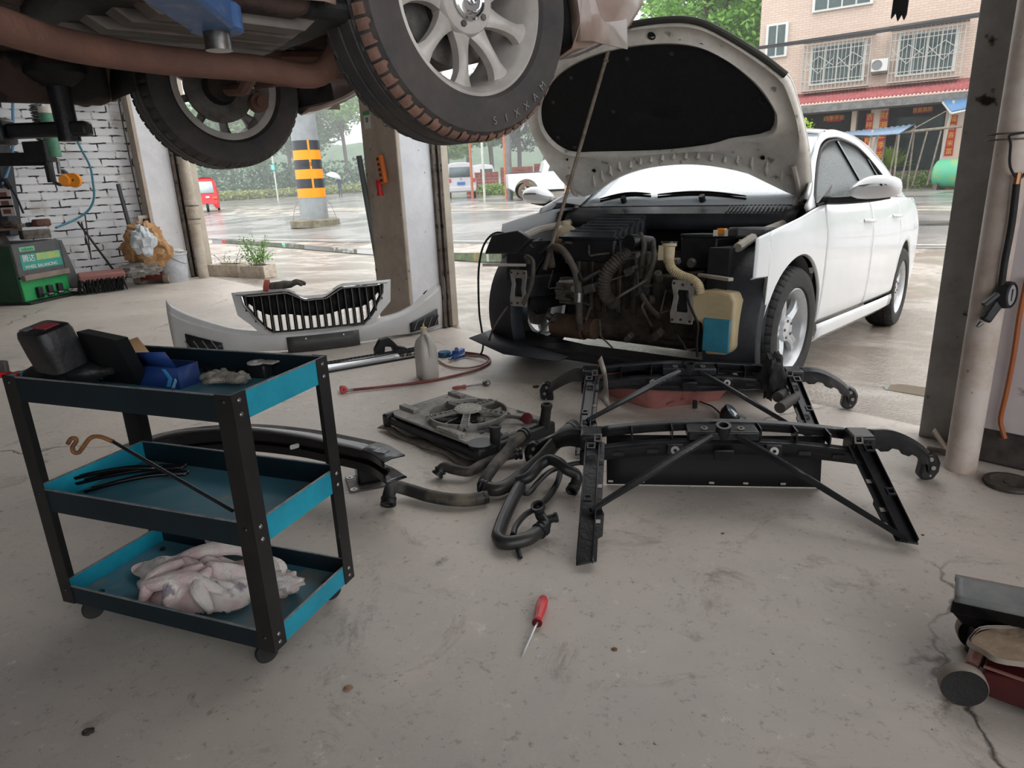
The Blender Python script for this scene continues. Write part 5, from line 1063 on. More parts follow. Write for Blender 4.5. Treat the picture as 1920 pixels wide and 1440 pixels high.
# spare underside relief
mb = MB(); rows = []
for k in range(25):
    x = -.98 + .92 * k / 24; e = math.sin(PI * k / 24) ** .35; rows.append([Vector((x, y, .34 - .10 * e * f)) for y, f in ((-.80, .0), (-.72, .85), (-.5, 1), (-.3, .9), (-.22, 0))])
mb.grid(rows).build('fuel_tank', under, rc)
rib_m = pm('dusty_ribbed_metal', (128, 122, 116), .6, (100, 92, 86), 5, metal=.3)
for k in range(4):
    y = -.50 - .085 * k; x0 = -.80 + .03 * k; x1 = -.26 - .02 * k; mb = MB(); pts = []
    for i in range(15): t = i / 14; pts.append(Vector((lerp(x0, x1, t), y - .01 * math.sin(t * PI), .205 + .07 * (1 - min(1, math.sin(PI * t) * 3)))))
    rows = [[p + Vector((0, w_, dz)) for w_, dz in ((-.031, .02), (-.026, 0), (.026, 0), (.031, .02))] for p in pts]; mb.grid(rows).build('heat_shield_rib', rib_m, rc, solid=.003)
mb = MB(); mb.box((-.53, -.63, .25), (.56, .38, .05)); mb.build('heat_shield_core', black_rubber, rc, bevel=.02)
P_ = [rpix(x, y, 'z', .165) for x, y in ((-60, 30), (0, 48), (130, 85), (300, 112), (480, 128), (600, 138), (650, 128))]; P_[-1] = P_[-2] + Vector((.06, -.06, .10)); P_ = [P_[0] + (P_[0] - P_[1]) * 1.5] + P_
mb = MB(); mb.tube(cat(P_, 6), .029, 14); mb.build('exhaust_pipe', brown_pipe, rc)
P_ = [rpix(x, y, 'z', .24) for x, y in ((0, 72), (120, 95), (250, 118), (420, 135), (560, 150), (680, 160))]
mb = MB(); rows = []
for p in cat(P_, 4): rows.append([p + Vector((0, -.16, .06)), p + Vector((0, -.1, .0)), p + Vector((0, .0, -.0)), p + Vector((0, .06, .05))])
mb.grid(rows).build('chassis_member', pm('dusty_brown_member', (112, 90, 80), .85, (84, 66, 60), 5), rc, solid=.004)
for s_ in (-1, 1):
    mb = MB(); mb.tube([(-.0, s_ * .62, .27), (-.05, s_ * .35, .24), (-.1, s_ * .12, .27)], .022, 8); mb.tube([(.12, s_ * .64, .30), (.16, s_ * .3, .28)], .018, 8); mb.build('suspension_arm', brown_pipe, rc)
    mb = MB(); mb.cyl((.02, s_ * .6, .34), (.02, s_ * .54, .62), .05, .055, 14); mb.build('strut', black_rubber, rc)
    mb = MB(); mb.lathe([(0, -.01), (.035, -.01), (.035, .03), (.02, .03), (.02, .05), (0, .05)], (.08, s_ * .56, .22), (0, -s_, 0), 14); mb.build('suspension_bush', brown_pipe, rc)
mb = MB(); mb.bar((.2, -.5, .30), (.2, .5, .30), .12, .05); mb.build('front_crossmember', black_rubber, rc, bevel=.01)
# lift arms: each carries the car
blue_m = pm('blue_lift_paint', (52, 92, 146), .5, (120, 132, 148), 22, lo=.5, hi=.72, c3=(70, 62, 58), s3=14, t3=.68)
la = thing('lift_arm', 'blue chipped lift arm with a round pad under the near side of the raised car', 'lift arm', RM @ Vector((-.5, -.8, .13)), (0, 0, RR))
tip = rpix(402, 34, 'z', .175); base = rpix(120, -190, 'z', .165)
def L2(p): return RM @ Vector(p)
mb = MB(); mb.bar(L2(tip + Vector((-.02, -.03, 0))), L2(base), .075, .05); mb.build('arm_beam', blue_m, la, world=True, bevel=.006)
mb = MB(); mb.lathe([(0, -.022), (.040, -.022), (.044, -.018), (.044, .018), (.040, .022), (0, .022)], L2(tip), ZZ, 24); mb.build('arm_eye', blue_m, la, world=True)
mb = MB(); mb.cyl(L2(tip + Vector((0, 0, -.05))), L2(tip + Vector((0, 0, .05))), .022, n=20); mb.build('pad_screw', steel, la, world=True)
mb = MB(); mb.lathe([(0, .05), (.045, .05), (.05, .055), (.05, .075), (0, .075)], L2(tip), ZZ, 24); mb.build('pad', black_rubber, la, world=True)
lb = thing('lift_arm', 'black lift arm with a flanged pad under the far side of the raised car', 'lift arm', L2((-.53, .75, .1)), (0, 0, RR)); tip = Vector((-.545, .74, .22))
mb = MB(); mb.lathe([(0, .045), (.045, .05), (.09, .085), (.095, .09), (.095, .11), (0, .11)], L2(tip), ZZ, 28); mb.build('pad', black_rubber, lb, world=True)
mb = MB(); mb.cyl(L2(tip + Vector((0, 0, -.13))), L2(tip + Vector((0, 0, .05))), .036, n=20); mb.build('pad_screw', black_plastic, lb, world=True)
far_end = tip + Vector((-.62, .48, -.09)); mid_ = tip + Vector((-.155, .12, -.09))
mb = MB(); mb.bar(L2(tip + Vector((.06, -.045, -.09))), L2(mid_), .06, .05); mb.build('arm_tip', black_plastic, lb, world=True, bevel=.01)
mb = MB(); mb.bar(L2(mid_), L2(far_end), .09, .09); mb.build('arm_beam', black_plastic, lb, world=True, bevel=.012)
# ============================================================ things along the left wall
def wy(px, py, Y): return onp(px, py, (0, Y, 0), (0, 1, 0))
def wl(px, py, off=.0): return onp(px, py, uv(-9.98 + off, 0), UU)
# tyre changer
A = at(50, 572); B = at(135, 553); fd = (B - A).normalized(); fn = Vector((fd.y, -fd.x, 0)); W_ = (B - A).length
tcg = thing('tyre_changer', 'green and black tyre changer with three pedals standing by the brick wall', 'tyre changer', A)
gm = pm('green_machine_paint', (44, 156, 86), .45, (36, 134, 74), 4, c3=(60, 70, 60), s3=12, t3=.72); gd = pm('dark_green_side', (34, 62, 46), .6, (44, 80, 56), 3); gg = pm('grey_machine_panel', (72, 76, 78), .6, (92, 92, 90), 6)
def mbx(mb, f0, f1, d0, d1, z0, z1):      # along the front face, depth behind it, height
    vs = [A + fd * f - fn * d + ZZ * z for z in (z0, z1) for d in (d0, d1) for f in (f0, f1)]
    return mb.add(vs, [(0, 2, 3, 1), (4, 5, 7, 6), (0, 1, 5, 4), (2, 6, 7, 3), (0, 4, 6, 2), (1, 3, 7, 5)])
# heights from the picture, on the front face
def ff(px, py): p = onp(px, py, A, fn); d = p - A; return d.dot(fd), p.z
mb = MB(); mbx(mb, 0, W_, .0, .85, .03, .28); mb.build('lower_cabinet', gm, tcg, world=True, bevel=.01)
mb = MB(); mbx(mb, -.008, W_ * .99, -.004, .86, .30, .66); mb.build('upper_cabinet', gg, tcg, world=True, bevel=.012)
mb = MB(); mbx(mb, -.014, 0, .02, .84, .03, .64); mb.build('side_panel', gd, tcg, world=True, bevel=.003)
q1 = [A + fd * W_ + ZZ * .03, at(152, 546, .03), at(152, 546, .03) + ZZ * .0]
mb = MB(); e = at(156, 543, .03); tp_ = A + fd * W_ * 1.0 + ZZ * .64; mb.add([A + fd * W_ + ZZ * .1, e + ZZ * .02, tp_ + (e - A - fd * W_) * .2, tp_, A + fd * W_ + ZZ * .1 - fn * .5, e + ZZ * .02 - fn * .5, tp_ + (e - A - fd * W_) * .2 - fn * .5, tp_ - fn * .5], [(0, 1, 2, 3), (7, 6, 5, 4), (0, 4, 5, 1), (1, 5, 6, 2), (2, 6, 7, 3), (3, 7, 4, 0)]); mb.build('side_cover', gg, tcg, world=True, bevel=.006)
mb = MB(); mbx(mb, .02, W_ * 1.0, -.05, .02, .26, .32); mb.build('ledge', pm('dusty_ledge', (142, 128, 118), .7, (120, 104, 96), 8), tcg, world=True, bevel=.006)
mb = MB(); mbx(mb, -.02, W_ * 1.15, -.07, .9, 0, .03); mb.build('base_plate', black_plastic, tcg, world=True)
for k in range(3):
    f = W_ * (.30 + .22 * k); mb = MB(); mbx(mb, f - .035, f + .035, -.04, .02, .05, .17); mb.build('pedal_box', black_plastic, tcg, world=True, bevel=.01); mb = MB(); mbx(mb, f, f + .07, -.13, -.03, .075, .095); mb.build('pedal', steel, tcg, world=True, bevel=.004)
mb = MB(); mbx(mb, .06, W_ * .95, -.007, .0, .37, .54); lab = mb.build('label_plate', pm('teal_label', (60, 150, 136), .4), tcg, world=True)
mb = MB(); mbx(mb, W_ * .42, W_ * .92, -.009, -.006, .46, .535); mb.build('label_picture', pm('label_picture', (190, 184, 120), .4, (120, 180, 110), 9), lab, world=True)
mb = MB(); mbx(mb, .07, W_ * .42, -.009, -.006, .57, .62); l2 = mb.build('name_strip', pm('pale_green_strip', (120, 180, 150), .4), tcg, world=True)
wt = pm('white_print', (226, 232, 228), .5)
text_obj('celonita', 'lettering', .05, gm, frameM(A + fd * W_ * .27 + fn * .011 + ZZ * .595, fd, ZZ, fn), tcg, ext=.001)
text_obj('腾达', 'lettering', .085, wt, frameM(A + fd * W_ * .25 + fn * .012 + ZZ * .49, fd, ZZ, fn), tcg, ext=.001)
text_obj('WHEEL BALANCING', 'lettering', .05, wt, frameM(A + fd * W_ * .48 + fn * .012 + ZZ * .40, fd, ZZ, fn), tcg, ext=.001)
# turntable, clamps and junk on top
TT = wy(45, 452, 7.9); TT.z = .72; tt0 = A + fd * .2 - fn * .42
mb = MB(); mb.cyl(tt0 + ZZ * .66, tt0 + ZZ * .78, .16, .12, 20); mb.build('turntable_hub', eng_m, tcg, world=True)
mb = MB(); mb.lathe([(0, .80), (.30, .80), (.30, .825), (0, .825)], tt0, ZZ, 28)
for k in range(4): a_ = k * PI / 2 + .4; mb.box(tt0 + Vector((.25 * math.cos(a_), .25 * math.sin(a_), .85)), (.12, .07, .05), Matrix.Rotation(a_, 3, 'Z'))
mb.build('turntable', eng_rust, tcg, world=True, bevel=.005)
mb = MB(); mb.box(A + fd * .45 - fn * .1 + ZZ * .735, (.28, .14, .1), Matrix.Rotation(.9, 3, 'Z')); mb.build('grimy_block', pm('grimy_grey', (120, 114, 106), .8, (80, 72, 66), 14, bump=.4), tcg, world=True, bevel=.01)
# column with stickers and the helper arm
cb = wy(10, 430, 8.2); cb.z = .66; mb = MB(); mb.bar(wy(16, 440, 8.25), wy(-14, 240, 8.25), .22, .2); mb.build('column', pm('dark_grey_column', (64, 66, 70), .6), tcg, world=True, bevel=.01)
for k, z in enumerate((1.16, 1.02, .88)):
    c = wy(7 + 4 * k, 363 + 16 * k, 8.13); mb = MB(); mb.box(c, (.16, .006, .12)); lb_ = mb.build('warning_label', pm('pale_label', (214, 204, 200), .6), tcg, world=True)
    mb = MB(); mb.box(c + Vector((-.01, -.004, -.01)), (.09, .003, .05)); mb.build('label_print', pm('brown_print', (130, 84, 74), .6), tcg, world=True)
hy_ = 8.0; P1 = wy(-20, 297, hy_); P2 = wy(92, 298, hy_)
mb = MB(); mb.bar(P1 - Vector((.5, 0, 0)), P2, .12, .14); mb.build('helper_arm', black_plastic, tcg, world=True, bevel=.008)
mb = MB(); mb.box((wy(58, 285, hy_) + wy(90, 285, hy_)) / 2, (.24, .18, .22)); mb.build('arm_head', black_plastic, tcg, world=True, bevel=.01)
S0, S1 = wy(66, 196, hy_), wy(98, 342, hy_); mb = MB(); mb.cyl(S0, S1, .045, n=12); mb.build('vertical_shaft', black_plastic, tcg, world=True)
mb = MB(); pts = [lerp(S0, lerp(S0, S1, .5), t / 140) + Vector((math.cos(t * .75) * .055, math.sin(t * .75) * .055, 0)) for t in range(141)]; mb.tube(pts, .010, 5); mb.build('spring', steel, tcg, world=True)
mb = MB(); mb.cyl(wy(84, 200, hy_ - .1), wy(86, 212, hy_ - .1), .072, n=18); mb.build('cylinder_cap', pm('pale_cap', (206, 200, 190), .5), tcg, world=True)
mb = MB(); mb.cyl(wy(86, 212, hy_ - .1), wy(105, 294, hy_ - .1), .068, .058, n=20); mb.build('air_cylinder', pm('dull_green_cylinder', (92, 142, 116), .6, (74, 122, 98), 16, bump=.2), tcg, world=True)
mb = MB(); mb.cyl(wy(107, 296, hy_ - .1), wy(112, 326, hy_ - .1), .02, n=10); mb.tube(cat([wy(100, 340, hy_), wy(112, 346, hy_), wy(122, 343, hy_)], 4), .02, 8); mb.build('tool_holder', steel, tcg, world=True)
mb = MB(); mb.tube(cat([wy(110, 322, hy_ - .05), wy(120, 322, hy_ - .05), wy(128, 330, hy_ - .05), wy(130, 338, hy_ - .05)], 4), .025, 8); mb.build('curved_bracket', gg, tcg, world=True)
orm = pm('orange_nylon', (226, 140, 40), .45)
mb = MB(); mb.lathe([(0, -.08), (.05, -.08), (.07, -.02), (.045, 0), (.07, .02), (.05, .08), (0, .08)], wy(124, 338, hy_ - .1), Vector((.25, -1, 0)), 18); mb.build('orange_roller', orm, tcg, world=True)
mb = MB(); mb.lathe([(.012, -.03), (.075, -.03), (.08, 0), (.075, .03), (.012, .03)], wy(139, 338, hy_ - .1), Vector((.1, -1, 0)), 20); mb.build('orange_roller', orm, tcg, world=True)
mb = MB(); mb.tube(cat([wy(6, 340, 8.1), wy(14, 346, 8.05), wy(30, 368, 8.05), wy(44, 400, 8.05)], 5), .011, 6); mb.tube([wy(8, 340, 8.1), wy(18, 352, 8.06)], [.05, .03], 8); mb.build('control_cable', black_rubber, tcg, world=True)
# loose junk on top of the tyre changer
for i, (px, py, s_, nm, cc, lb_) in enumerate(((20, 425, .14, 'scrap_block', (86, 70, 62), 'brown scrap lump at the left of the turntable top'), (58, 420, .1, 'air_fitting', (60, 60, 62), 'dark air fitting among the clutter on the turntable'), (80, 428, .16, 'brush_head', (108, 72, 62), 'reddish brown worn brush head on the turntable edge'), (42, 428, .08, 'weight', (150, 140, 130), 'small pale wheel weight on the turntable'))):
    c = onp(px, py, tt0, (0, 1, 0)); c.z = .825 + s_ * .25; mb = MB(); mb.box(c, (s_, s_ * .7, s_ * .5), Euler((0, .0, .5 * i)).to_matrix()); o = mb.build(nm, pm('junk%d' % i, cc, .8, tuple(int(v * .7) for v in cc), 20, bump=.4), bevel=s_ * .12); tag(o, lb_, nm.replace('_', ' '))
def wire(name, label, catg, pts, r, m, sub=6, group=None): mb = MB(); mb.tube(cat(pts, sub), r, 8); return tag(mb.build(name, m), label, catg, group)
blue_h = pm('teal_air_hose', (66, 132, 146), .4, (54, 112, 128), 4)
wire('air_hose', 'long teal air hose hanging in a loop on the brick wall', 'hose', [wl(121, 192, .05), wl(130, 230, .06), wl(150, 275, .06), wl(168, 310, .06), wl(174, 340, .06), wl(176, 372, .07), wl(165, 395, .08), wl(140, 412, .15), wl(105, 427, .5)], .013, blue_h)
wire('air_hose', 'blue air hose hanging at the far left of the brick wall', 'hose', [wl(42, 124, .05), wl(30, 140, .06), wl(25, 165, .06), wl(24, 215, .06), wl(26, 250, .06), wl(22, 290, .06), wl(15, 320, .06), wl(5, 345, .2)], .015, pm('blue_air_hose', (92, 140, 176), .4))
# hose reel
rc_ = wl(178, 165, .16); reel = thing('hose_reel', 'round grey hose reel mounted high on the brick wall', 'hose reel', rc_); axr = (UU * .75 - VV * .65).normalized()
mb = MB(); mb.lathe([(0, -.02), (.03, -.02), (.19, 0), (.20, .02), (.19, .05), (.0, .05)], rc_ + axr * .0, -VV * .9 + UU * .45, 32); mb.build('reel_disc', pm('grey_reel', (148, 150, 150), .5, (118, 120, 120), 9), reel, world=True)
mb = MB(); mb.box(wl(190, 165, .13), (.18, .16, .36), Matrix.Rotation(RR, 3, 'Z')); mb.build('reel_housing', pm('pale_housing', (180, 180, 178), .6), reel, world=True, bevel=.02)
mb = MB(); mb.box(wl(196, 168, .23), (.06, .10, .16), Matrix.Rotation(RR, 3, 'Z')); mb.build('housing_slot', black_plastic, reel, world=True)
mb = MB(); mb.tube(cat([wl(200, 180, .05), wl(206, 205, .05), wl(213, 234, .05)], 4), .006, 6); mb.build('pull_cord', steel, reel, world=True)
mb = MB(); mb.tube(cat([wl(133, 190, .05), wl(150, 197, .05), wl(164, 199, .05), wl(180, 192, .08)], 4), .010, 6); mb.build('feed_cable', black_rubber, reel, world=True)
wire('wall_conduit', 'thin dark conduit running down the brick wall beside the corner', 'conduit', [wl(214, 138, .02), wl(228, 220, .02), wl(246, 310, .02), wl(262, 385, .02), wl(270, 415, .02)], .008, pm('dark_conduit', (66, 58, 54), .8), 3)
mb = MB(); mb.bar(wl(221, 345, .04), wl(243, 426, .12), .045, .035); lv = mb.build('pry_bar', black_plastic, bevel=.008); tag(lv, 'long black bar leaning on the brick wall near the corner', 'bar')
sk = thing('socket_outlet', 'small socket box in a worn frame at the foot of the brick wall corner', 'socket outlet', wl(272, 418, .03)); Rw = Matrix.Rotation(RR, 3, 'Z')
mb = MB(); mb.box(wl(273, 416, .04), (.17, .05, .17), Rw); mb.build('frame', tile_m, sk, world=True, bevel=.005); mb = MB(); mb.box(wl(275, 417, .075), (.07, .04, .10), Rw); mb.build('socket', black_plastic, sk, world=True, bevel=.004); mb = MB(); mb.box(wl(276, 415, .098), (.03, .006, .02), Rw); mb.build('brass_contact', orm, sk, world=True)
# rods and broom
for i, (x0, y0, x1, y1, r_, mm, lb_) in enumerate(((159, 400, 171, 486, .008, 'g', 'thin grey rod leaning upright against the brick wall'), (153, 416, 172, 487, .007, 'g', 'second thin grey rod crossing the first against the brick wall'), (146, 416, 212, 505, .014, 'k', 'black broom handle slanting down from the brick wall'))):
    p0 = wl(x0, y0, .06); p1 = wl(x1, y1, .3); mb = MB(); mb.cyl(p0, p1, r_, n=8); tag(mb.build('rod', MATS['dark_conduit'] if mm == 'g' else black_plastic), lb_, 'rod')
bh = at(196, 548, .0); broom = thing('broom', 'worn push broom with dark bristles lying by the brick wall', 'broom', bh)
mb = MB(); mb.box(bh + Vector((-.02, .05, .2)), (.5, .12, .09), Matrix.Rotation(.72, 3, 'Z') @ Matrix.Rotation(.35, 3, 'X')); mb.build('broom_head', pm('dusty_pink_head', (150, 104, 98), .8), broom, world=True, bevel=.02)
mb = MB(); rnd = random.Random(4)
for k in range(200): p = bh + Matrix.Rotation(.72, 3, 'Z') @ Vector((rnd.uniform(-.24, .24), rnd.uniform(-.01, .08), .17)); mb.cyl(p, p + Vector((rnd.uniform(-.01, .07), -.07 + rnd.uniform(-.02, .02), -.16)), .004, n=4)
mb.build('bristles', black_rubber, broom, world=True)
mb = MB(); rows = [[at(185, 543, 0) + Vector((.28 * i / 8, .11 * math.sin(t), .10 * (1 - math.cos(t)) * .9)) for t in [PI * .9 * k / 10 for k in range(11)]] for i in range(9)]; tag(mb.grid(rows).build('curved_scrap', dirty_rubber, solid=.012), 'curved dark rubber scrap lying on the floor in front of the broom', 'scrap')
mb = MB(); mb.box(at(205, 520, .02) + ZZ * .10, (.75, .2, .16), Matrix.Rotation(-.1, 3, 'Z')); tag(mb.build('grimy_beam', pm('grimy_wood', (92, 84, 78), .9, (62, 56, 52), 9, bump=.4), bevel=.02), 'grimy low wooden beam on the floor against the brick wall', 'beam')
# crumpled brown bag with white plastic
def crumple(c, rad, seed, amp=.25, n=28, m=18, open_top=False, fr=4.0):
    from mathutils import noise as nz
    rows = []
    for i in range(m + 1):
        t = PI * (.0 if not open_top else .0) + PI * i / m; row = []
        for k in range(n):
            a = 2 * PI * k / n; d = Vector((math.sin(t) * math.cos(a), math.sin(t) * math.sin(a), math.cos(t)))
            f = 1 + amp * (nz.noise(d * fr * .6 + Vector((seed, 0, 0))) * 1.3 + abs(nz.noise(d * fr * 1.7 + Vector((0, seed, 0)))) * .9 - .3); row.append(Vector(c) + Vector((d.x * rad[0], d.y * rad[1], d.z * rad[2])) * f)
        rows.append(row)
    return MB().grid(rows, close_u=True)
bc = wy(272, 462, 8.75)
bag = thing('paper_bag', 'crumpled brown paper sack by the brick wall corner', 'bag', Vector((bc.x, 8.75, 0)))
o = crumple((0, 0, 0), (.27, .20, .30), 5, .26, 60, 40, fr=3.4); o.tf(Matrix.Translation(bc + Vector((0, 0, -.02)))); o.build('sack', pm('brown_kraft_paper', (190, 150, 108), .85, (160, 120, 82), 6, bump=.7, bscale=14), bag, world=True, sharp=20)
mb = MB()
for k, (x0, y0, x1, y1) in enumerate(((240, 425, 300, 455), (300, 460, 315, 475), (238, 440, 250, 490))): mb.tube(cat([wy(x0, y0, 8.6), wy((x0 + x1) / 2 + 4, (y0 + y1) / 2 - 3, 8.55), wy(x1, y1, 8.6)], 5), .03, 7)
mb.build('folded_rim', MATS['brown_kraft_paper'], bag, world=True)
o = crumple(wy(268, 452, 8.5), (.145, .10, .17), 9, .3, 30, 20, fr=4); tag(o.build('plastic_bag', pm('white_plastic_film', (226, 232, 236), .35, (206, 214, 220), 6, trans=.1), sharp=25), 'crumpled white plastic bag stuffed in the brown paper sack', 'plastic bag')
o = crumple(wy(262, 505, 8.6), (.26, .16, .09), 12, .4, 30, 16, fr=5); tag(o.build('plastic_film', pm('clear_film', (196, 192, 188), .3, trans=.5), sharp=25), 'clear crumpled plastic film below the paper sack', 'plastic film')
# little red trolley jack under the sack
jp = at(288, 532); cj = thing('trolley_jack', 'small red trolley jack on the floor under the paper sack', 'jack', jp)
mb = MB(); mb.box(jp + Vector((0, .14, .1)), (.3, .3, .07)); mb.build('frame', pm('dusty_red', (130, 50, 46), .6, (98, 60, 54), 9), cj, world=True, bevel=.01)
for dx in (-.19, .19): mb = MB(); mb.lathe([(0, -.035), (.055, -.035), (.06, 0), (.055, .035), (0, .035)], jp + Vector((dx, .0, .06)), (1, 0, 0), 18); mb.build('wheel', pm('dusty_wheel', (132, 120, 108), .8), cj, world=True)
mb = MB(); mb.cyl(jp + Vector((-.19, 0, .06)), jp + Vector((.19, 0, .06)), .015, n=8); mb.bar(jp + Vector((.1, .1, .1)), jp + Vector((-.02, .3, .24)), .05, .03); mb.build('lift_bar', MATS['dusty_red'], cj, world=True)
# bucket
bk = at(330, 527); bkt = thing('bucket', 'white plastic bucket with a blue label standing by the left pillar', 'bucket', bk); wb = pm('dirty_white_plastic', (196, 200, 208), .5, (168, 170, 174), 7, c3=(120, 112, 104), s3=12, t3=.68)
mb = MB(); mb.lathe([(0, 0), (.155, 0), (.16, .01), (.185, .34), (.195, .345), (.195, .37), (.18, .37), (.175, .34), (.15, .03), (0, .03)], bk + ZZ * .0, ZZ, 32); mb.build('bucket_body', wb, bkt, world=True)
mb = MB(); mb.lathe([(.165, .14), (.174, .245)], bk, ZZ, 12, a0=2.1 + 1.2, a1=3.0 + 1.2); 
mb = MB(); dcam = (CAM - bk); dcam.z = 0; dcam.normalize(); ac = math.atan2(dcam.y, dcam.x); rows = []
for k in range(9):
    a_ = ac - .95 - .7 * k / 8; rows.append([bk + Vector((math.cos(a_) * r_, math.sin(a_) * r_, z)) for r_, z in ((.172, .10), (.181, .24))])
mb.grid(rows).build('blue_label', pm('blue_label', (44, 62, 150), .4), bkt, world=True, solid=.003)
mb = MB(); mb.tube(cat([bk + Vector((.19 * math.cos(a_), .19 * math.sin(a_), .36 - .14 * abs(math.sin((a_ - ac + .3) )))) for a_ in [ac - 1.2 + 2.2 * k / 8 for k in range(9)]], 3), .004, 5); mb.build('bucket_handle', dull_steel, bkt, world=True)
o = crumple(bk + ZZ * .375, (.15, .15, .05), 21, .4, 28, 12, fr=5); o.build('foam_contents', pm('foam_white', (214, 212, 206), .9, bump=.6, bscale=30), bkt, world=True)
# downpipe at the left pillar and planter troughs
pbse = atg(383, 521); mb = MB(); mb.cyl(pbse, pbse + ZZ * 4, .065, n=18); dp = thing('downpipe', 'dirty white downpipe on the outside of the left pillar', 'pipe', pbse); mb.build('pipe', pm('stained_white_pipe', (196, 186, 172), .55, (150, 134, 116), 4, lo=.4, hi=.7), dp, world=True)
mb = MB(); mb.cyl(pbse + ZZ * .72, pbse + ZZ * 1.02, .078, n=18); mb.build('pipe_joint', MATS['stained_white_pipe'], dp, world=True, bevel=.004); mb = MB()
for z in (.78, .95): mb.tube([pbse + Vector((.084 * math.cos(a_), .084 * math.sin(a_), z)) for a_ in [2 * PI * k / 16 for k in range(16)]], .006, 5, closed=True); 
mb.build('wire_tie', rust, dp, world=True)
stonew = pm('flaking_white_trough', (204, 194, 180), .9, (168, 142, 118), 14, lo=.45, hi=.72, bump=.5, bscale=40)
for i, (x0, x1, yb, lb_) in enumerate(((392, 448, 518, 'left white stone planter trough with bare soil beside the downpipe'), (452, 497, 521, 'right white stone planter trough with a green leafy plant'))):
    a = atg(x0, yb); b = atg(x1, yb + 2); a.z = b.z = min(a.z, b.z); d = (b - a).normalized(); wv = Vector((-d.y, d.x, 0)); t = thing('planter_trough', lb_, 'planter', (a + b) / 2)
    L_ = (b - a).length; mb = MB(); Rz = Matrix.Rotation(math.atan2(d.y, d.x), 3, 'Z'); c = (a + b) / 2 + wv * .13
    ou = [(-L_ / 2, -.13), (L_ / 2, -.13), (L_ / 2, .13), (-L_ / 2, .13)]; inn = [(-L_ / 2 + .03, -.1), (L_ / 2 - .03, -.1), (L_ / 2 - .03, .1), (-L_ / 2 + .03, .1)]
    mb.ring(ou, inn, c, d, wv, ZZ, .17); mb.build('trough', stonew, t, world=True, bevel=.008)
    mb = MB(); mb.box(c + ZZ * .12, (L_ - .06, .2, .05), Rz); mb.build('soil', pm('dark_soil', (84, 66, 52), .95, bump=.6), t, world=True)
    pl = thing('leafy_plant', 'bushy green plant growing in the right planter trough' if i else 'sparse bare stemmed plant in the left planter trough', 'plant', c + ZZ * .14); rnd = random.Random(20 + i); mbs = MB(); mbl = MB()
    for k in range(26 if i else 7):
        a_ = rnd.uniform(0, 6.28); hgt = rnd.uniform(.18, .42) if i else rnd.uniform(.08, .26); p0 = c + ZZ * .14 + d * rnd.uniform(-L_ * .3, L_ * .3) + wv * rnd.uniform(-.06, .06); p1 = p0 + Vector((math.cos(a_) * .13, math.sin(a_) * .1, hgt)); mbs.tube(cat([p0, (p0 + p1) / 2 + Vector((0, 0, .03)), p1], 3), .003, 4)
        for j in range(26 if i else 5):
            tt = rnd.uniform(.25, 1.05); p = lerp(p0, p1, tt) + Vector((rnd.uniform(-.05, .05), rnd.uniform(-.05, .05), rnd.uniform(-.03, .03))); v = Vector((rnd.uniform(-1, 1), rnd.uniform(-1, 1), rnd.uniform(-.2, .8))).normalized(); w2 = v.orthogonal().normalized(); s_ = rnd.uniform(.008, .017); k0 = len(mbl.v)
            mbl.v += [p, p + v * s_ + w2 * s_ * .6, p + v * s_ * 2.2, p + v * s_ - w2 * s_ * .6]; mbl.f.append((k0, k0 + 1, k0 + 2, k0 + 3))
    mbs.build('stems', pm('plant_stem', (110, 120, 80), .7), pl, world=True); mbl.build('leaves', leafmat('plant_leaf', (120, 170, 78), (84, 140, 56), 9), pl, world=True)
# ---- on the middle pillar: face at v = 2.80
def wm(px, py, off=.0): return onp(px, py, uv(0, 2.80 - off), VV)
sp_ = thing('power_strip', 'orange power strip hanging on the middle pillar', 'power strip', wm(716, 318, .02)); a = wm(711, 292, .03); b = wm(721, 344, .03)
mb = MB(); mb.bar(a, b, .06, .035, up=-VV); mb.build('strip_body', pm('orange_plastic_strip', (222, 118, 44), .45), sp_, world=True, bevel=.006)
for k in range(5): mb = MB(); p = lerp(a, b, .12 + .19 * k) - VV * .018; mb.box(p - UU * .008, (.012, .004, .02)); mb.box(p + UU * .008, (.012, .004, .02)); mb.build('socket_holes', black_plastic, sp_, world=True)
mb = MB(); mb.tube(cat([wm(712, 292, .02), wm(710, 275, .012), wm(708, 262, .012), wm(706, 240, .012), wm(703, 205, .012)], 4), .005, 6); mb.build('supply_cable', pm('beige_cable', (160, 140, 124), .6), sp_, world=True)
rp = thing('plug', 'red plug hanging below the orange power strip', 'plug', wm(712, 352, .03)); mb = MB(); mb.tube([wm(709, 338, .04), wm(711, 348, .04), wm(712, 356, .04), wm(713, 367, .04)], [.022, .024, .018, .026], 12); mb.build('plug_body', pm('red_plastic', (212, 40, 44), .4), rp, world=True); 
def sticker(name, label, x0, y0, x1, y1, c1, inner=None):
    a = wm(x0, y0, .004); b = wm(x1, y1, .004); t = thing(name, label, 'sticker', (a + b) / 2); w_ = abs((b - a).dot(UU)); h_ = abs(a.z - b.z); mb = MB(); mb.prism([(-w_ / 2, -h_ / 2), (w_ / 2, -h_ / 2), (w_ / 2, h_ / 2), (-w_ / 2, h_ / 2)], (a + b) / 2, UU, ZZ, -VV, .002); mb.build('paper', c1, t, world=True); return t, (a + b) / 2, w_, h_
wpap = pm('white_paper', (214, 214, 208), .6); grn = pm('green_ink', (44, 146, 76), .5)
t, c, w_, h_ = sticker('sticker', 'white sticker with a green head on the left of the middle pillar', 681, 210, 696, 240, wpap)
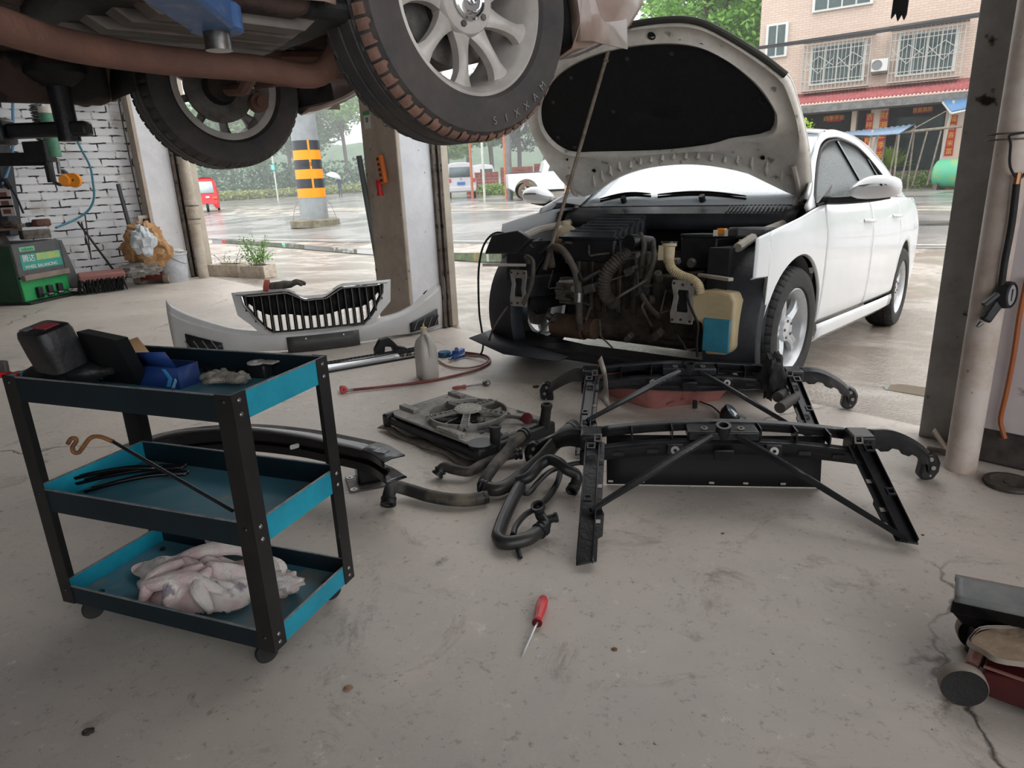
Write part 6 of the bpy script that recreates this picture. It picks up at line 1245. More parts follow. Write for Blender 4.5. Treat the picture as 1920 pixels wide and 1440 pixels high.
mb = MB(); mb.prism([(-w_ / 2, h_ * .28), (w_ / 2, h_ * .28), (w_ / 2, h_ / 2), (-w_ / 2, h_ / 2)], c - VV * .002, UU, ZZ, -VV, .002); mb.build('green_head', grn, t, world=True); mb = MB(); mb.lathe([(.006, 0), (.018, 0)], c - VV * .003, -VV, 16); mb.build('round_mark', pm('grey_ink', (70, 76, 72), .6), t, world=True)
t, c, w_, h_ = sticker('sticker', 'white sticker framed in green beside the power strip cable', 717, 208, 729, 236, grn)
mb = MB(); mb.prism([(-w_ * .36, -h_ * .42), (w_ * .36, -h_ * .42), (w_ * .36, h_ * .46), (-w_ * .36, h_ * .46)], c - VV * .002, UU, ZZ, -VV, .002); mb.build('white_field', wpap, t, world=True)
# grey tube with black grip leaning on the pillar
tb0 = at(729, 612); tb1 = wm(673, 292, .03); ctb = thing('long_tube', 'long grey tube with a black grip leaning on the middle pillar', 'tube', tb0)
tbm = onp(709, 480, uv(0, 2.70), VV); mb = MB(); mb.cyl(lerp(tb0, tb1, .35), tb1, .022, n=16); mb.build('tube', pm('grey_tube', (112, 116, 118), .5), ctb, world=True); mb = MB(); mb.cyl(tb0, lerp(tb0, tb1, .36), .030, .028, n=16); mb.build('grip', black_rubber, ctb, world=True)
# ---- right side: downpipe, inflator, orange tube
pb2 = at(1800, 879); pp2 = thing('downpipe', 'thick dirty white pipe standing in front of the right wall', 'pipe', pb2); ptop = pb2 + Vector((0, 0, 4.2)); mb = MB(); mb.cyl(pb2, ptop, .052, n=28); mb.build('pipe', pm('grimy_white_pipe', (204, 192, 184), .4, (176, 156, 142), 5, lo=.42, hi=.66, c3=(140, 118, 100), s3=30, t3=.72), pp2, world=True)
def pz(py, px=1860): return onp(px, py, pb2, (0, 1, 0)).z
zt = pz(262, 1880)
for dz in (0, .018): mb = MB(); mb.tube([pb2 + Vector((.055 * math.cos(a_) - .03 * (math.cos(a_) < -.5), .055 * math.sin(a_), zt + dz)) for a_ in [2 * PI * k / 20 for k in range(20)]], .003, 5, closed=True); mb.build('tie_wire', rust, pp2, world=True)
def rf(px, py, off=.07): return onp(px, py, pb2 - Vector((0, off, 0)), (0, 1, 0))
mb = MB(); mb.tube(cat([rf(1925, 248), rf(1900, 252), rf(1892, 256), rf(1895, 270), rf(1893, 300), rf(1896, 318), rf(1907, 334), rf(1916, 332), rf(1925, 320)], 5), .004, 6); tag(mb.build('thin_cord', black_rubber), 'thin black cord looped over the pipe at the right', 'cord')
inf = thing('tyre_inflator', 'black tyre inflator gun with round gauge hanging at the right pipe', 'tyre inflator', rf(1875, 560)); brass = pm('brass', (170, 122, 88), .35, metal=.8)
mb = MB(); mb.cyl(rf(1910, 324), rf(1906, 345), .0105, .010, n=8); mb.build('brass_fitting', brass, inf, world=True)
mb = MB(); mb.tube(cat([rf(1906, 345), rf(1897, 420), rf(1884, 490), rf(1877, 540)], 5), .0105, 12); mb.build('hose', black_rubber, inf, world=True)
gc = rf(1888, 553, .07); gax = Vector((.55, -.83, .05)).normalized(); mb = MB(); mb.lathe([(0, -.022), (.038, -.022), (.044, -.016), (.046, .0), (.044, .014), (.038, .018), (.036, .012), (0, .012)], gc, gax, 28); mb.build('gauge_body', black_rubber, inf, world=True)
mb = MB(); mb.lathe([(0, .0), (.034, .0)], gc + gax * .0135, gax, 24); mb.build('gauge_face', pm('gauge_face', (150, 150, 150), .3), inf, world=True); mb = MB(); mb.bar(gc + gax * .015 - Vector((0, 0, .02)), gc + gax * .015 + Vector((0, 0, .02)), .004, .002); mb.build('gauge_needle', black_plastic, inf, world=True)
mb = MB(); mb.bar(rf(1886, 545), rf(1845, 602), .034, .03, up=(0, -1, 0)); mb.build('grip_body', black_plastic, inf, world=True, bevel=.008)
mb = MB(); mb.bar(rf(1872, 550, .09), rf(1843, 573, .09), .016, .02, up=(0, -1, 0)); mb.build('trigger', pm('grey_black_lever', (58, 60, 62), .5), inf, world=True, bevel=.005)
mb = MB(); mb.tube([rf(1840, 604), rf(1836, 608), rf(1832, 613)], [.010, .009, .006], 10); mb.build('air_nipple', steel, inf, world=True)
def wr(px, py, off=.012): return onp(px, py, uv(0, 2.89 - off), VV)
mb = MB(); mb.tube(cat([wr(1926, 520), wr(1912, 590), wr(1900, 670), wr(1886, 740), wr(1876, 785), wr(1880, 808), wr(1884, 822)], 6), .0085, 8); ot = mb.build('orange_tube', pm('orange_brown_tube', (156, 88, 44), .4)); tag(ot, 'thin orange brown tube hanging down the right wall', 'tube')
mb = MB(); mb.lathe([(0, .0), (.075, .0), (.082, .008), (.08, .016), (.062, .018), (.05, .010), (.02, .010), (.018, .013), (0, .013)], at(1893, 910), ZZ, 32); tag(mb.build('rubber_disc', pm('dusty_dark_disc', (84, 78, 70), .75, (60, 54, 48), 14, bump=.3)), 'round dark rubber disc lying on the floor near the right pipe', 'disc')
br2 = at(1765, 855); bt = thing('angle_bracket', 'small rusty angle bracket on the floor against the right pipe', 'bracket', br2); mb = MB(); mb.bar(br2 + Vector((.045, .02, .0)), br2 + Vector((-.005, .06, .085)), .05, .006); mb.build('plate', pm('cream_bracket', (176, 160, 146), .7), bt, world=True); mb = MB(); mb.bar(br2 + Vector((-.04, .03, .02)), br2 + Vector((.03, .0, .012)), .02, .016); mb.build('dark_foot', rust, bt, world=True)
# frayed black strap hanging from the lintel
sw0 = onp(1690, -8, uv(0, 2.5), VV); mb = MB(); mb.prism([(-.022, 0), (-.024, -.09), (-.012, -.075), (-.004, -.10), (.006, -.082), (.014, -.10), (.020, -.085), (.022, 0)], sw0 + Vector((0, 0, .03)), UU, ZZ, VV, .008); mb.bar(sw0, Vector((sw0.x, sw0.y, 4.2)), .035, .01); tag(mb.build('hanging_strap', black_rubber), 'frayed end of a black strap hanging down in the right opening', 'strap')
# ============================================================ blue tool trolley
TN = Vector((-.59, 1.345, 0)); TS_ = Vector((.118, .305, 0)).normalized(); TL = Vector((-TS_.y, TS_.x, 0)); TW, TLN = .33, .70
TN = TN; trz = math.atan2(TL.y, TL.x)
trol = thing('tool_trolley', 'three tier tool trolley with bright blue trays and black corner posts', 'trolley', TN + TL * TLN / 2 + TS_ * TW / 2)
def tp(a, b, z): return TN + TL * a + TS_ * b + ZZ * z      # a along the long side from the near corner, b across, z up
cyan = pm('scuffed_cyan_paint', (28, 152, 176), .45, (22, 130, 156), 7, bump=.1, bscale=60, c3=(90, 104, 108), s3=9, t3=.71)
tray_in = pm('dusty_blue_tray', (50, 116, 136), .5, (92, 132, 146), 3.0, c3=(120, 126, 124), s3=7, t3=.62)
shaded_teal = pm('shaded_teal_paint', (12, 32, 41), .5, (9, 24, 32), 5); edge_m = pm('worn_edge_steel', (146, 150, 150), .45, (110, 112, 112), 30, metal=.4)  # shade is put into the tray paint of the front and rear walls
post_m = pm('black_scuffed_paint', (22, 22, 23), .42, (34, 33, 32), 12, c3=(104, 100, 96), s3=26, t3=.76)
trays = {}
for nm, zt_, dp in (('top_tray', .70, .062), ('middle_tray', .40, .062), ('bottom_tray', .115, .052)):
    z0 = zt_ - dp; tH = .0022
    mb = MB(); c = [tp(.004, .004, z0), tp(TLN - .004, .004, z0), tp(TLN - .004, TW - .004, z0), tp(.004, TW - .004, z0)]; mb.add(c + [p + ZZ * .003 for p in c], [(3, 2, 1, 0), (4, 5, 6, 7), (0, 1, 5, 4), (1, 2, 6, 5), (2, 3, 7, 6), (3, 0, 4, 7)])
    tr_ = mb.build(nm, tray_in, trol, world=True); trays[nm] = tr_
    for (p, q, m, n_) in ((tp(0, 0, 0), tp(TLN, 0, 0), shaded_teal, 'front_wall'), (tp(0, TW, 0), tp(TLN, TW, 0), shaded_teal, 'rear_wall'), (tp(0, 0, 0), tp(0, TW, 0), cyan, 'end_wall'), (tp(TLN, 0, 0), tp(TLN, TW, 0), cyan, 'end_wall')):
        mb = MB(); mb.bar(p + ZZ * (z0 + dp / 2), q + ZZ * (z0 + dp / 2), .003, dp); mb.build(n_, m, tr_, world=True)
        mb = MB(); mb.bar(p + ZZ * (zt_ + .0005), q + ZZ * (zt_ + .0005), .005, .003); mb.build('rim_edge', edge_m, tr_, world=True)
    for k in range(2):      # outer pressed panel on the near end
        pass
for a, b, sa, sb in ((0, 0, 1, 1), (TLN, 0, -1, 1), (TLN, TW, -1, -1), (0, TW, 1, -1)):
    po = thing if False else None; mb = MB(); w_ = .040; t_ = .003; ext = -.004
    for (u0, v0, u1, v1) in ((a - sa * .003, b - sb * .0045, a + sa * w_, b - sb * .0015), (a - sa * .0045, b - sb * .003, a - sa * .0015, b + sb * w_)):
        vs = [tp(x, y, z) for z in (.062, .703) for y in (v0, v1) for x in (u0, u1)]; mb.add(vs, [(0, 2, 3, 1), (4, 5, 7, 6), (0, 1, 5, 4), (2, 6, 7, 3), (0, 4, 6, 2), (1, 3, 7, 5)])
    pst = mb.build('corner_post', post_m, trol, world=True)
    for zt_, dp in ((.70, .062), (.40, .062), (.115, .052)):
        for z in (zt_ - .014, zt_ - dp + .016):
            mb = MB(); p = tp(a - sa * .005, b + sb * .018, z); n_ = TL * -sa; mb.lathe([(0, .0032), (.003, .0028), (.0055, 0)], p, n_, 12); mb.build('rivet', steel, pst, world=True)
            if z == zt_ - .014: mb = MB(); p = tp(a + sa * .018, b - sb * .005, z); mb.lathe([(0, .0032), (.003, .0028), (.0055, 0)], p, TS_ * -sb, 12); mb.build('rivet', black_plastic, pst, world=True)
    cp = tp(a + sa * .055, b + sb * .03, 0); cs = thing if False else None
    mb = MB(); mb.lathe([(0, -.009), (.024, -.009), (.027, -.006), (.027, .006), (.024, .009), (0, .009)], cp + ZZ * .027, TS_ * .5 + TL * .86, 22); cw_ = mb.build('caster_wheel', black_rubber, trol, world=True)
    mb = MB(); ax_ = (TS_ * .5 + TL * .86).normalized(); sdv_ = ax_.cross(ZZ)
    for sg in (-1, 1): mb.prism([(-.008, -.006), (.008, -.006), (.022, .036), (-.022, .036)], cp + ZZ * .027 + ax_ * sg * .012, sdv_, ZZ, ax_ * sg, .002)
    mb.box(cp + ZZ * .062, (.045, .032, .004), Matrix.Rotation(trz, 3, 'Z')); mb.build('caster_fork', post_m, trol, world=True)
# bottom tray bolts
for a, b in ((TLN - .04, .04), (TLN - .07, .055), (TLN - .05, TW - .05), (.05, TW - .06)):
    mb = MB(); mb.cyl(tp(a, b, .066), tp(a, b, .072), .008, n=6); mb.build('floor_bolt', black_plastic, trays['bottom_tray'], world=True)
# ---- on the top tray (floor z .641)
ZT = .6415
def tz(px, py, z): p = at(px, py, z); return p
# impact wrench with its battery up
iw = thing('impact_wrench', 'black cordless impact wrench standing on its head with a red labelled battery on top', 'power tool', at(100, 740, ZT)); bcen = at(92, 632, .80); 
def P3(px, py, z): return at(px, py, z)
bt0 = at(93, 640, .79); Rb = Matrix.Rotation(trz - .15, 3, 'Z') @ Matrix.Rotation(-.22, 3, 'X')
mb = MB(); pr = rrect(.118, .085, .022, 4); rows = []
for z, k in ((-.065, .96), (-.02, 1.0), (.022, 1.0), (.034, .93), (.038, .8)): rows.append([bt0 + Rb @ Vector((x * k, y * k, z)) for x, y in pr])
mb.grid(rows, close_u=True); n_ = len(pr); mb.f.append(tuple(range(n_))); mb.f.append(tuple(4 * n_ + i for i in range(n_))); mb.build('battery', black_plastic, iw, world=True)
mb = MB(); mb.box(bt0 + Rb @ Vector((-.008, -.004, .0385)), (.056, .034, .002), Rb); mb.build('red_label', pm('red_label', (164, 46, 58), .45), iw, world=True)
mb = MB(); mb.box(bt0 + Rb @ Vector((.03, .02, .0385)), (.03, .02, .0015), Rb); mb.build('grey_label', pm('grey_label', (110, 112, 118), .45), iw, world=True)
hd = [bt0 + Rb @ Vector((.012, .0, -.05)), bt0 + Rb @ Vector((.045, -.005, -.085)), bt0 + Rb @ Vector((.062, -.006, -.125))]
mb = MB(); mb.tube(cat(hd, 5), [.040, .036, .031, .028, .026, .025, .024, .024, .025, .027, .03], 14); mb.build('handle', pm('soft_black_grip', (30, 30, 31), .6, (50, 49, 48), 12), iw, world=True)
m0 = bt0 + Rb @ Vector((.075, -.03, -.105)); m0.z = ZT + .045
mb = MB(); mb.lathe([(0, -.10), (.022, -.10), (.034, -.07), (.038, -.02), (.038, .04), (.03, .075), (.018, .09), (.012, .11), (0, .11)], m0, Vector((.85, -.1, .05)), 22); mb.build('motor_housing', black_plastic, iw, world=True)
mb = MB(); mb.lathe([(.0, .105), (.009, .105), (.009, .13), (0, .13)], m0, Vector((.85, -.1, .05)), 8); mb.build('anvil', steel, iw, world=True)
# red snips
rs = at(12, 694, .705); rd = thing('red_pliers', 'red handled tool with a grey band at the left end of the trolley top', 'pliers', rs); redm = pm('red_grip', (200, 34, 40), .4)
mb = MB(); mb.prism([(-.05, .025), (-.03, .03), (.02, -.01), (.045, -.016), (.04, -.028), (-.02, -.025), (-.05, -.01)], at(8, 690, .71), (1, 0, 0), (0, .35, .93), (0, -.93, .35), .018); mb.build('handle', redm, rd, world=True, bevel=.003)
mb = MB(); mb.prism([(-.012, -.014), (.008, -.014), (.002, .016), (-.018, .016)], at(14, 688, .716), (1, 0, 0), (0, .35, .93), (0, -.93, .35), .014); mb.build('grey_band', dull_steel, rd, world=True, bevel=.002)
mb = MB(); mb.prism([(-.02, -.008), (.03, -.008), (0, .012)], at(58, 700, .69), (1, 0, 0), (0, .35, .93), (0, -.93, .35), .01); mb.build('lower_grip', redm, rd, world=True, bevel=.002)
# teal cloth and brass foil
o = crumple(at(105, 706, .668), (.055, .035, .022), 33, .5, 26, 14, fr=4); tag(o.build('cloth', pm('teal_cloth', (34, 140, 156), .8, (26, 112, 128), 20, bump=.4)), 'small teal cloth bunched under the impact wrench', 'cloth')
o = crumple(at(164, 700, .675), (.036, .025, .022), 37, .55, 26, 14, fr=5); tag(o.build('foil_packet', pm('brass_foil', (196, 180, 110), .35, (120, 108, 60), 18, metal=.6), sharp=15), 'crumpled yellowish foil packet beside the black box', 'packet')
# black open box leaning
blk_m = pm('matt_black_card', (20, 20, 21), .7)
qa = [at(x, y, z) for x, y, z in ((142, 622, .80), (215, 638, .80), (262, 722, .643), (172, 712, .643))]
nb = Vector((.25, -.93, .25)).normalized(); bb = thing('black_box', 'open black cardboard box tilted on the trolley top', 'box', qa[3])
mb = MB(); mb.add(qa + [p + TS_ * .035 for p in qa], [(3, 2, 1, 0), (4, 5, 6, 7), (0, 1, 5, 4), (1, 2, 6, 5), (2, 3, 7, 6), (3, 0, 4, 7)]); mb.build('box_body', blk_m, bb, world=True, bevel=.002)
# blue box with kraft inside
bo = thing('blue_box', 'small blue cardboard box with light blue chevrons and an open brown flap', 'box', at(300, 728, ZT)); bluem = pm('navy_card', (28, 58, 118), .5, (24, 50, 104), 5); kraft = pm('kraft_card', (196, 156, 116), .8)
f = [at(257, 722, ZT), at(339, 730, ZT)]; fl = (f[1] - f[0]); bx = fl.normalized(); by = Vector((-bx.y, bx.x, 0)); hB = .055; dB = .065; Lb = fl.length
mb = MB(); vs = [f[0] + bx * (Lb * i) + by * (dB * j) + ZZ * z for z in (0, hB) for j in (0, 1) for i in (0, 1)]; mb.add(vs, [(0, 2, 3, 1), (0, 1, 5, 4), (2, 6, 7, 3), (0, 4, 6, 2), (1, 3, 7, 5)]); mb.build('box_body', bluem, bo, world=True, solid=.0015)
mb = MB(); mb.add([f[0] + ZZ * hB, f[1] + ZZ * hB, f[1] + ZZ * (hB + .046) - by * .02 - bx * .006, f[0] + ZZ * (hB + .036) - by * .02 + bx * .0], [(0, 1, 2, 3)]); mb.build('blue_flap', bluem, bo, world=True, solid=.0015)
mb = MB(); mb.add([f[0] + ZZ * hB * .4, f[0] + ZZ * hB + by * dB, f[0] + ZZ * (hB + .055) + by * dB - bx * .045, f[0] + ZZ * (hB + .047) - bx * .058], [(0, 1, 2, 3)]); mb.build('kraft_flap', kraft, bo, world=True, solid=.0015)
for k, cc in ((0, (70, 160, 220)), (1, (150, 200, 236))):
    mb = MB(); x = Lb - .045 + .020 * k; mb.prism([(x, .004), (x + .012, .004), (x + .024, .026), (x + .006, .050), (x - .006, .050), (x + .012, .026)] if k == 0 else [(x - .004, .002), (x + .006, .002), (x + .018, .022), (x + .014, .028)], f[0], bx, ZZ, -by, .0022); mb.build('chevron', pm('chevron%d' % k, cc, .5), bo, world=True)
mb = MB(); mb.tube(cat([at(252, 668, .70), at(262, 674, .70), at(268, 676, .70)], 3), .004, 6); tag(mb.build('white_tube', pm('white_plastic_stub', (226, 226, 228), .5)), 'short white plastic stub sticking out behind the blue box', 'tube')
# gloves, bracket, clamp pieces
def glove(name, label, c, s_, ang, m, cuff=None, flat=.5):
    t = thing(name, label, 'glove', c); R = Matrix.Rotation(ang, 3, 'Z'); w = lambda x, y, z: c + R @ Vector((x * s_, y * s_, z * s_))
    mb = MB(); rows = []
    for x, hw_, th in ((-.10, .035, .018), (-.07, .036, .02), (-.03, .042, .022), (.02, .046, .022), (.045, .042, .018)):
        rows.append([w(x, hw_ * math.cos(a), .02 + th * math.sin(a)) for a in [2 * PI * k / 14 for k in range(14)]])
    mb.grid(rows, close_u=True); mb.f.append(tuple(range(14))); mb.f.append(tuple(56 + k for k in range(14))); mb.build('palm', m, t, world=True, sub=1)
    for k, (y, L_, sp) in enumerate(((-.034, .055, -.3), (-.012, .075, -.08), (.011, .07, .06), (.033, .058, .22))):
        mb = MB(); p = [w(.035, y, .02), w(.035 + L_ * .5, y + sp * L_ * .5, .03), w(.035 + L_, y + sp * L_, .016)]; mb.tube(cat(p, 4), [.0115 * s_] * 8 + [.008 * s_], 8); mb.build('finger', m, t, world=True)
    mb = MB(); mb.tube(cat([w(-.04, .03, .02), w(-.005, .062, .024), (w(.03, .075, .016))], 4), [.013 * s_] * 8 + [.009 * s_], 8); mb.build('thumb', m, t, world=True)
    if cuff: mb = MB(); mb.lathe([(.03 * s_, 0), (.036 * s_, .004), (.034 * s_, .028 * s_), (.02 * s_, .03 * s_)], w(-.085, 0, .02), R @ Vector((-1, .1, .25)), 14); mb.build('cuff', cuff, t, world=True)
    return t
gl_w = pm('dirty_white_cotton', (178, 172, 162), .95, (112, 106, 98), 40, bump=.5, bscale=300)
glove('work_glove', 'dirty white cotton glove lying at the near end of the trolley top', at(424, 716, .66), .62, 2.6, gl_w)
o = crumple(at(455, 708, .665), (.018, .014, .016), 41, .3, 20, 12); tag(o.build('cotton_wad', gl_w), 'small white cotton wad beside the glove on the trolley top', 'cotton wad')
bk_ = at(490, 706, ZT); br3 = thing('metal_bracket', 'dark cast bracket with a pale drilled flange on the trolley top', 'bracket', bk_); mb = MB(); mb.box(bk_ + ZZ * .018, (.055, .035, .035), Matrix.Rotation(trz, 3, 'Z')); mb.build('bracket_body', black_plastic, br3, world=True, bevel=.005)
mb = MB(); mb.ring(circ(.024, 12), circ(.008, 12), bk_ + ZZ * .038 - TS_ * .01, TL, TS_, ZZ, .006); mb.box(bk_ + ZZ * .041 - TL * .035, (.04, .03, .005), Matrix.Rotation(trz, 3, 'Z')); mb.build('flange', pm('pale_cast_metal', (190, 186, 180), .5, (140, 134, 128), 30), br3, world=True, bevel=.002)
for k in range(7):
    p = at(390 + 9 * k, 690 + (k % 3) * 7, ZT + .006); q = at(350 + 22 * k, 698 - (k % 2) * 14, ZT + .012); mb = MB(); mb.bar(p, q, .012, .008); tag(mb.build('plastic_strip', black_plastic, bevel=.001), 'thin black plastic strip in the loose heap on the trolley top', 'plastic strip', 'black strips on the trolley top')
mb = MB(); mb.bar(at(378, 676, ZT + .02), at(392, 668, ZT + .03), .012, .004); tag(mb.build('metal_tab', steel), 'small bright metal tab on the heap of black strips', 'metal tab')
# ---- middle shelf
ZM = .3415
for k, (x0, y0, x1, y1, w_) in enumerate(((120, 914, 345, 878, .030), (165, 922, 350, 890, .024), (118, 904, 300, 880, .018))):
    a_ = at(x0, y0, ZM + .012 + .008 * k); b_2 = at(x1, y1, ZM + .018 + .008 * k); mb = MB(); pts = cat([a_, lerp(a_, b_2, .35) + ZZ * .01, lerp(a_, b_2, .7) + ZZ * .012, b_2], 5); rows = [[p + TS_ * (w_ * (s_ - .5)) + ZZ * (.008 * (s_ in (0, 1))) for s_ in (0, .2, .8, 1)] for p in pts]
    mb.grid(rows); tag(mb.build('trim_strip', black_gloss, solid=.003), ('wide black plastic trim strip on the middle shelf', 'middle black plastic trim strip on the middle shelf', 'narrow black plastic trim strip behind the others on the middle shelf')[k], 'trim strip')
hk = thing('hooked_rod', 'thin dark rod with a rusty S shaped hook end resting across the middle shelf', 'rod', at(440, 958, .41))
r0 = tp(.02, .01, .405); r1 = at(212, 828, .52)
def hp_(px, py): return onp(px, py, r1, (0, 1, 0))
r0 = at(437, 958, .395)
mb = MB(); mb.cyl(r0, r1, .0045, .0045, n=8); mb.build('rod', black_plastic, hk, world=True)
mb = MB(); mb.tube(cat([hp_(212, 828), hp_(188, 819), hp_(170, 821), hp_(156, 838), hp_(148, 848), hp_(139, 848), hp_(136, 838), hp_(143, 828), hp_(141, 822), hp_(133, 823), hp_(127, 832)], 5), .0055, 8); mb.build('hook', pm('rusty_hook', (150, 98, 52), .6, (70, 54, 44), 24), hk, world=True)
# ---- towel on the bottom shelf
from mathutils import noise as NZ
def towel():
    rows = []; nu, nv = 64, 48; cx, cy = .365, .165
    for i in range(nu):
        row = []
        for j in range(nv):
            u_ = i / (nu - 1) * 2 - 1; v_ = j / (nv - 1) * 2 - 1; r = math.hypot(u_, v_)
            ang = math.atan2(v_, u_); edge = 1 + .18 * math.sin(ang * 3 + .6) + .12 * math.sin(ang * 5 + 2)
            k = 1 / max(1, r) ; a = cx + u_ * .225 * edge * k; b = cy + v_ * .125 * edge * k
            t = min(1, r * k); env = (1 - t ** 2.2)
            fold = abs(math.sin(u_ * 5.5 + v_ * 4 + 1.6 * NZ.noise(Vector((u_ * 1.6, v_ * 1.6, 3))))) * .9 + .5 * abs(math.sin(v_ * 8 - u_ * 3 + 2 * NZ.noise(Vector((u_ * 2, v_ * 2, 8)))))
            z = .068 + env * (.045 + .030 * fold) + .012 * env * NZ.noise(Vector((u_ * 5, v_ * 5, 1))) + (.012 if t > .98 else 0)
            row.append(tp(a, b, max(.068, z)))
        rows.append(row)
    mb = MB(); mb.grid(rows); return mb
m_t = pm('pink_white_terry', (222, 194, 194), .95, (230, 222, 216), 9, bump=.6, bscale=260, lo=.42, hi=.56, c3=(150, 140, 150), s3=16, t3=.64, sss=.0)
tw = thing('towel', 'crumpled dirty pink and white towel on the bottom shelf of the trolley', 'towel', tp(.33, .17, .07)); towel().build('cloth', m_t, tw, world=True, sharp=180)
for k, pts in enumerate(([(.15, .22, .10), (.25, .24, .15), (.36, .20, .145), (.48, .16, .10)], [(.20, .10, .11), (.30, .09, .14), (.42, .07, .11), (.50, .10, .08)], [(.28, .28, .12), (.33, .25, .17), (.38, .24, .155)], [(.20, .05, .085), (.26, .08, .125), (.28, .14, .14)], [(.33, .03, .08), (.34, .08, .125), (.31, .15, .14)], [(.42, .03, .08), (.42, .09, .12), (.38, .15, .14)], [(.10, .20, .085), (.14, .24, .11), (.22, .25, .12)])):
    mb = MB(); P_ = cat([tp(q[0] + .035, q[1], q[2] + .004) for q in pts], 6); n_ = len(P_); mb.tube(P_, [.009 + .013 * math.sin(PI * i / (n_ - 1)) for i in range(n_)], 10); mb.build('fold', m_t, tw, world=True)
mb = crumple(tp(.125, .20, .098), (.055, .042, .028), 51, .35, 26, 14, fr=3); mb.build('bunched_end', m_t, tw, world=True)
# ============================================================ parts and tools on the floor
# ---- front bumper with grille
bO = Vector((-1.35, 4.70, 0)); bRz = math.radians(17.5)
bump_ = thing('front_bumper', 'grey white front bumper with black slatted grille standing on the floor', 'bumper', bO, (0, 0, bRz)); BMi = WM[bump_.name].inverted()
grey_white = pm('primer_white_bumper', (214, 214, 214), .35, (202, 201, 200), 3, coat=.3)
def byb(x): return .30 * abs(x) ** 2.2
def bzt(x):
    a = abs(x); return smooth_interp(a, [0, .35, .55, .68, .80, .90, .97, 1.0], [.155, .165, .185, .225, .30, .365, .43, .50] if x > 0 else [.155, .165, .19, .23, .275, .32, .365, .40])
def bzb(x): return smooth_interp(abs(x), [0, .5, .7, .85, 1.0], [.0, .015, .0, .0, .02])
rows = []
for i in range(61):
    x = -1.0 + 2 * i / 60; zt, zb_ = bzt(x), bzb(x); y = byb(x); row = []
    for t, dy in ((0, .05), (.08, .01), (.35, -.012), (.62, -.02), (.80, -.012), (.84, .006), (.96, .028), (1, .05)): row.append(Vector((x, y + dy * (1 - .4 * abs(x)), lerp(zb_, zt, t))))
    rows.append(row)
bs = MB().grid(rows).build('bumper_shell', grey_white, bump_, solid=.004, sharp=25)
gx = .56
mb = MB(); rows = []
def gtop(x): a = abs(x); return .415 + .012 * (1 - a / gx) - (.065 if a < .07 else max(0, .065 * (1 - (a - .07) / .12)) if a < .19 else 0)
def gbot(x): a = abs(x); return .150 + (0 if a < .30 else .20 * ((a - .30) / .17) ** 1.6 if a < .47 else .20)
# white surround of the grille
out_ = []; inn_ = []
for x in [-.50 + 1.0 * k / 40 for k in range(41)]: out_.append((x * 1.10, max(gtop(x) + .024, .0))); inn_.append((x * .97, gtop(x)))
for x in [.50 - 1.0 * k / 40 for k in range(41)]: out_.append((x * 1.0 if abs(x) < .45 else x * (1.0 + (abs(x) - .45) * 1.2), gbot(x * .9) - .03)); inn_.append((x * .95, gbot(x * .95)))
tiltf = Vector((0, .0, 1))
def GP(x, z, dy=0): return Vector((x, byb(x) * .8 + (z - .15) * .16 - .015 + dy, z))
n_ = len(out_); vs = [GP(*p, .02) for p in out_] + [GP(*p, 0) for p in inn_] + [GP(*p, .05) for p in inn_]; mb.add(vs, [(i, (i + 1) % n_, n_ + (i + 1) % n_, n_ + i) for i in range(n_)] + [(n_ + i, n_ + (i + 1) % n_, 2 * n_ + (i + 1) % n_, 2 * n_ + i) for i in range(n_)])
mb.build('grille_surround', grey_white, bump_, sharp=30)
mb = MB(); mb.grid([[GP(x, lerp(lerp(gbot(x), gtop(x), .42), gtop(x), t), .05) for t in (0, .5, 1)] for x in [-.46 + .92 * k / 20 for k in range(21)]]).build('grille_gap_shade', black_rubber, bump_, solid=.004)  # dark sheet added behind the slats, stands in for shade in the gaps
gr = MB(); P_ = [GP(p[0], p[1], -.004) for p in inn_]; gr.tube(P_, .008, 8, closed=True); gf = gr.build('chrome_frame', chrome, bump_)
mb = MB(); P_ = [GP(p[0] * .975, lerp(.28, p[1], .955), .004) for p in inn_]; mb.tube(P_, .010, 8, closed=True); mb.build('black_grille_frame', black_gloss, bump_)
slat_w = pm('white_slat_foot', (226, 226, 224), .4)
for k in range(19):
    x = -.46 + .92 * k / 18; z0, z1 = gbot(x * .97) + .004, gtop(x) - .004
    if z1 - z0 < .03: continue
    mb = MB(); rows = [[GP(x, lerp(z0, z1, t)) + Vector((dx, dy, 0)) for dx, dy in ((-.015, .045), (-.011, -.002), (0, -.009), (.011, -.002), (.015, .045))] for t in (0, .25, .5, .75, .96, 1)]; mb.grid(rows); s_ = mb.build('grille_slat', black_gloss, gf)
    mb = MB(); mb.bar(GP(x, lerp(z0, z1, .02), -.010), GP(x, lerp(z0, z1, .97), -.010), .0022, .002); mb.build('slat_edge', pm('grey_slat_edge', (120, 122, 124), .4), s_)
for sg, x0, x1 in ((-1, -.52, -.13), (1, .13, .52)):
    mb = MB(); rows = [[GP(x, gtop(x) + dz, dy) for dz, dy in ((.006, .0), (.014, .03), (.014, .10))] for x in [lerp(x0, x1, k / 10) for k in range(11)]]; mb.grid(rows).build('top_mounting_flange', pm('glossy_grey_flange', (140, 142, 144), .2), bump_, solid=.004)
mb = MB(); rows = [[GP(x, gtop(x) + dz, dy) for dz, dy in ((-.002, .0), (.006, .05))] for x in [-.13 + .26 * k / 8 for k in range(9)]]; mb.grid(rows).build('badge_recess', black_gloss, bump_, solid=.006)
mb = MB(); rows = [[Vector((x, byb(x) - .028, z)) for z in (.005, .06, .115)] for x in [-.23 + .50 * k / 10 for k in range(11)]]; pl_ = mb.grid(rows).build('plate_holder', pm('dark_plate_holder', (62, 62, 60), .45, (84, 84, 82), 4), bump_, solid=.008)
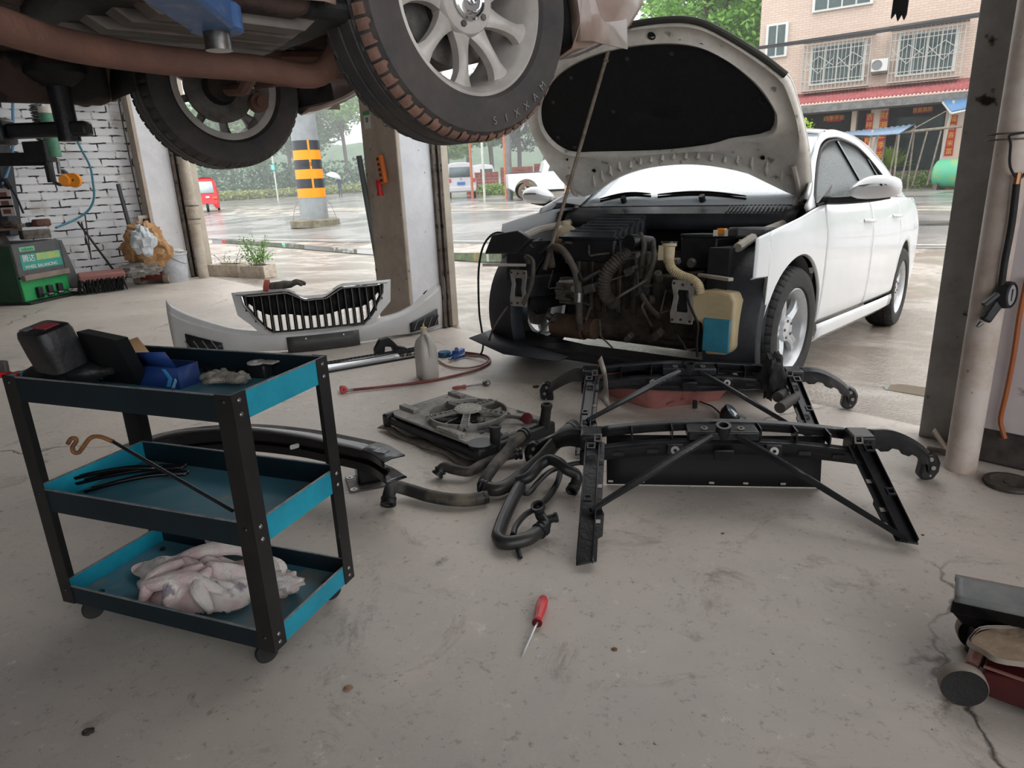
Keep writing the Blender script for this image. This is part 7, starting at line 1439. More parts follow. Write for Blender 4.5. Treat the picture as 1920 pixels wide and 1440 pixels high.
for x in (-.10, .16): mb = MB(); mb.lathe([(0, .004), (.006, .003), (.008, 0)], (x, byb(x) - .034, .095), (0, -1, 0), 12); mb.build('plate_screw', chrome, pl_)
for sg in (-1, 1):     # fog lamp openings with inner ribs
    mb = MB(); x0, x1 = sg * .66, sg * .90; rows = [[Vector((x, byb(x) - .024, z)) for z in (lerp(.03, .045, t), lerp(.10, .17, t))] for t, x in [(k / 6, lerp(x0, x1, k / 6)) for k in range(7)]]; fl_ = mb.grid(rows).build('fog_lamp_opening', black_plastic, bump_, solid=.006)
    for k in range(4): mb = MB(); t = (k + .5) / 4; x = lerp(x0, x1, t); mb.bar((x, byb(x) - .03, .045), (x + sg * .04, byb(x + sg * .04) - .03, .12), .005, .005); mb.build('opening_rib', pm('grey_rib', (130, 130, 128), .6), fl_)
mb = MB(); mb.tube([(.80, byb(.8) + .03, bzt(.8) - .01), (.83, byb(.83) + .035, bzt(.83) + .0)], .012, 8); mb.build('edge_clip', black_plastic, bump_)
# glove on the bumper
gp = WM[bump_.name] @ GP(-.19, gtop(-.19) + .02, .05); glove('work_glove', 'grimy grey work glove with a red cuff lying on top of the grille', gp, 1.25, bRz + .05, pm('grimy_grey_knit', (96, 92, 86), .95, (62, 60, 56), 30, bump=.5, bscale=200), pm('red_cuff', (168, 84, 72), .8))
# ---- lower grille insert with silver lip
lg0, lg1 = at(596, 702), at(792, 668); lt = thing('lower_grille', 'black honeycomb lower bumper insert with a silver strip on the floor', 'grille', (lg0 + lg1) / 2); d_ = (lg1 - lg0).normalized(); w2 = Vector((-d_.y, d_.x, 0)); LL = (lg1 - lg0).length
mb = MB(); rows = [[lerp(lg0, lg1, t) + w2 * (a + .03 * math.sin(t * PI)) + ZZ * z for a, z in ((0, .002), (.012, .024), (.05, .034), (.06, .028))] for t in [k / 14 for k in range(12)]]; mb.grid(rows).build('silver_strip', pm('silver_strip', (206, 208, 210), .25, metal=.4), lt, world=True, solid=.003)
mb = MB(); mb.bar(lerp(lg0, lg1, .0) - w2 * .004 + ZZ * .006, lg1 - w2 * .004 + ZZ * .006, .016, .012)
mb.build('lower_lip', black_plastic, lt, world=True)
mb = MB()
for k in range(26):
    t = k / 26; p = lerp(lg0, lg1, t) + w2 * .07 + ZZ * .006; q = lerp(lg0, lg1, t + 1 / 26) + w2 * .13 + ZZ * .03; mb.bar(p, q, .006, .012); mb.bar(Vector((q.x, q.y, p.z)) - d_ * 0 , Vector((p.x + d_.x * LL / 26, p.y + d_.y * LL / 26, q.z)), .006, .012) if k % 2 else mb.bar(p + w2 * .06, q - w2 * .06 + ZZ * 0, .006, .012)
for a in (.065, .1, .14): mb.bar(lg0 + w2 * a + ZZ * .03, lg1 + w2 * a + ZZ * .03, .007, .012)
mb.build('honeycomb_mesh', black_plastic, lt, world=True)
fb = at(742, 672); mb = MB(); mb.prism([(-.10, 0), (-.10, .05), (-.06, .11), (.0, .12), (.03, .09), (.06, .05), (.12, .03), (.12, 0), (.03, .01), (.02, .05), (-.03, .06), (-.04, .0)], fb + w2 * .1 + ZZ * .005, d_, ZZ, w2, .05); tag(mb.build('fog_lamp_bracket', black_plastic, bevel=.005), 'black arched fog lamp bracket standing behind the silver strip', 'bracket')
# ---- crash beam behind the trolley
cbm = thing('crash_beam', 'arched black steel bumper beam standing on a bolted foot behind the trolley', 'bumper beam', at(690, 915)); top_ = [at(x, y, .215) for x, y in ((240, 838), (330, 812), (450, 802), (560, 811), (640, 826), (700, 840), (735, 860))]; P_ = cat(top_, 5)
rows = []
for i, p in enumerate(P_):
    a = P_[max(0, i - 1)]; b = P_[min(len(P_) - 1, i + 1)]; t = (b - a).normalized(); s_ = Vector((-t.y, t.x, 0)); hh = .085; rows.append([p + s_ * .05 + ZZ * -.004, p + s_ * .0, p - s_ * .03 - ZZ * .006, p - s_ * .03 - ZZ * .03, p - s_ * .012 - ZZ * .036, p - s_ * .012 - ZZ * .05, p - s_ * .03 - ZZ * .056, p - s_ * .03 - ZZ * hh, p + s_ * .05 - ZZ * hh])
MB().grid(rows).build('beam', black_gloss, cbm, world=True, solid=.003, sharp=25)
rows2 = [[r[0] + ZZ * .003, r[1] + ZZ * .003, r[2] + ZZ * .003] for r in rows[-7:]]; MB().grid(rows2).build('scuffed_top_end', pm('scuffed_steel_top', (120, 122, 124), .4, (60, 60, 62), 8, metal=.3), cbm, world=True, solid=.002)
mb = MB(); c = at(735, 862, .219); c2_ = P_[-5]; mb.box(P_[-4] + ZZ * .006, (.05, .035, .001), Matrix.Rotation(-.5, 3, 'Z')); mb.build('paper_label', pm('greyed_label', (170, 172, 172), .5, (90, 90, 92), 60), cbm, world=True)
fc = at(688, 912); Rf = Matrix.Rotation(.35, 3, 'Z')
mb = MB(); mb.box(fc + Vector((-.0, .05, .075)), (.095, .10, .13), Rf); mb.build('crash_box', black_gloss, cbm, world=True, bevel=.008)
mb = MB(); mb.box(fc + Vector((.0, .04, .004)), (.165, .15, .006), Rf); ft = mb.build('foot_plate', dull_steel, cbm, world=True, bevel=.002)
for dx, dy in ((-.065, -.058), (.065, -.058), (.065, .058), (-.065, .058)): mb = MB(); mb.lathe([(.006, .007), (.014, .007), (.014, .0085), (.006, .0085)], fc + Vector((.0, .04, .0)) + Rf @ Vector((dx, dy, 0)), ZZ, 14, close=True); mb.build('bolt_hole', steel, ft, world=True)
f2 = at(252, 905); mb = MB(); mb.box(Vector((top_[0].x + .03, top_[0].y + .02, .07)), (.09, .09, .13)); mb.build('crash_box', black_gloss, cbm, world=True, bevel=.006); mb = MB(); mb.box(Vector((top_[0].x + .03, top_[0].y + .02, .004)), (.15, .14, .006)); mb.build('foot_plate', dull_steel, cbm, world=True)
mb = MB(); mb.prism(rrect(.035, .018, .006), lerp(rows[15][3], rows[15][7], .25) - Vector((0, .004, 0)), Vector((.95, .2, .15)).normalized(), ZZ, Vector((0, -1, 0)), .002); mb.build('slot', pm('bare_metal_slot', (190, 190, 186), .4), cbm, world=True)
# ---- jug, pressure gauge with hose, ratchet
jg = at(802, 708); jug = thing('jug', 'translucent white plastic jug standing on the floor in front of the bumper', 'jug', jg); jm = pm('milky_plastic', (206, 202, 196), .35, (190, 184, 176), 4, trans=.15, sss=.2)
mb = MB(); rows = []
for z, k, sx_ in ((0, .9, 1), (.01, 1, 1), (.12, 1, 1), (.19, .97, .97), (.225, .8, .8), (.25, .5, .45), (.262, .30, .3), (.285, .28, .28)):
    rows.append([jg + Matrix.Rotation(.5, 3, 'Z') @ Vector((x * k * 1.0, y * sx_ + (.0 if z < .2 else .0), z)) for x, y in rrect(.105, .145, .03, 4)])
mb.grid(rows, close_u=True); n_ = len(rows[0]); mb.f.append(tuple(range(n_))); mb.f.append(tuple(7 * n_ + i for i in range(n_))); mb.build('jug_body', jm, jug, world=True)
Rj = Matrix.Rotation(.5, 3, 'Z'); mb = MB(); mb.tube(cat([jg + Rj @ Vector(p) for p in ((0, -.01, .262), (0, -.045, .262), (0, -.068, .235), (0, -.072, .18), (0, -.066, .14))], 5), .011, 10); mb.build('jug_handle', jm, jug, world=True)
mb = MB(); mb.cyl(jg + ZZ * .285, jg + ZZ * .305, .019, n=18); mb.cyl(jg + ZZ * .305, jg + ZZ * .33, .006, .003, n=8); mb.build('cap', beige_p, jug, world=True)
gg_ = at(852, 661); pg = thing('pressure_gauge', 'blue air pressure gauge gun lying on the floor beside the red hose', 'pressure gauge', gg_); bl = pm('blue_tool_plastic', (36, 84, 158), .4)
mb = MB(); mb.lathe([(0, 0), (.042, 0), (.045, .008), (.045, .026), (.041, .032), (0, .032)], at(834, 668), ZZ, 24); mb.build('gauge_dial', pm('teal_blue_dial', (34, 84, 122), .35), pg, world=True)
mb = MB(); mb.bar(at(845, 668, .018), at(868, 656, .018), .032, .028); mb.bar(at(850, 660, .04), at(858, 660, .045), .03, .022); mb.bar(at(850, 672, .015), at(872, 666, .015), .02, .018); mb.build('valve_body', bl, pg, world=True, bevel=.005)
mb = MB(); mb.cyl(at(856, 655, .05), at(856, 655, .066), .014, n=12); mb.build('button', bl, pg, world=True); mb = MB(); mb.cyl(at(848, 670, .018), at(842, 674, .018), .006, n=8); mb.build('nozzle', steel, pg, world=True)
redh = pm('dark_red_hose', (112, 46, 46), .5, (138, 92, 84), 5, lo=.45, hi=.7); blackh = pm('black_air_line', (34, 33, 32), .5)
def floor_hose(name, label, catg, pts, r, m): mb = MB(); mb.tube(cat([at(x, y, z) for x, y, z in pts], 8), r, 8); return tag(mb.build(name, m), label, catg)
floor_hose('air_hose', 'long dark red hose running over the floor to a red coupling', 'hose', [(660, 731, .012), (720, 725, .012), (800, 715, .010), (870, 700, .010), (905, 688, .010), (919, 677, .010), (912, 668, .012), (895, 664, .012), (872, 661, .02)], .0085, redh)
floor_hose('air_hose', 'thinner brown hose curling from the jug round to the blue gauge', 'hose', [(812, 668, .02), (826, 679, .010), (845, 688, .009), (875, 690, .009), (905, 684, .010), (914, 676, .024), (903, 669, .024), (880, 668, .014), (870, 666, .012)], .006, pm('brown_hose', (150, 112, 102), .5))
mb = MB(); pts = [at(869, 664, .02), at(890, 667, .012), at(902, 663, .02)]; q = [(906, 640), (899, 590), (897, 540), (898, 500), (905, 465), (918, 444), (935, 436), (960, 443), (985, 455), (1000, 466)]
base_ = at(903, 667, 0); ce = CM @ Vector((.5, -.55, .72)); N_ = len(q)
for i, (x, y) in enumerate(q): p = onp(x, y, lerp(base_, ce, min(1, .12 + i / (N_ - 1) * .9)), (0, 1, 0)); pts.append(p)
mb.tube(cat(pts, 6), .0065, 8); tag(mb.build('air_hose', blackh), 'black air line rising in a loop from the floor into the engine bay', 'hose')
cp0 = at(645, 737); cpl = thing('air_coupling', 'red and steel air coupling at the end of the dark red hose', 'air coupling', cp0); mb = MB(); mb.cyl(cp0 + Vector((.05, .012, .014)), cp0 + Vector((.01, .0, .016)), .008, .010, 10); mb.build('stem', steel, cpl, world=True)
mb = MB(); mb.lathe([(.007, -.012), (.018, -.012), (.022, -.004), (.022, .004), (.018, .012), (.007, .012)], cp0 + Vector((.0, 0, .02)), Vector((.3, -1, .15)), 20, close=True); mb.build('red_collar', pm('red_collar', (198, 52, 66), .4), cpl, world=True); mb = MB(); mb.cyl(cp0 + Vector((-.005, .03, .018)), cp0 + Vector((-.025, .035, .018)), .018, .015, 12); mb.build('socket', dull_steel, cpl, world=True)
r0, r1 = at(848, 728, .012), at(912, 719, .014); rt = thing('ratchet_wrench', 'steel ratchet wrench with a red grip lying on the floor', 'ratchet wrench', (r0 + r1) / 2); mb = MB(); mb.tube([lerp(r0, r1, t) for t in (0, .06, .15, .26, .36, .40)], [.006, .010, .011, .009, .012, .009], 12); mb.build('grip', pm('faded_red_grip', (150, 74, 66), .5), rt, world=True)
mb = MB(); mb.cyl(lerp(r0, r1, .38), lerp(r0, r1, .9), .0055, .007, 10); mb.lathe([(0, -.008), (.02, -.008), (.023, -.004), (.023, .006), (.018, .009), (0, .009)], r1 + ZZ * .002, Vector((0, -.35, .9)), 20); hd_ = mb.build('shank_and_head', steel, rt, world=True); mb = MB(); mb.box(r1 + Vector((0, -.004, .012)), (.012, .012, .006)); mb.build('square_drive', black_plastic, rt, world=True)
# ---- radiator fan cowl
fc0 = at(868, 800, .04); fe = Vector((.68, -.73, 0)).normalized(); fy = Vector((-fe.y, fe.x, 0))
fan = thing('radiator_fan', 'dusty grey radiator and fan cowl lying flat on the floor', 'radiator fan', Vector((fc0.x, fc0.y, 0)))
fO = Vector((fc0.x, fc0.y, 0)) + fy * .02; fL, fW = .33, .215
def fp(a, b, z): return fO + fe * a + fy * b + ZZ * z
dusty = pm('dusty_grey_plastic', (104, 101, 98), .7, (158, 153, 146), 9, bump=.25, bscale=80, c3=(44, 44, 44), s3=18, t3=.62)
def fbx(mb, a0, a1, b0, b1, z0, z1): vs = [fp(a, b, z) for z in (z0, z1) for b in (b0, b1) for a in (a0, a1)]; return mb.add(vs, [(0, 2, 3, 1), (4, 5, 7, 6), (0, 1, 5, 4), (2, 6, 7, 3), (0, 4, 6, 2), (1, 3, 7, 5)])
mb = MB(); fbx(mb, -fL, fL, -fW, fW, .03, .065); mb.build('radiator_core', black_plastic, fan, world=True, bevel=.006)
mb = MB(); fbx(mb, -fL - .02, -fL + .02, -fW - .01, fW + .01, .02, .08); mb.build('end_tank', black_plastic, fan, world=True, bevel=.01); mb = MB(); fbx(mb, fL - .02, fL + .02, -fW - .01, fW + .01, .02, .08); mb.build('end_tank', black_plastic, fan, world=True, bevel=.01)
mb = MB(); rows = [[fp(lerp(-fL - .03, fL + .03, i / 12), -fW - .035 + .05 * j / 2 + .008 * math.sin(i * 1.7), .012 + .008 * math.sin(i + j)) for j in range(3)] for i in range(13)]; mb.grid(rows).build('torn_lining', pm('grey_brown_lining', (128, 118, 106), .9, (100, 92, 84), 20), fan, world=True, solid=.002)
nh = 48; co = Vector((.0, .0, 0)); Rr = .175
def sqr(a): c, s_ = math.cos(a), math.sin(a); k = min((fL - .015) / max(1e-6, abs(c)), (fW - .008) / max(1e-6, abs(s_))); return (c * k, s_ * k)
mb = MB(); mb.ring([sqr(2 * PI * k / nh) for k in range(nh)], circ(Rr, nh, .02, 0), fp(0, 0, .078), fe, fy, ZZ, .01); mb.build('cowl_plate', dusty, fan, world=True)
mb = MB(); cc_ = fp(.02, 0, 0); mb.lathe([(Rr, .07), (Rr, .115), (Rr + .008, .115), (Rr + .008, .07)], cc_, ZZ, 48, close=True); mb.build('fan_ring', dusty, fan, world=True)
mb = MB(); mb.lathe([(0, .085), (.055, .085), (.055, .105), (0, .11)], cc_, ZZ, 28); mb.build('fan_hub', black_plastic, fan, world=True)
for k in range(7):
    a = 2 * PI * k / 7; rows = []
    for i in range(6):
        r = .05 + (Rr - .055) * i / 5; aa = a + .25 * i / 5; w_ = .16 + .22 * i / 5; rows.append([cc_ + fe * (r * math.cos(aa + t * w_)) + fy * (r * math.sin(aa + t * w_)) + ZZ * (.09 + .02 * t) for t in (-.5, -.2, .2, .5)])
    MB().grid(rows).build('fan_blade', dusty, fan, world=True, solid=.003)
mb = MB(); mb.lathe([(.055, .120), (.062, .122), (.062, .13), (.0, .132)], cc_, ZZ, 28); mh = mb.build('motor_cover', pm('pale_motor_cover', (150, 146, 140), .7, (196, 190, 182), 30), fan, world=True)
mb = MB()
for k in range(24): a = 2 * PI * k / 24; mb.bar(cc_ + fe * math.cos(a) * .008 + fy * math.sin(a) * .008 + ZZ * .133, cc_ + fe * math.cos(a) * .06 + fy * math.sin(a) * .06 + ZZ * .132, .002, .003)
for r in (.02, .035, .05): mb.lathe([(r, .131), (r, .135), (r + .002, .135), (r + .002, .131)], cc_, ZZ, 28, close=True)
mb.build('cover_ribs', pm('pale_ribs', (186, 182, 174), .7), mh, world=True)
for a in (.5, 1.75, 3.0, 4.25, 5.5):
    mb = MB(); d = fe * math.cos(a) + fy * math.sin(a); s_ = ZZ.cross(d)
    for sg in (-1, 1): mb.bar(cc_ + d * .05 + s_ * sg * .013 + ZZ * .122, cc_ + d * (Rr + .02) + s_ * sg * .017 + ZZ * .108, .005, .012)
    for q in range(5): r = .07 + .025 * q; mb.bar(cc_ + d * r - s_ * .014 + ZZ * .118, cc_ + d * r + s_ * .014 + ZZ * .118, .004, .008)
    mb.build('support_arm', dusty, fan, world=True)
for a, b, l_ in ((-.27, -.12, .12), (.12, -.185, .16), (-.26, .16, .1), (.27, .14, .1), (.26, -.05, .12)):
    mb = MB(); fbx(mb, a - l_ / 2, a + l_ / 2, b - .018, b + .018, .085, .105); mb.build('cowl_clip_rail', dusty, fan, world=True, bevel=.004)
mb = MB(); mb.tube(cat([fp(.2, -.10, .1), fp(.24, -.02, .115), (fp(.22, .05, .12)), fp(.28, .1, .11), fp(.33, .13, .1)], 6), .008, 8); mb.build('fan_cable', dusty_plastic, fan, world=True)
mb = MB(); mb.cyl(fp(.33, .17, .06), fp(.34, .18, .155), .024, .022, 18); mb.lathe([(.015, 0), (.024, 0), (.026, .01), (.024, .02), (.015, .02)], fp(.34, .18, .15), ZZ, 18); mb.build('upper_pipe_stub', black_rubber, fan, world=True)
mb = MB(); mb.lathe([(0, 0), (.025, 0), (.025, .012), (.018, .014), (0, .014)], fp(.30, .10, .115), Vector((-.3, -.8, .5)), 16); mb.build('dark_red_cap', pm('dark_red_cap', (96, 36, 42), .4), fan, world=True)
mb = MB(); mb.cyl(fp(.33, -.12, .04), fp(.335, -.12, .15), .022, .022, 18); mb.lathe([(.018, 0), (.026, 0), (.026, .012), (.018, .012)], fp(.335, -.12, .142), ZZ, 18, close=True); mb.build('lower_pipe_stub', black_rubber, fan, world=True)
mb = MB(); mb.lathe([(0, .0), (.05, .0), (.055, .01), (.055, .018), (0, .02)], fp(.30, -.17, .07), ZZ, 20); mb.build('round_cap', black_plastic, fan, world=True)
# ---- rubber hoses
def rhose(label, pts, r, m=None, ends=(1.25, 1.25), n=14):
    P_ = cat([at(x, y, z) for x, y, z in pts], 7); t = thing('rubber_hose', label, 'hose', Vector((P_[0].x, P_[0].y, 0))); mb = MB(); mb.tube(P_, r, n, caps=False); m = m or hose_k; mb.build('hose', m, t, world=True, solid=-.002)
    for i, s_ in ((0, 1), (-1, -1)):
        if ends[0 if i == 0 else 1] <= 1: continue
        q = P_[i]; q2 = P_[s_ * 2 if s_ > 0 else -3]; dd = (q2 - q).normalized(); mb = MB(); e_ = ends[0 if i == 0 else 1]; rr0 = (r[0] if i == 0 else r[-1]) if isinstance(r, list) else r; mb.lathe([(rr0 * .8, -.004), (rr0 * e_, -.004), (rr0 * e_, .006), (rr0 * 1.08, .008), (rr0 * 1.08, .014), (rr0 * e_, .016), (rr0 * e_, .024), (rr0 * 1.0, .026)], q, dd, 18); mb.build('end_collar', black_plastic, t, world=True)
    return t
hose_k = pm('smooth_black_hose', (34, 35, 37), .38, (52, 50, 48), 10); hose_d = pm('dusty_brown_hose', (42, 40, 38), .6, (110, 100, 88), 6, lo=.5, hi=.72)
rhose('black rubber hose with a dusty middle lying nearest the beam foot', [(728, 945, .025), (730, 925, .05), (738, 912, .055), (765, 918, .035), (805, 930, .030), (850, 937, .028), (885, 937, .028), (912, 932, .028)], .0225, hose_d, (1.25, 1.02))
rhose('curved black rubber hose ending below the fan cowl corner', [(820, 890, .02), (832, 876, .045), (850, 880, .04), (880, 884, .035), (905, 870, .035), (935, 858, .04), (960, 852, .045), (976, 850, .045)], .019, hose_d, (1.3, 1.3))
rhose('short black hose with an open mouth leaning on the fan cowl', [(904, 912, .03), (912, 895, .05), (930, 870, .07), (950, 848, .09), (962, 832, .11), (978, 818, .13), (986, 812, .135)], .021, hose_d, (1.0, 1.3))
rhose('thick shiny black hose stretching up from the elbow to the support', [(905, 912, .035), (930, 918, .035), (955, 908, .04), (985, 885, .06), (1015, 860, .09), (1035, 838, .12), (1055, 818, .15), (1078, 800, .17)], [.024] * 20 + [.026] * 20 + [.030] * 10, hose_k, (1.2, 1.1))
rhose('arched black hose bending over the other hoses', [(960, 905, .04), (990, 895, .06), (1012, 872, .085), (1030, 862, .10), (1048, 868, .10), (1062, 880, .085), (1080, 890, .06), (1080, 905, .035), (1072, 920, .02)], .020, hose_k, (1.0, 1.15))
rhose('long black hose running down to the lower elbow', [(975, 912, .05), (962, 935, .045), (948, 965, .035), (938, 990, .03), (935, 1008, .028), (950, 1018, .028), (985, 1012, .030), (1005, 1000, .032), (1018, 990, .034)], .0215, hose_k, (1.0, 1.25))
rhose('thin black hose branching from the arched hose along the floor', [(935, 918, .03), (965, 918, .028), (990, 925, .025), (1008, 905, .035), (1030, 885, .04), (1055, 875, .045), (1085, 868, .05), (1104, 872, .05), (1112, 890, .03)], .0085, hose_k, (1, 1))
rhose('thin black hose dropping toward the lower three way fitting', [(1052, 880, .04), (1045, 905, .03), (1030, 930, .025), (1015, 945, .03)], .0105, hose_k, (1, 1))
rhose('slim curved black hose above the lower elbow', [(962, 1004, .03), (968, 985, .04), (985, 965, .055), (1008, 952, .065)], .009, hose_k, (1, 1))
fx = at(1015, 962, .04); fit = thing('hose_fitting', 'black three way hose fitting with an open ring beside the lower elbow', 'hose fitting', at(1015, 975)); mb = MB(); mb.tube(cat([at(1008, 950, .085), at(1014, 968, .06), at(1024, 982, .045), at(1016, 996, .035)], 4), .017, 14); mb.build('fitting_body', black_plastic, fit, world=True)
mb = MB(); mb.lathe([(.015, 0), (.023, 0), (.024, .01), (.018, .012), (.016, .03)], at(1008, 948, .10), Vector((.2, .3, -1)), 18, close=False); mb.build('open_ring', black_plastic, fit, world=True, solid=.002)
mb = MB(); mb.lathe([(0, 0), (.014, 0), (.014, .03), (.017, .032), (.017, .042), (0, .042)], at(1022, 975, .05), Vector((.9, -.1, .25)), 16); mb.build('side_nozzle', black_plastic, fit, world=True)
mb = MB(); mb.cyl(at(968, 1022, .02), at(976, 1046, .006), .007, .007, 10); mb.build('lower_spigot', black_plastic, fit, world=True)
# ---- two black front end carriers
sup_m = pm('front_carrier_plastic', (20, 21, 23), .34, (38, 39, 42), 7, bump=.12, bscale=70, c3=(84, 82, 78), s3=16, t3=.72); ins_m = pm('grey_metal_insert', (170, 168, 162), .4)
def carrier(label, C0, ang, panel=True, sheen=None):
    t = thing('radiator_support', label, 'radiator support', C0, (0, 0, ang)); m = sheen or sup_m; hw_ = .45
    # upper crossmember: open box section with windows; local x along, y away, z up
    z = .25
    def zb(x): return z - .035 * (abs(x) / hw_) ** 2
    mb = MB()
    for (y0, y1, za, zb_) in ((-.075, -.02, -.045, -.035),): mb.grid([[Vector((x, y, zb(x) + dz)) for y, dz in ((-.030, -.085), (-.036, -.045), (-.030, -.040), (.0, -.038))] for x in [lerp(-hw_, hw_, k / 20) for k in range(21)]])
    mb.build('front_web', m, t, solid=.004, sharp=25)
    mb = MB(); mb.grid([[Vector((x, y, zb(x) + dz)) for y, dz in ((.055, -.03), (.06, .0), (.075, .004), (.08, -.03))] for x in [lerp(-hw_ * .95, hw_ * .95, k / 20) for k in range(21)]]); mb.build('rear_web', m, t, solid=.004, sharp=25)
    for x in (-.44, -.31, -.17, .13, .25, .36): mb = MB(); mb.box((x, .03, zb(x) - .02), (.005, .07, .04)); mb.build('web_rib', m, t)
    mb = MB(); mb.prism([(-.12, -.03), (.12, -.03), (.12, .075), (.05, .085), (-.05, .085), (-.12, .075)], (0, 0, z - .04), (1, 0, 0), (0, 1, 0), (0, 0, 1), .035); mb.build('lock_platform', m, t, bevel=.006)
    mb = MB(); mb.lathe([(.013, -.06), (.024, -.06), (.026, .0), (.026, .018), (.016, .018), (.014, 0)], (0, -.015, z), (0, -.25, 1), 22, close=True); mb.build('latch_tube', m, t)
    mb = MB(); mb.prism([(-.035, 0), (.035, 0), (.03, -.045), (-.03, -.045)], (0, -.045, z - .06), (1, 0, 0), (0, -.3, .95), (0, -.95, -.3), .012); mb.build('latch_tongue', m, t, bevel=.004)
    for x in (-.062, .062): mb = MB(); mb.lathe([(.005, 0), (.012, 0), (.013, .004), (.005, .005)], (x, .0, z - .004), (0, -.2, 1), 16, close=True); mb.build('bolt_insert', ins_m if abs(x) < .05 else dull_steel, t)
    for sg in (-1, 1): mb = MB(); mb.box((sg * .165, -.045, z - .065), (.055, .012, .04)); pdx = mb.build('bolt_pad', m, t, bevel=.004); mb = MB(); mb.lathe([(.006, 0), (.014, 0), (.015, .003), (.006, .004)], (sg * .165, -.052, z - .065), (0, -1, .2), 18, close=True); mb.build('pad_insert', ins_m, pdx)
    for x in (-.36, -.24, .27, .38): mb = MB(); mb.box((x, -.036, zb(x) - .065), (.04, .006, .014)); mb.build('slot', black_rubber, t)
    # corner blocks
    for sg in (-1, 1):
        mb = MB(); mb.box((sg * (hw_ + .005), .0, .20), (.075, .10, .075)); mb.box((sg * (hw_ + .02), -.035, .155), (.05, .05, .06)); mb.build('corner_block', m, t, bevel=.008)
        for dx, dz, s_ in ((-.02, .24, .028), (.02, .232, .022)): mb = MB(); mb.ring([(-s_ / 2, -s_ / 2), (s_ / 2, -s_ / 2), (s_ / 2, s_ / 2), (-s_ / 2, s_ / 2)], [(-s_ * .3, -s_ * .3), (s_ * .3, -s_ * .3), (s_ * .3, s_ * .3), (-s_ * .3, s_ * .3)], (sg * (hw_ + dx), -.035 + dx, dz - .01), (1, 0, 0), (0, .5, .86), (0, -.86, .5), .006); mb.build('square_socket', dull_steel if dx < 0 else m, t)
        # leg, running down and forward to the floor
        T0 = Vector((sg * (hw_ - .01), -.03, .20)); T1 = Vector((sg * hw_ - .01, -.535, .012)) if sg < 0 else Vector((sg * hw_ + .035, -.36, .012)); ld = (T1 - T0).normalized(); up_ = Vector((0, .36, .93)); sd = Vector((1, 0, 0))
        L_ = (T1 - T0).length; pr = [(-.034, 0), (-.034, L_ * .99), (.026, L_ * .96), (.026, L_ * .80), (.040, L_ * .78), (.042, L_ * .62), (.034, L_ * .58), (.034, 0)]
        up2 = sd.cross(ld); up2 = up2 if up2.z > 0 else -up2
        mb = MB(); mb.prism(pr, T0, sd * (1 if sg < 0 else -1), ld, up2, .006)
        for xx in (-.034, .012): mb.prism([(0, 0), (L_ * .97, 0), (L_ * .97, .022), (0, .03)], T0 + sd * (xx if sg < 0 else -xx), ld, up2, sd * (1 if sg < 0 else -1), .005)
        lg_ = mb.build('side_leg', m, t, bevel=.002)
        for q, w_ in ((.10, .03), (.55, .026)):
            mb = MB(); s_ = w_ / 2; mb.ring([(-s_, -s_), (s_, -s_), (s_, s_), (-s_, s_)], [(-s_ * .6, -s_ * .6), (s_ * .6, -s_ * .6), (s_ * .6, s_ * .6), (-s_ * .6, s_ * .6)], T0 + ld * L_ * q + up2 * .03 + sd * (-.012 * (1 if sg < 0 else -1)), sd, ld, up2, .01); mb.build('leg_socket', m, lg_, bevel=.001)
        for q, w_ in ((.2, .016), (.40, .014), (.68, .014)): mb = MB(); mb.box(T0 + ld * L_ * q + up2 * .007 + sd * (.024 if sg < 0 else -.024), (w_, w_, .002), Matrix((sd, ld, up2)).transposed()); mb.build('leg_window', pm('pale_window_floor', (168, 160, 152), .8) if q > .3 else black_rubber, lg_)
        # diagonal strut
        D0 = Vector((sg * .045, -.045, .235)); D1 = T0 + ld * L_ * (.62 if sg < 0 else .98) + up2 * .02 + sd * (.0 if sg < 0 else -.0); mb = MB(); ps = cat([D0, lerp(D0, D1, .25) + ZZ * .004, lerp(D0, D1, .6) + ZZ * .002, D1], 5); nn = len(ps); rows = []
        for i, p in enumerate(ps): w_ = .008 + .008 * math.sin(PI * min(1, i / (nn - 1) + .1)); s2 = (D1 - D0).normalized().cross(ZZ).normalized(); rows.append([p + s2 * w_ * a + ZZ * b for a, b in ((-1, -.006), (-1, .004), (-.2, .009), (.2, .006), (.6, .010), (1, .004), (1, -.006))])
        mb.grid(rows, close_u=True); mb.f.append(tuple(range(7))); mb.f.append(tuple((nn - 1) * 7 + k for k in range(7))); mb.build('diagonal_strut', m, t)
        # swept arm reaching sideways to the floor with a perforated end
        A_ = [Vector((sg * (hw_ + .04), .01, .225)), Vector((sg * (hw_ + .12), .03, .215)), Vector((sg * (hw_ + .20), .06, .175)), Vector((sg * (hw_ + .275), .11, .115)), Vector((sg * (hw_ + .30), .13, .07))]
        if sg < 0: A_ = [Vector((-(hw_ + .04), .01, .22)), Vector((-(hw_ + .09), .06, .20)), Vector((-(hw_ + .15), .13, .15)), Vector((-(hw_ + .21), .20, .09)), Vector((-(hw_ + .24), .24, .05))]
        P2 = cat(A_, 6); rows = []
        for i, p in enumerate(P2):
            q = i / (len(P2) - 1); w_ = lerp(.05, .028, q); sc_ = .012 * (1 if (i // 3) % 2 else 0) * (0 if sg < 0 else 1); rows.append([p + Vector((0, .02, .01)), p + Vector((0, 0, .014)), p + Vector((0, -.012, 0)), p + Vector((0, -.012, -w_ - sc_))])
        MB().grid(rows).build('swept_arm', m, t, solid=.004, sharp=25)
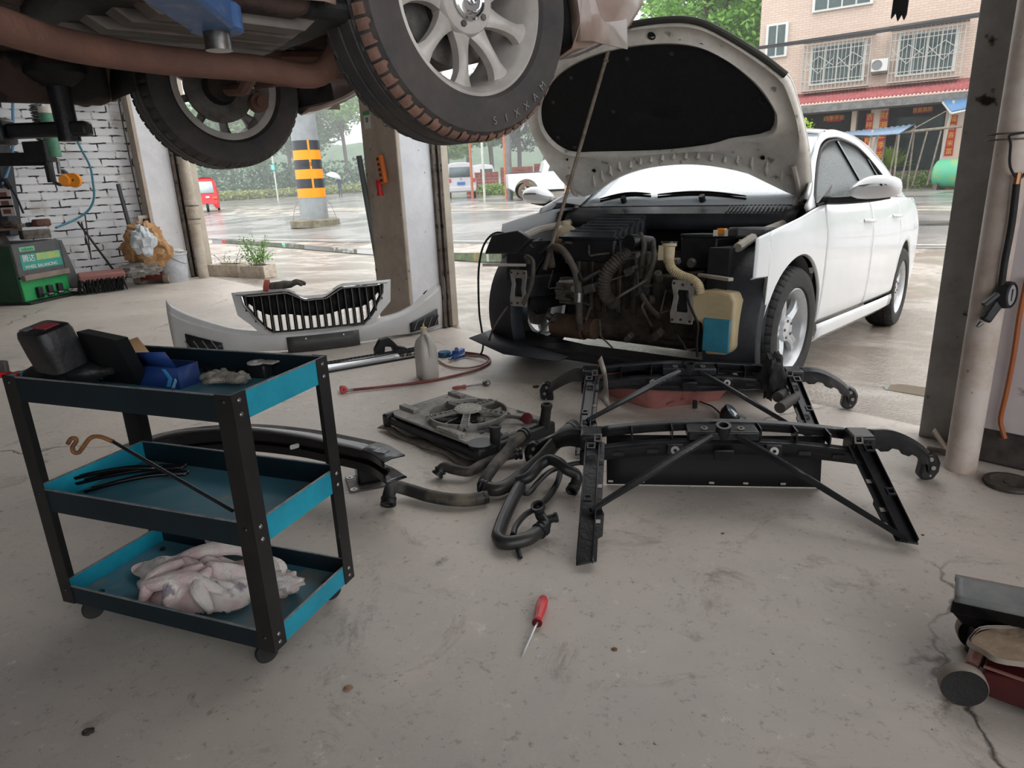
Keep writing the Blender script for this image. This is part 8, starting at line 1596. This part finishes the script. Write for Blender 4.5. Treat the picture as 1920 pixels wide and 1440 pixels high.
        e = P2[-1]; mb = MB(); mb.prism([(-.03, .03), (.0, .045), (.025, .03), (.040, .0), (.038, -.035), (.02, -.065), (-.015, -.066), (-.035, -.05), (-.03, -.01)], e + Vector((0, -.012, -.0)), (1 * sg, .15, 0), (0, 0, 1), (0, 1, 0), .045); ae = mb.build('arm_end', m, t, bevel=.01)
        for dx, dz, r_ in ((0, .018, .008), (.012, -.015, .008), (.005, -.045, .004)): mb = MB(); mb.lathe([(0, 0), (r_, 0)], e + Vector((sg * dx, -.014, dz)), (0, -1, .2), 14); mb.build('hole', pm('light_hole', (150, 142, 134), .8), ae)
    if panel:
        mb = MB(); rows = [[Vector((x, .05 + .03 * (z / .2), z)) for z in (.004, .06, .13, .19)] for x in [lerp(-.40, .36, k / 12) for k in range(13)]]; mb.grid(rows); pn = mb.build('air_guide_panel', pm('matt_black_panel', (18, 18, 19), .7), t, solid=.004)
        for x in (-.385, -.27, -.02, .1, .23): mb = MB(); mb.box((x, .045, .018), (.018, .004, .007)); mb.build('panel_hole', pm('pale_window_floor', (168, 160, 152), .8), pn)
    else:
        mb = MB(); mb.tube(cat([(-.40, .04, .16), (0, .02, .15), (.40, .04, .16)], 6), .03, 10); mb.build('lower_tube', m, t)
    return t
cF = at(1352, 802, .25); sf_dir = math.atan2(2.072 - 2.191, 1.126 - .275)
carrier('nearest black radiator support with long air guide panel resting on the floor', Vector((cF.x + .005, cF.y, 0)), sf_dir)
cB = at(1292, 686, .25); cb_ = carrier('farther black radiator support standing in front of the white car', Vector((cB.x, cB.y, 0)), sf_dir - .03, panel=False, sheen=pm('glossier_carrier', (24, 25, 28), .24, (46, 48, 52), 7, c3=(90, 90, 88), s3=16, t3=.72))
# rubber duct hung on the right end of the farther support
dp0 = at(1452, 690, .25); dk = thing('air_duct', 'lumpy black rubber duct hanging on the right end of the farther support', 'duct', Vector((dp0.x, dp0.y, 0))); o = crumple(at(1450, 705, .22), (.055, .05, .095), 63, .35, 26, 18, fr=3); o.build('duct_body', black_rubber, dk, world=True)
for x0, y0, x1, y1 in ((1458, 745, 1482, 728), (1462, 765, 1492, 745)): mb = MB(); mb.tube([at(x0, y0, .15), at(x1, y1, .15)], [.024, .020], 12); mb.build('duct_branch', pm('dusty_duct', (70, 66, 62), .7), dk, world=True)
# torn paper on the farther support
mb = MB(); pp_ = [(1126, 663, .30), (1134, 690, .26), (1136, 705, .25), (1139, 745, .16), (1138, 762, .12), (1122, 742, .16), (1121, 738, .17), (1130, 722, .2), (1128, 700, .24), (1119, 672, .28)]
mb.add([at(x, y, z) + Vector((0, -.04, 0)) for x, y, z in pp_], [tuple(range(len(pp_)))]); tag(mb.build('torn_paper', pm('torn_white_paper', (206, 200, 192), .8, (176, 168, 158), 20), solid=.001), 'torn strip of white paper stuck on the left leg of the farther support', 'paper')
# ---- pink tub under the car
tC = at(1222, 768); d1 = Vector((-.42, .62, 0)).normalized(); d2 = Vector((.96, .26, 0)).normalized(); tb = thing('plastic_tub', 'faded pink plastic tub of water on the floor under the car', 'tub', tC)
def tbp(a, b, z, k): return tC + d1 * a + d2 * b + (d1 * (-.5) + d2 * (-.5)) * (0) + ZZ * z + (-(d1 + d2) * .022 * k if True else 0)
aL, bL = .42, .40; rows = []
for z, k in ((.003, 0), (.06, .5), (.115, 1), (.12, 1.3), (.118, 1.3)):
    e = .045 * k; rows.append([tC + d1 * a + d2 * b + ZZ * z for a, b in ((-e, -e + .03), (-e + .03, -e), (aL + e - .03, -e), (aL + e, -e + .03), (aL + e, bL + e - .03), (aL + e - .03, bL + e), (-e + .03, bL + e), (-e, bL + e - .03))])
mb = MB(); mb.grid(rows, close_u=True); mb.f.append(tuple(range(8))); mb.build('tub_shell', pm('faded_pink_plastic', (190, 128, 122), .5, (164, 104, 98), 8, c3=(120, 84, 78), s3=22, t3=.66), tb, world=True, solid=.005)
mb = MB(); mb.add([tC + d1 * a + d2 * b + ZZ * .075 for a, b in ((-.02, -.02), (aL + .02, -.02), (aL + .02, bL + .02), (-.02, bL + .02))], [(0, 1, 2, 3)]); mb.build('dirty_water', pm('dirty_water', (70, 52, 46), .08), tb, world=True)
# fog lamp with cable
fgc = at(1370, 775, .035); fg = thing('fog_lamp', 'round fog lamp with its cable lying between the two supports', 'fog lamp', at(1368, 785)); axf = Vector((.45, -.25, .55)).normalized()
mb = MB(); mb.lathe([(0, -.045), (.025, -.045), (.042, -.02), (.045, .012), (.042, .016), (0, .012)], fgc, axf, 26); mb.build('lamp_housing', black_plastic, fg, world=True); mb = MB(); mb.lathe([(0, .020), (.03, .019), (.040, .014), (.041, .01)], fgc, axf, 26); mb.build('lamp_lens', pm('clear_lens', (120, 136, 142), .05, spec=1.0, coat=1), fg, world=True)
mb = MB(); mb.prism([(.02, -.02), (.06, -.025), (.07, .015), (.03, .03)], fgc + axf * .005, Vector((.8, -.3, -.3)).normalized(), Vector((.1, .9, -.1)).normalized(), axf, .006); mb.build('lamp_bracket', pm('clear_bracket', (140, 150, 152), .2), fg, world=True)
mb = MB(); mb.tube(cat([at(1356, 780, .02), at(1335, 762, .01), at(1312, 752, .01), at(1303, 735, .04), at(1300, 722, .1), at(1285, 712, .15)], 6), .004, 6); mb.build('lamp_cable', blackh, fg, world=True); mb = MB(); mb.box(at(1303, 758, .02), (.02, .02, .04)); mb.build('connector', black_plastic, fg, world=True, bevel=.003)
# ---- screwdriver
s0, s1 = at(1019, 1122, .014), at(1007, 1168, .014); s2 = at(978, 1233, .003); sd_ = thing('screwdriver', 'red handled screwdriver lying on the open concrete floor', 'screwdriver', at(1005, 1170)); redp2 = pm('red_screwdriver_plastic', (206, 52, 56), .35)
mb = MB(); mb.tube([lerp(s0, s1, t) for t in (-.04, 0, .08, .3, .55, .75, .88, .93, .97, 1.0)], [.006, .0115, .0145, .0155, .014, .0105, .0105, .013, .0145, .0135], 8); mb.build('handle', redp2, sd_, world=True, sharp=20)
mb = MB(); mb.lathe([(0, 0), (.0132, 0), (.0132, .001), (0, .0012)], s1, (s1 - s0).normalized(), 16); mb.build('handle_end_face', pm('dark_red_end', (84, 14, 22), .5), sd_, world=True)
mb = MB(); mb.cyl(s1, lerp(s1, s2, .86), .0033, .0030, 10); mb.cyl(lerp(s1, s2, .86), s2, .0034, .0008, 8); mb.build('shank', pm('bright_chrome_shank', (226, 226, 228), .2, metal=.6), sd_, world=True)
# ---- floor jack and grey beam at the right
jk = thing('floor_jack', 'dark red floor jack with grey edged wheels at the right edge of the picture', 'floor jack', at(1840, 1280)); tread = pm('pale_wheel_rim', (142, 132, 122), .6, (118, 108, 98), 14); jr = pm('dark_red_jack', (84, 26, 28), .5, (64, 24, 26), 8); jp_ = pm('pinkish_bar', (164, 116, 106), .5, (132, 92, 84), 20)
def jwheel(c, ax, r, wd):
    mb = MB(); mb.lathe([(r * .96, -wd / 2), (r, -wd / 2 + .003), (r, wd / 2 - .003), (r * .96, wd / 2)], c, ax, 36); w1 = mb.build('wheel', tread, jk, world=True); mb = MB(); mb.lathe([(0, wd / 2 - .004), (r * .5, wd / 2 - .004), (r * .96, wd / 2)], c, ax, 36); mb.lathe([(0, -wd / 2), (r * .96, -wd / 2)], c, ax, 36); mb.build('wheel_face', black_rubber, w1, world=True)
ax1 = Vector((-.35, -.9, .02)).normalized(); w1c = at(1805, 1283, .045); jwheel(w1c, ax1, .045, .028); w2c = w1c + Vector((.075, .225, .0)); w2c = at(1834, 1183, .045); jwheel(w2c, ax1, .045, .028)
a1 = w1c - ax1 * .02; mb = MB(); mb.cyl(at(1822, 1250, .065), at(1840, 1190, .085), .0135, n=16); mb.build('cross_tube', jp_, jk, world=True, bevel=.001)
axd = (w2c - w1c); axd.z = 0; axl = axd.length; axd.normalize(); jd = Vector((axd.y, -axd.x, 0)); j0 = Vector((w1c.x, w1c.y, 0)) + axd * .022 + jd * .028; jw = axl - .044
mb = MB(); mb.prism([(0, .022), (0, .078), (.06, .086), (.42, .086), (.50, .07), (.50, .02)], j0, jd, ZZ, axd, jw); mb.build('jack_frame', jr, jk, world=True, bevel=.004)
mb = MB(); mb.bar(j0 + ZZ * .088 + axd * .004, j0 + jd * .44 + ZZ * .088 + axd * .004, .006, .004); mb.build('frame_edge', jp_, jk, world=True)
for sg_ in (0, 1): c = j0 + jd * .46 + axd * (jw * sg_ + (-.012 if sg_ == 0 else .012)) + ZZ * .03; jwheel(c, axd, .03, .02)
pc_ = at(1925, 1208, .115); rows = []
for k in range(36):
    a = 2 * PI * k / 36; r_ = 1 + .05 * math.sin(3 * a + 1) + .04 * math.sin(7 * a); rows.append([pc_ + Vector((.115 * math.cos(a) * r_ * s_, .062 * math.sin(a) * r_ * s_, z)) for s_, z in ((1, .004), (1.02, -.008), (.97, -.004), (.96, .001))])
mb = MB(); mb.grid(rows, close_v=True); mb.build('saddle_rim', pm('grey_saddle_rim', (150, 140, 130), .5), jk, world=True); mb = MB(); rows = [[pc_ + Vector((.115 * math.cos(a) * s_ * .97, .062 * math.sin(a) * s_ * .97, -.003 + .004 * math.sin(5 * a + 4 * s_) * s_ * (1 - s_))) for s_ in (0.01, .3, .6, 1)] for a in [2 * PI * k / 36 for k in range(36)]]; mb.grid(rows, close_v=True); mb.build('dusty_pan', pm('dust_filled_pan', (158, 138, 116), .9, (134, 114, 94), 30, bump=.4), jk, world=True)
mb = MB(); mb.lathe([(0, .004), (.010, .004), (.012, 0)], pc_ + Vector((.02, -.01, 0)), ZZ, 14); mb.build('pan_bolt', pm('dusty_bolt', (170, 152, 132), .8), jk, world=True); mb = MB(); mb.cyl(pc_ - ZZ * .01, Vector((pc_.x, pc_.y, .05)), .05, n=20); mb.build('saddle_post', jr, jk, world=True)
g0, g1 = at(1790, 1105, .16), at(2080, 1165, .17); gb = thing('steel_channel', 'grey topped black steel channel lying above the floor jack', 'steel channel', Vector((g0.x, g0.y, 0))); dg = (g1 - g0).normalized(); sg_2 = Vector((-dg.y, dg.x, 0)).normalized()
rows = [[lerp(g0, g1, t) + sg_2 * a + ZZ * z for a, z in ((-.035, -.012), (-.025, .0), (.03, .012), (.045, .012))] for t in (0, .06, .2, .5, 1)]; MB().grid(rows).build('worn_top', pm('worn_grey_top', (104, 106, 108), .4, (136, 136, 134), 7), gb, world=True, solid=.003)
mb = MB(); q = [(-.035, -.012), (-.03, -.045), (-.01, -.05), (-.005, -.085), (.04, -.085), (.045, .008)]; o0 = g0 + dg * -.004; vs = [o0 + sg_2 * a + ZZ * z + dg * (0 if i < 3 else .03) for i, (a, z) in enumerate(q)] + [g1 + sg_2 * a + ZZ * z for a, z in q]; mb.add(vs, [tuple(range(5, -1, -1)), tuple(range(6, 12))] + [(i, (i + 1) % 6, 6 + (i + 1) % 6, 6 + i) for i in range(6)]); mb.build('channel_body', black_gloss, gb, world=True, bevel=.003)
mb = MB(); mb.bar(g0 + sg_2 * .047 + ZZ * .004, g1 + sg_2 * .047 + ZZ * .004, .006, .016); mb.build('rear_lip', jp_, gb, world=True)
for q in (.35, .9): mb = MB(); p = lerp(g0, g1, q); mb.box(Vector((p.x, p.y + .01, (p.z - .09) / 2)), (.08, .06, p.z - .09)); mb.build('support_block', black_plastic, gb, world=True)
# ---- small debris
deb = [(1152, 1217, .008, (120, 80, 60), 'small brown clod on the floor right of the screwdriver'), (653, 1290, .012, (150, 118, 92), 'pale brown flake on the floor beside the trolley'), (165, 1372, .014, (62, 56, 52), 'dark flake on the floor at the lower left'), (1355, 1000, .006, (110, 90, 76), 'tiny brown crumb on the floor under the near support'), (1658, 806, .016, (214, 206, 196), 'white chip on the floor between support and pipe'), (1095, 1018, .006, (90, 80, 72), 'tiny grey crumb left of the near support leg'), (1730, 1003, .005, (60, 54, 50), 'tiny dark crumb at the right of the floor'), (1005, 725, .02, (74, 44, 36), 'dark reddish blot of dirt behind the fan cowl')]
for i, (x, y, s_, cc, lb_) in enumerate(deb): o = crumple(at(x, y, s_ * .25), (s_, s_ * .7, s_ * .35), 70 + i, .5, 12, 8); tag(o.build('debris', pm('debris%d' % i, cc, .9)), lb_, 'debris')
# ============================================================ rain haze over the street
hm = bpy.data.materials.new('rain_haze'); hm.use_nodes = True; hn = hm.node_tree; hn.nodes.clear(); ho = hn.nodes.new('ShaderNodeOutputMaterial'); hv = hn.nodes.new('ShaderNodeVolumeScatter')
hv.inputs['Density'].default_value = .0065; hv.inputs['Color'].default_value = (1, 1, 1, 1); hn.links.new(hv.outputs[0], ho.inputs['Volume'])
mb = MB(); c = SN * 110 + ZZ * 20; mb.box(c, (320, 176, 46), Matrix.Rotation(math.radians(-36), 3, 'Z')); hz = mb.build('rain_haze', hm); tag(hz, 'pale rain haze hanging over the street and the far trees', 'haze', kind='stuff')
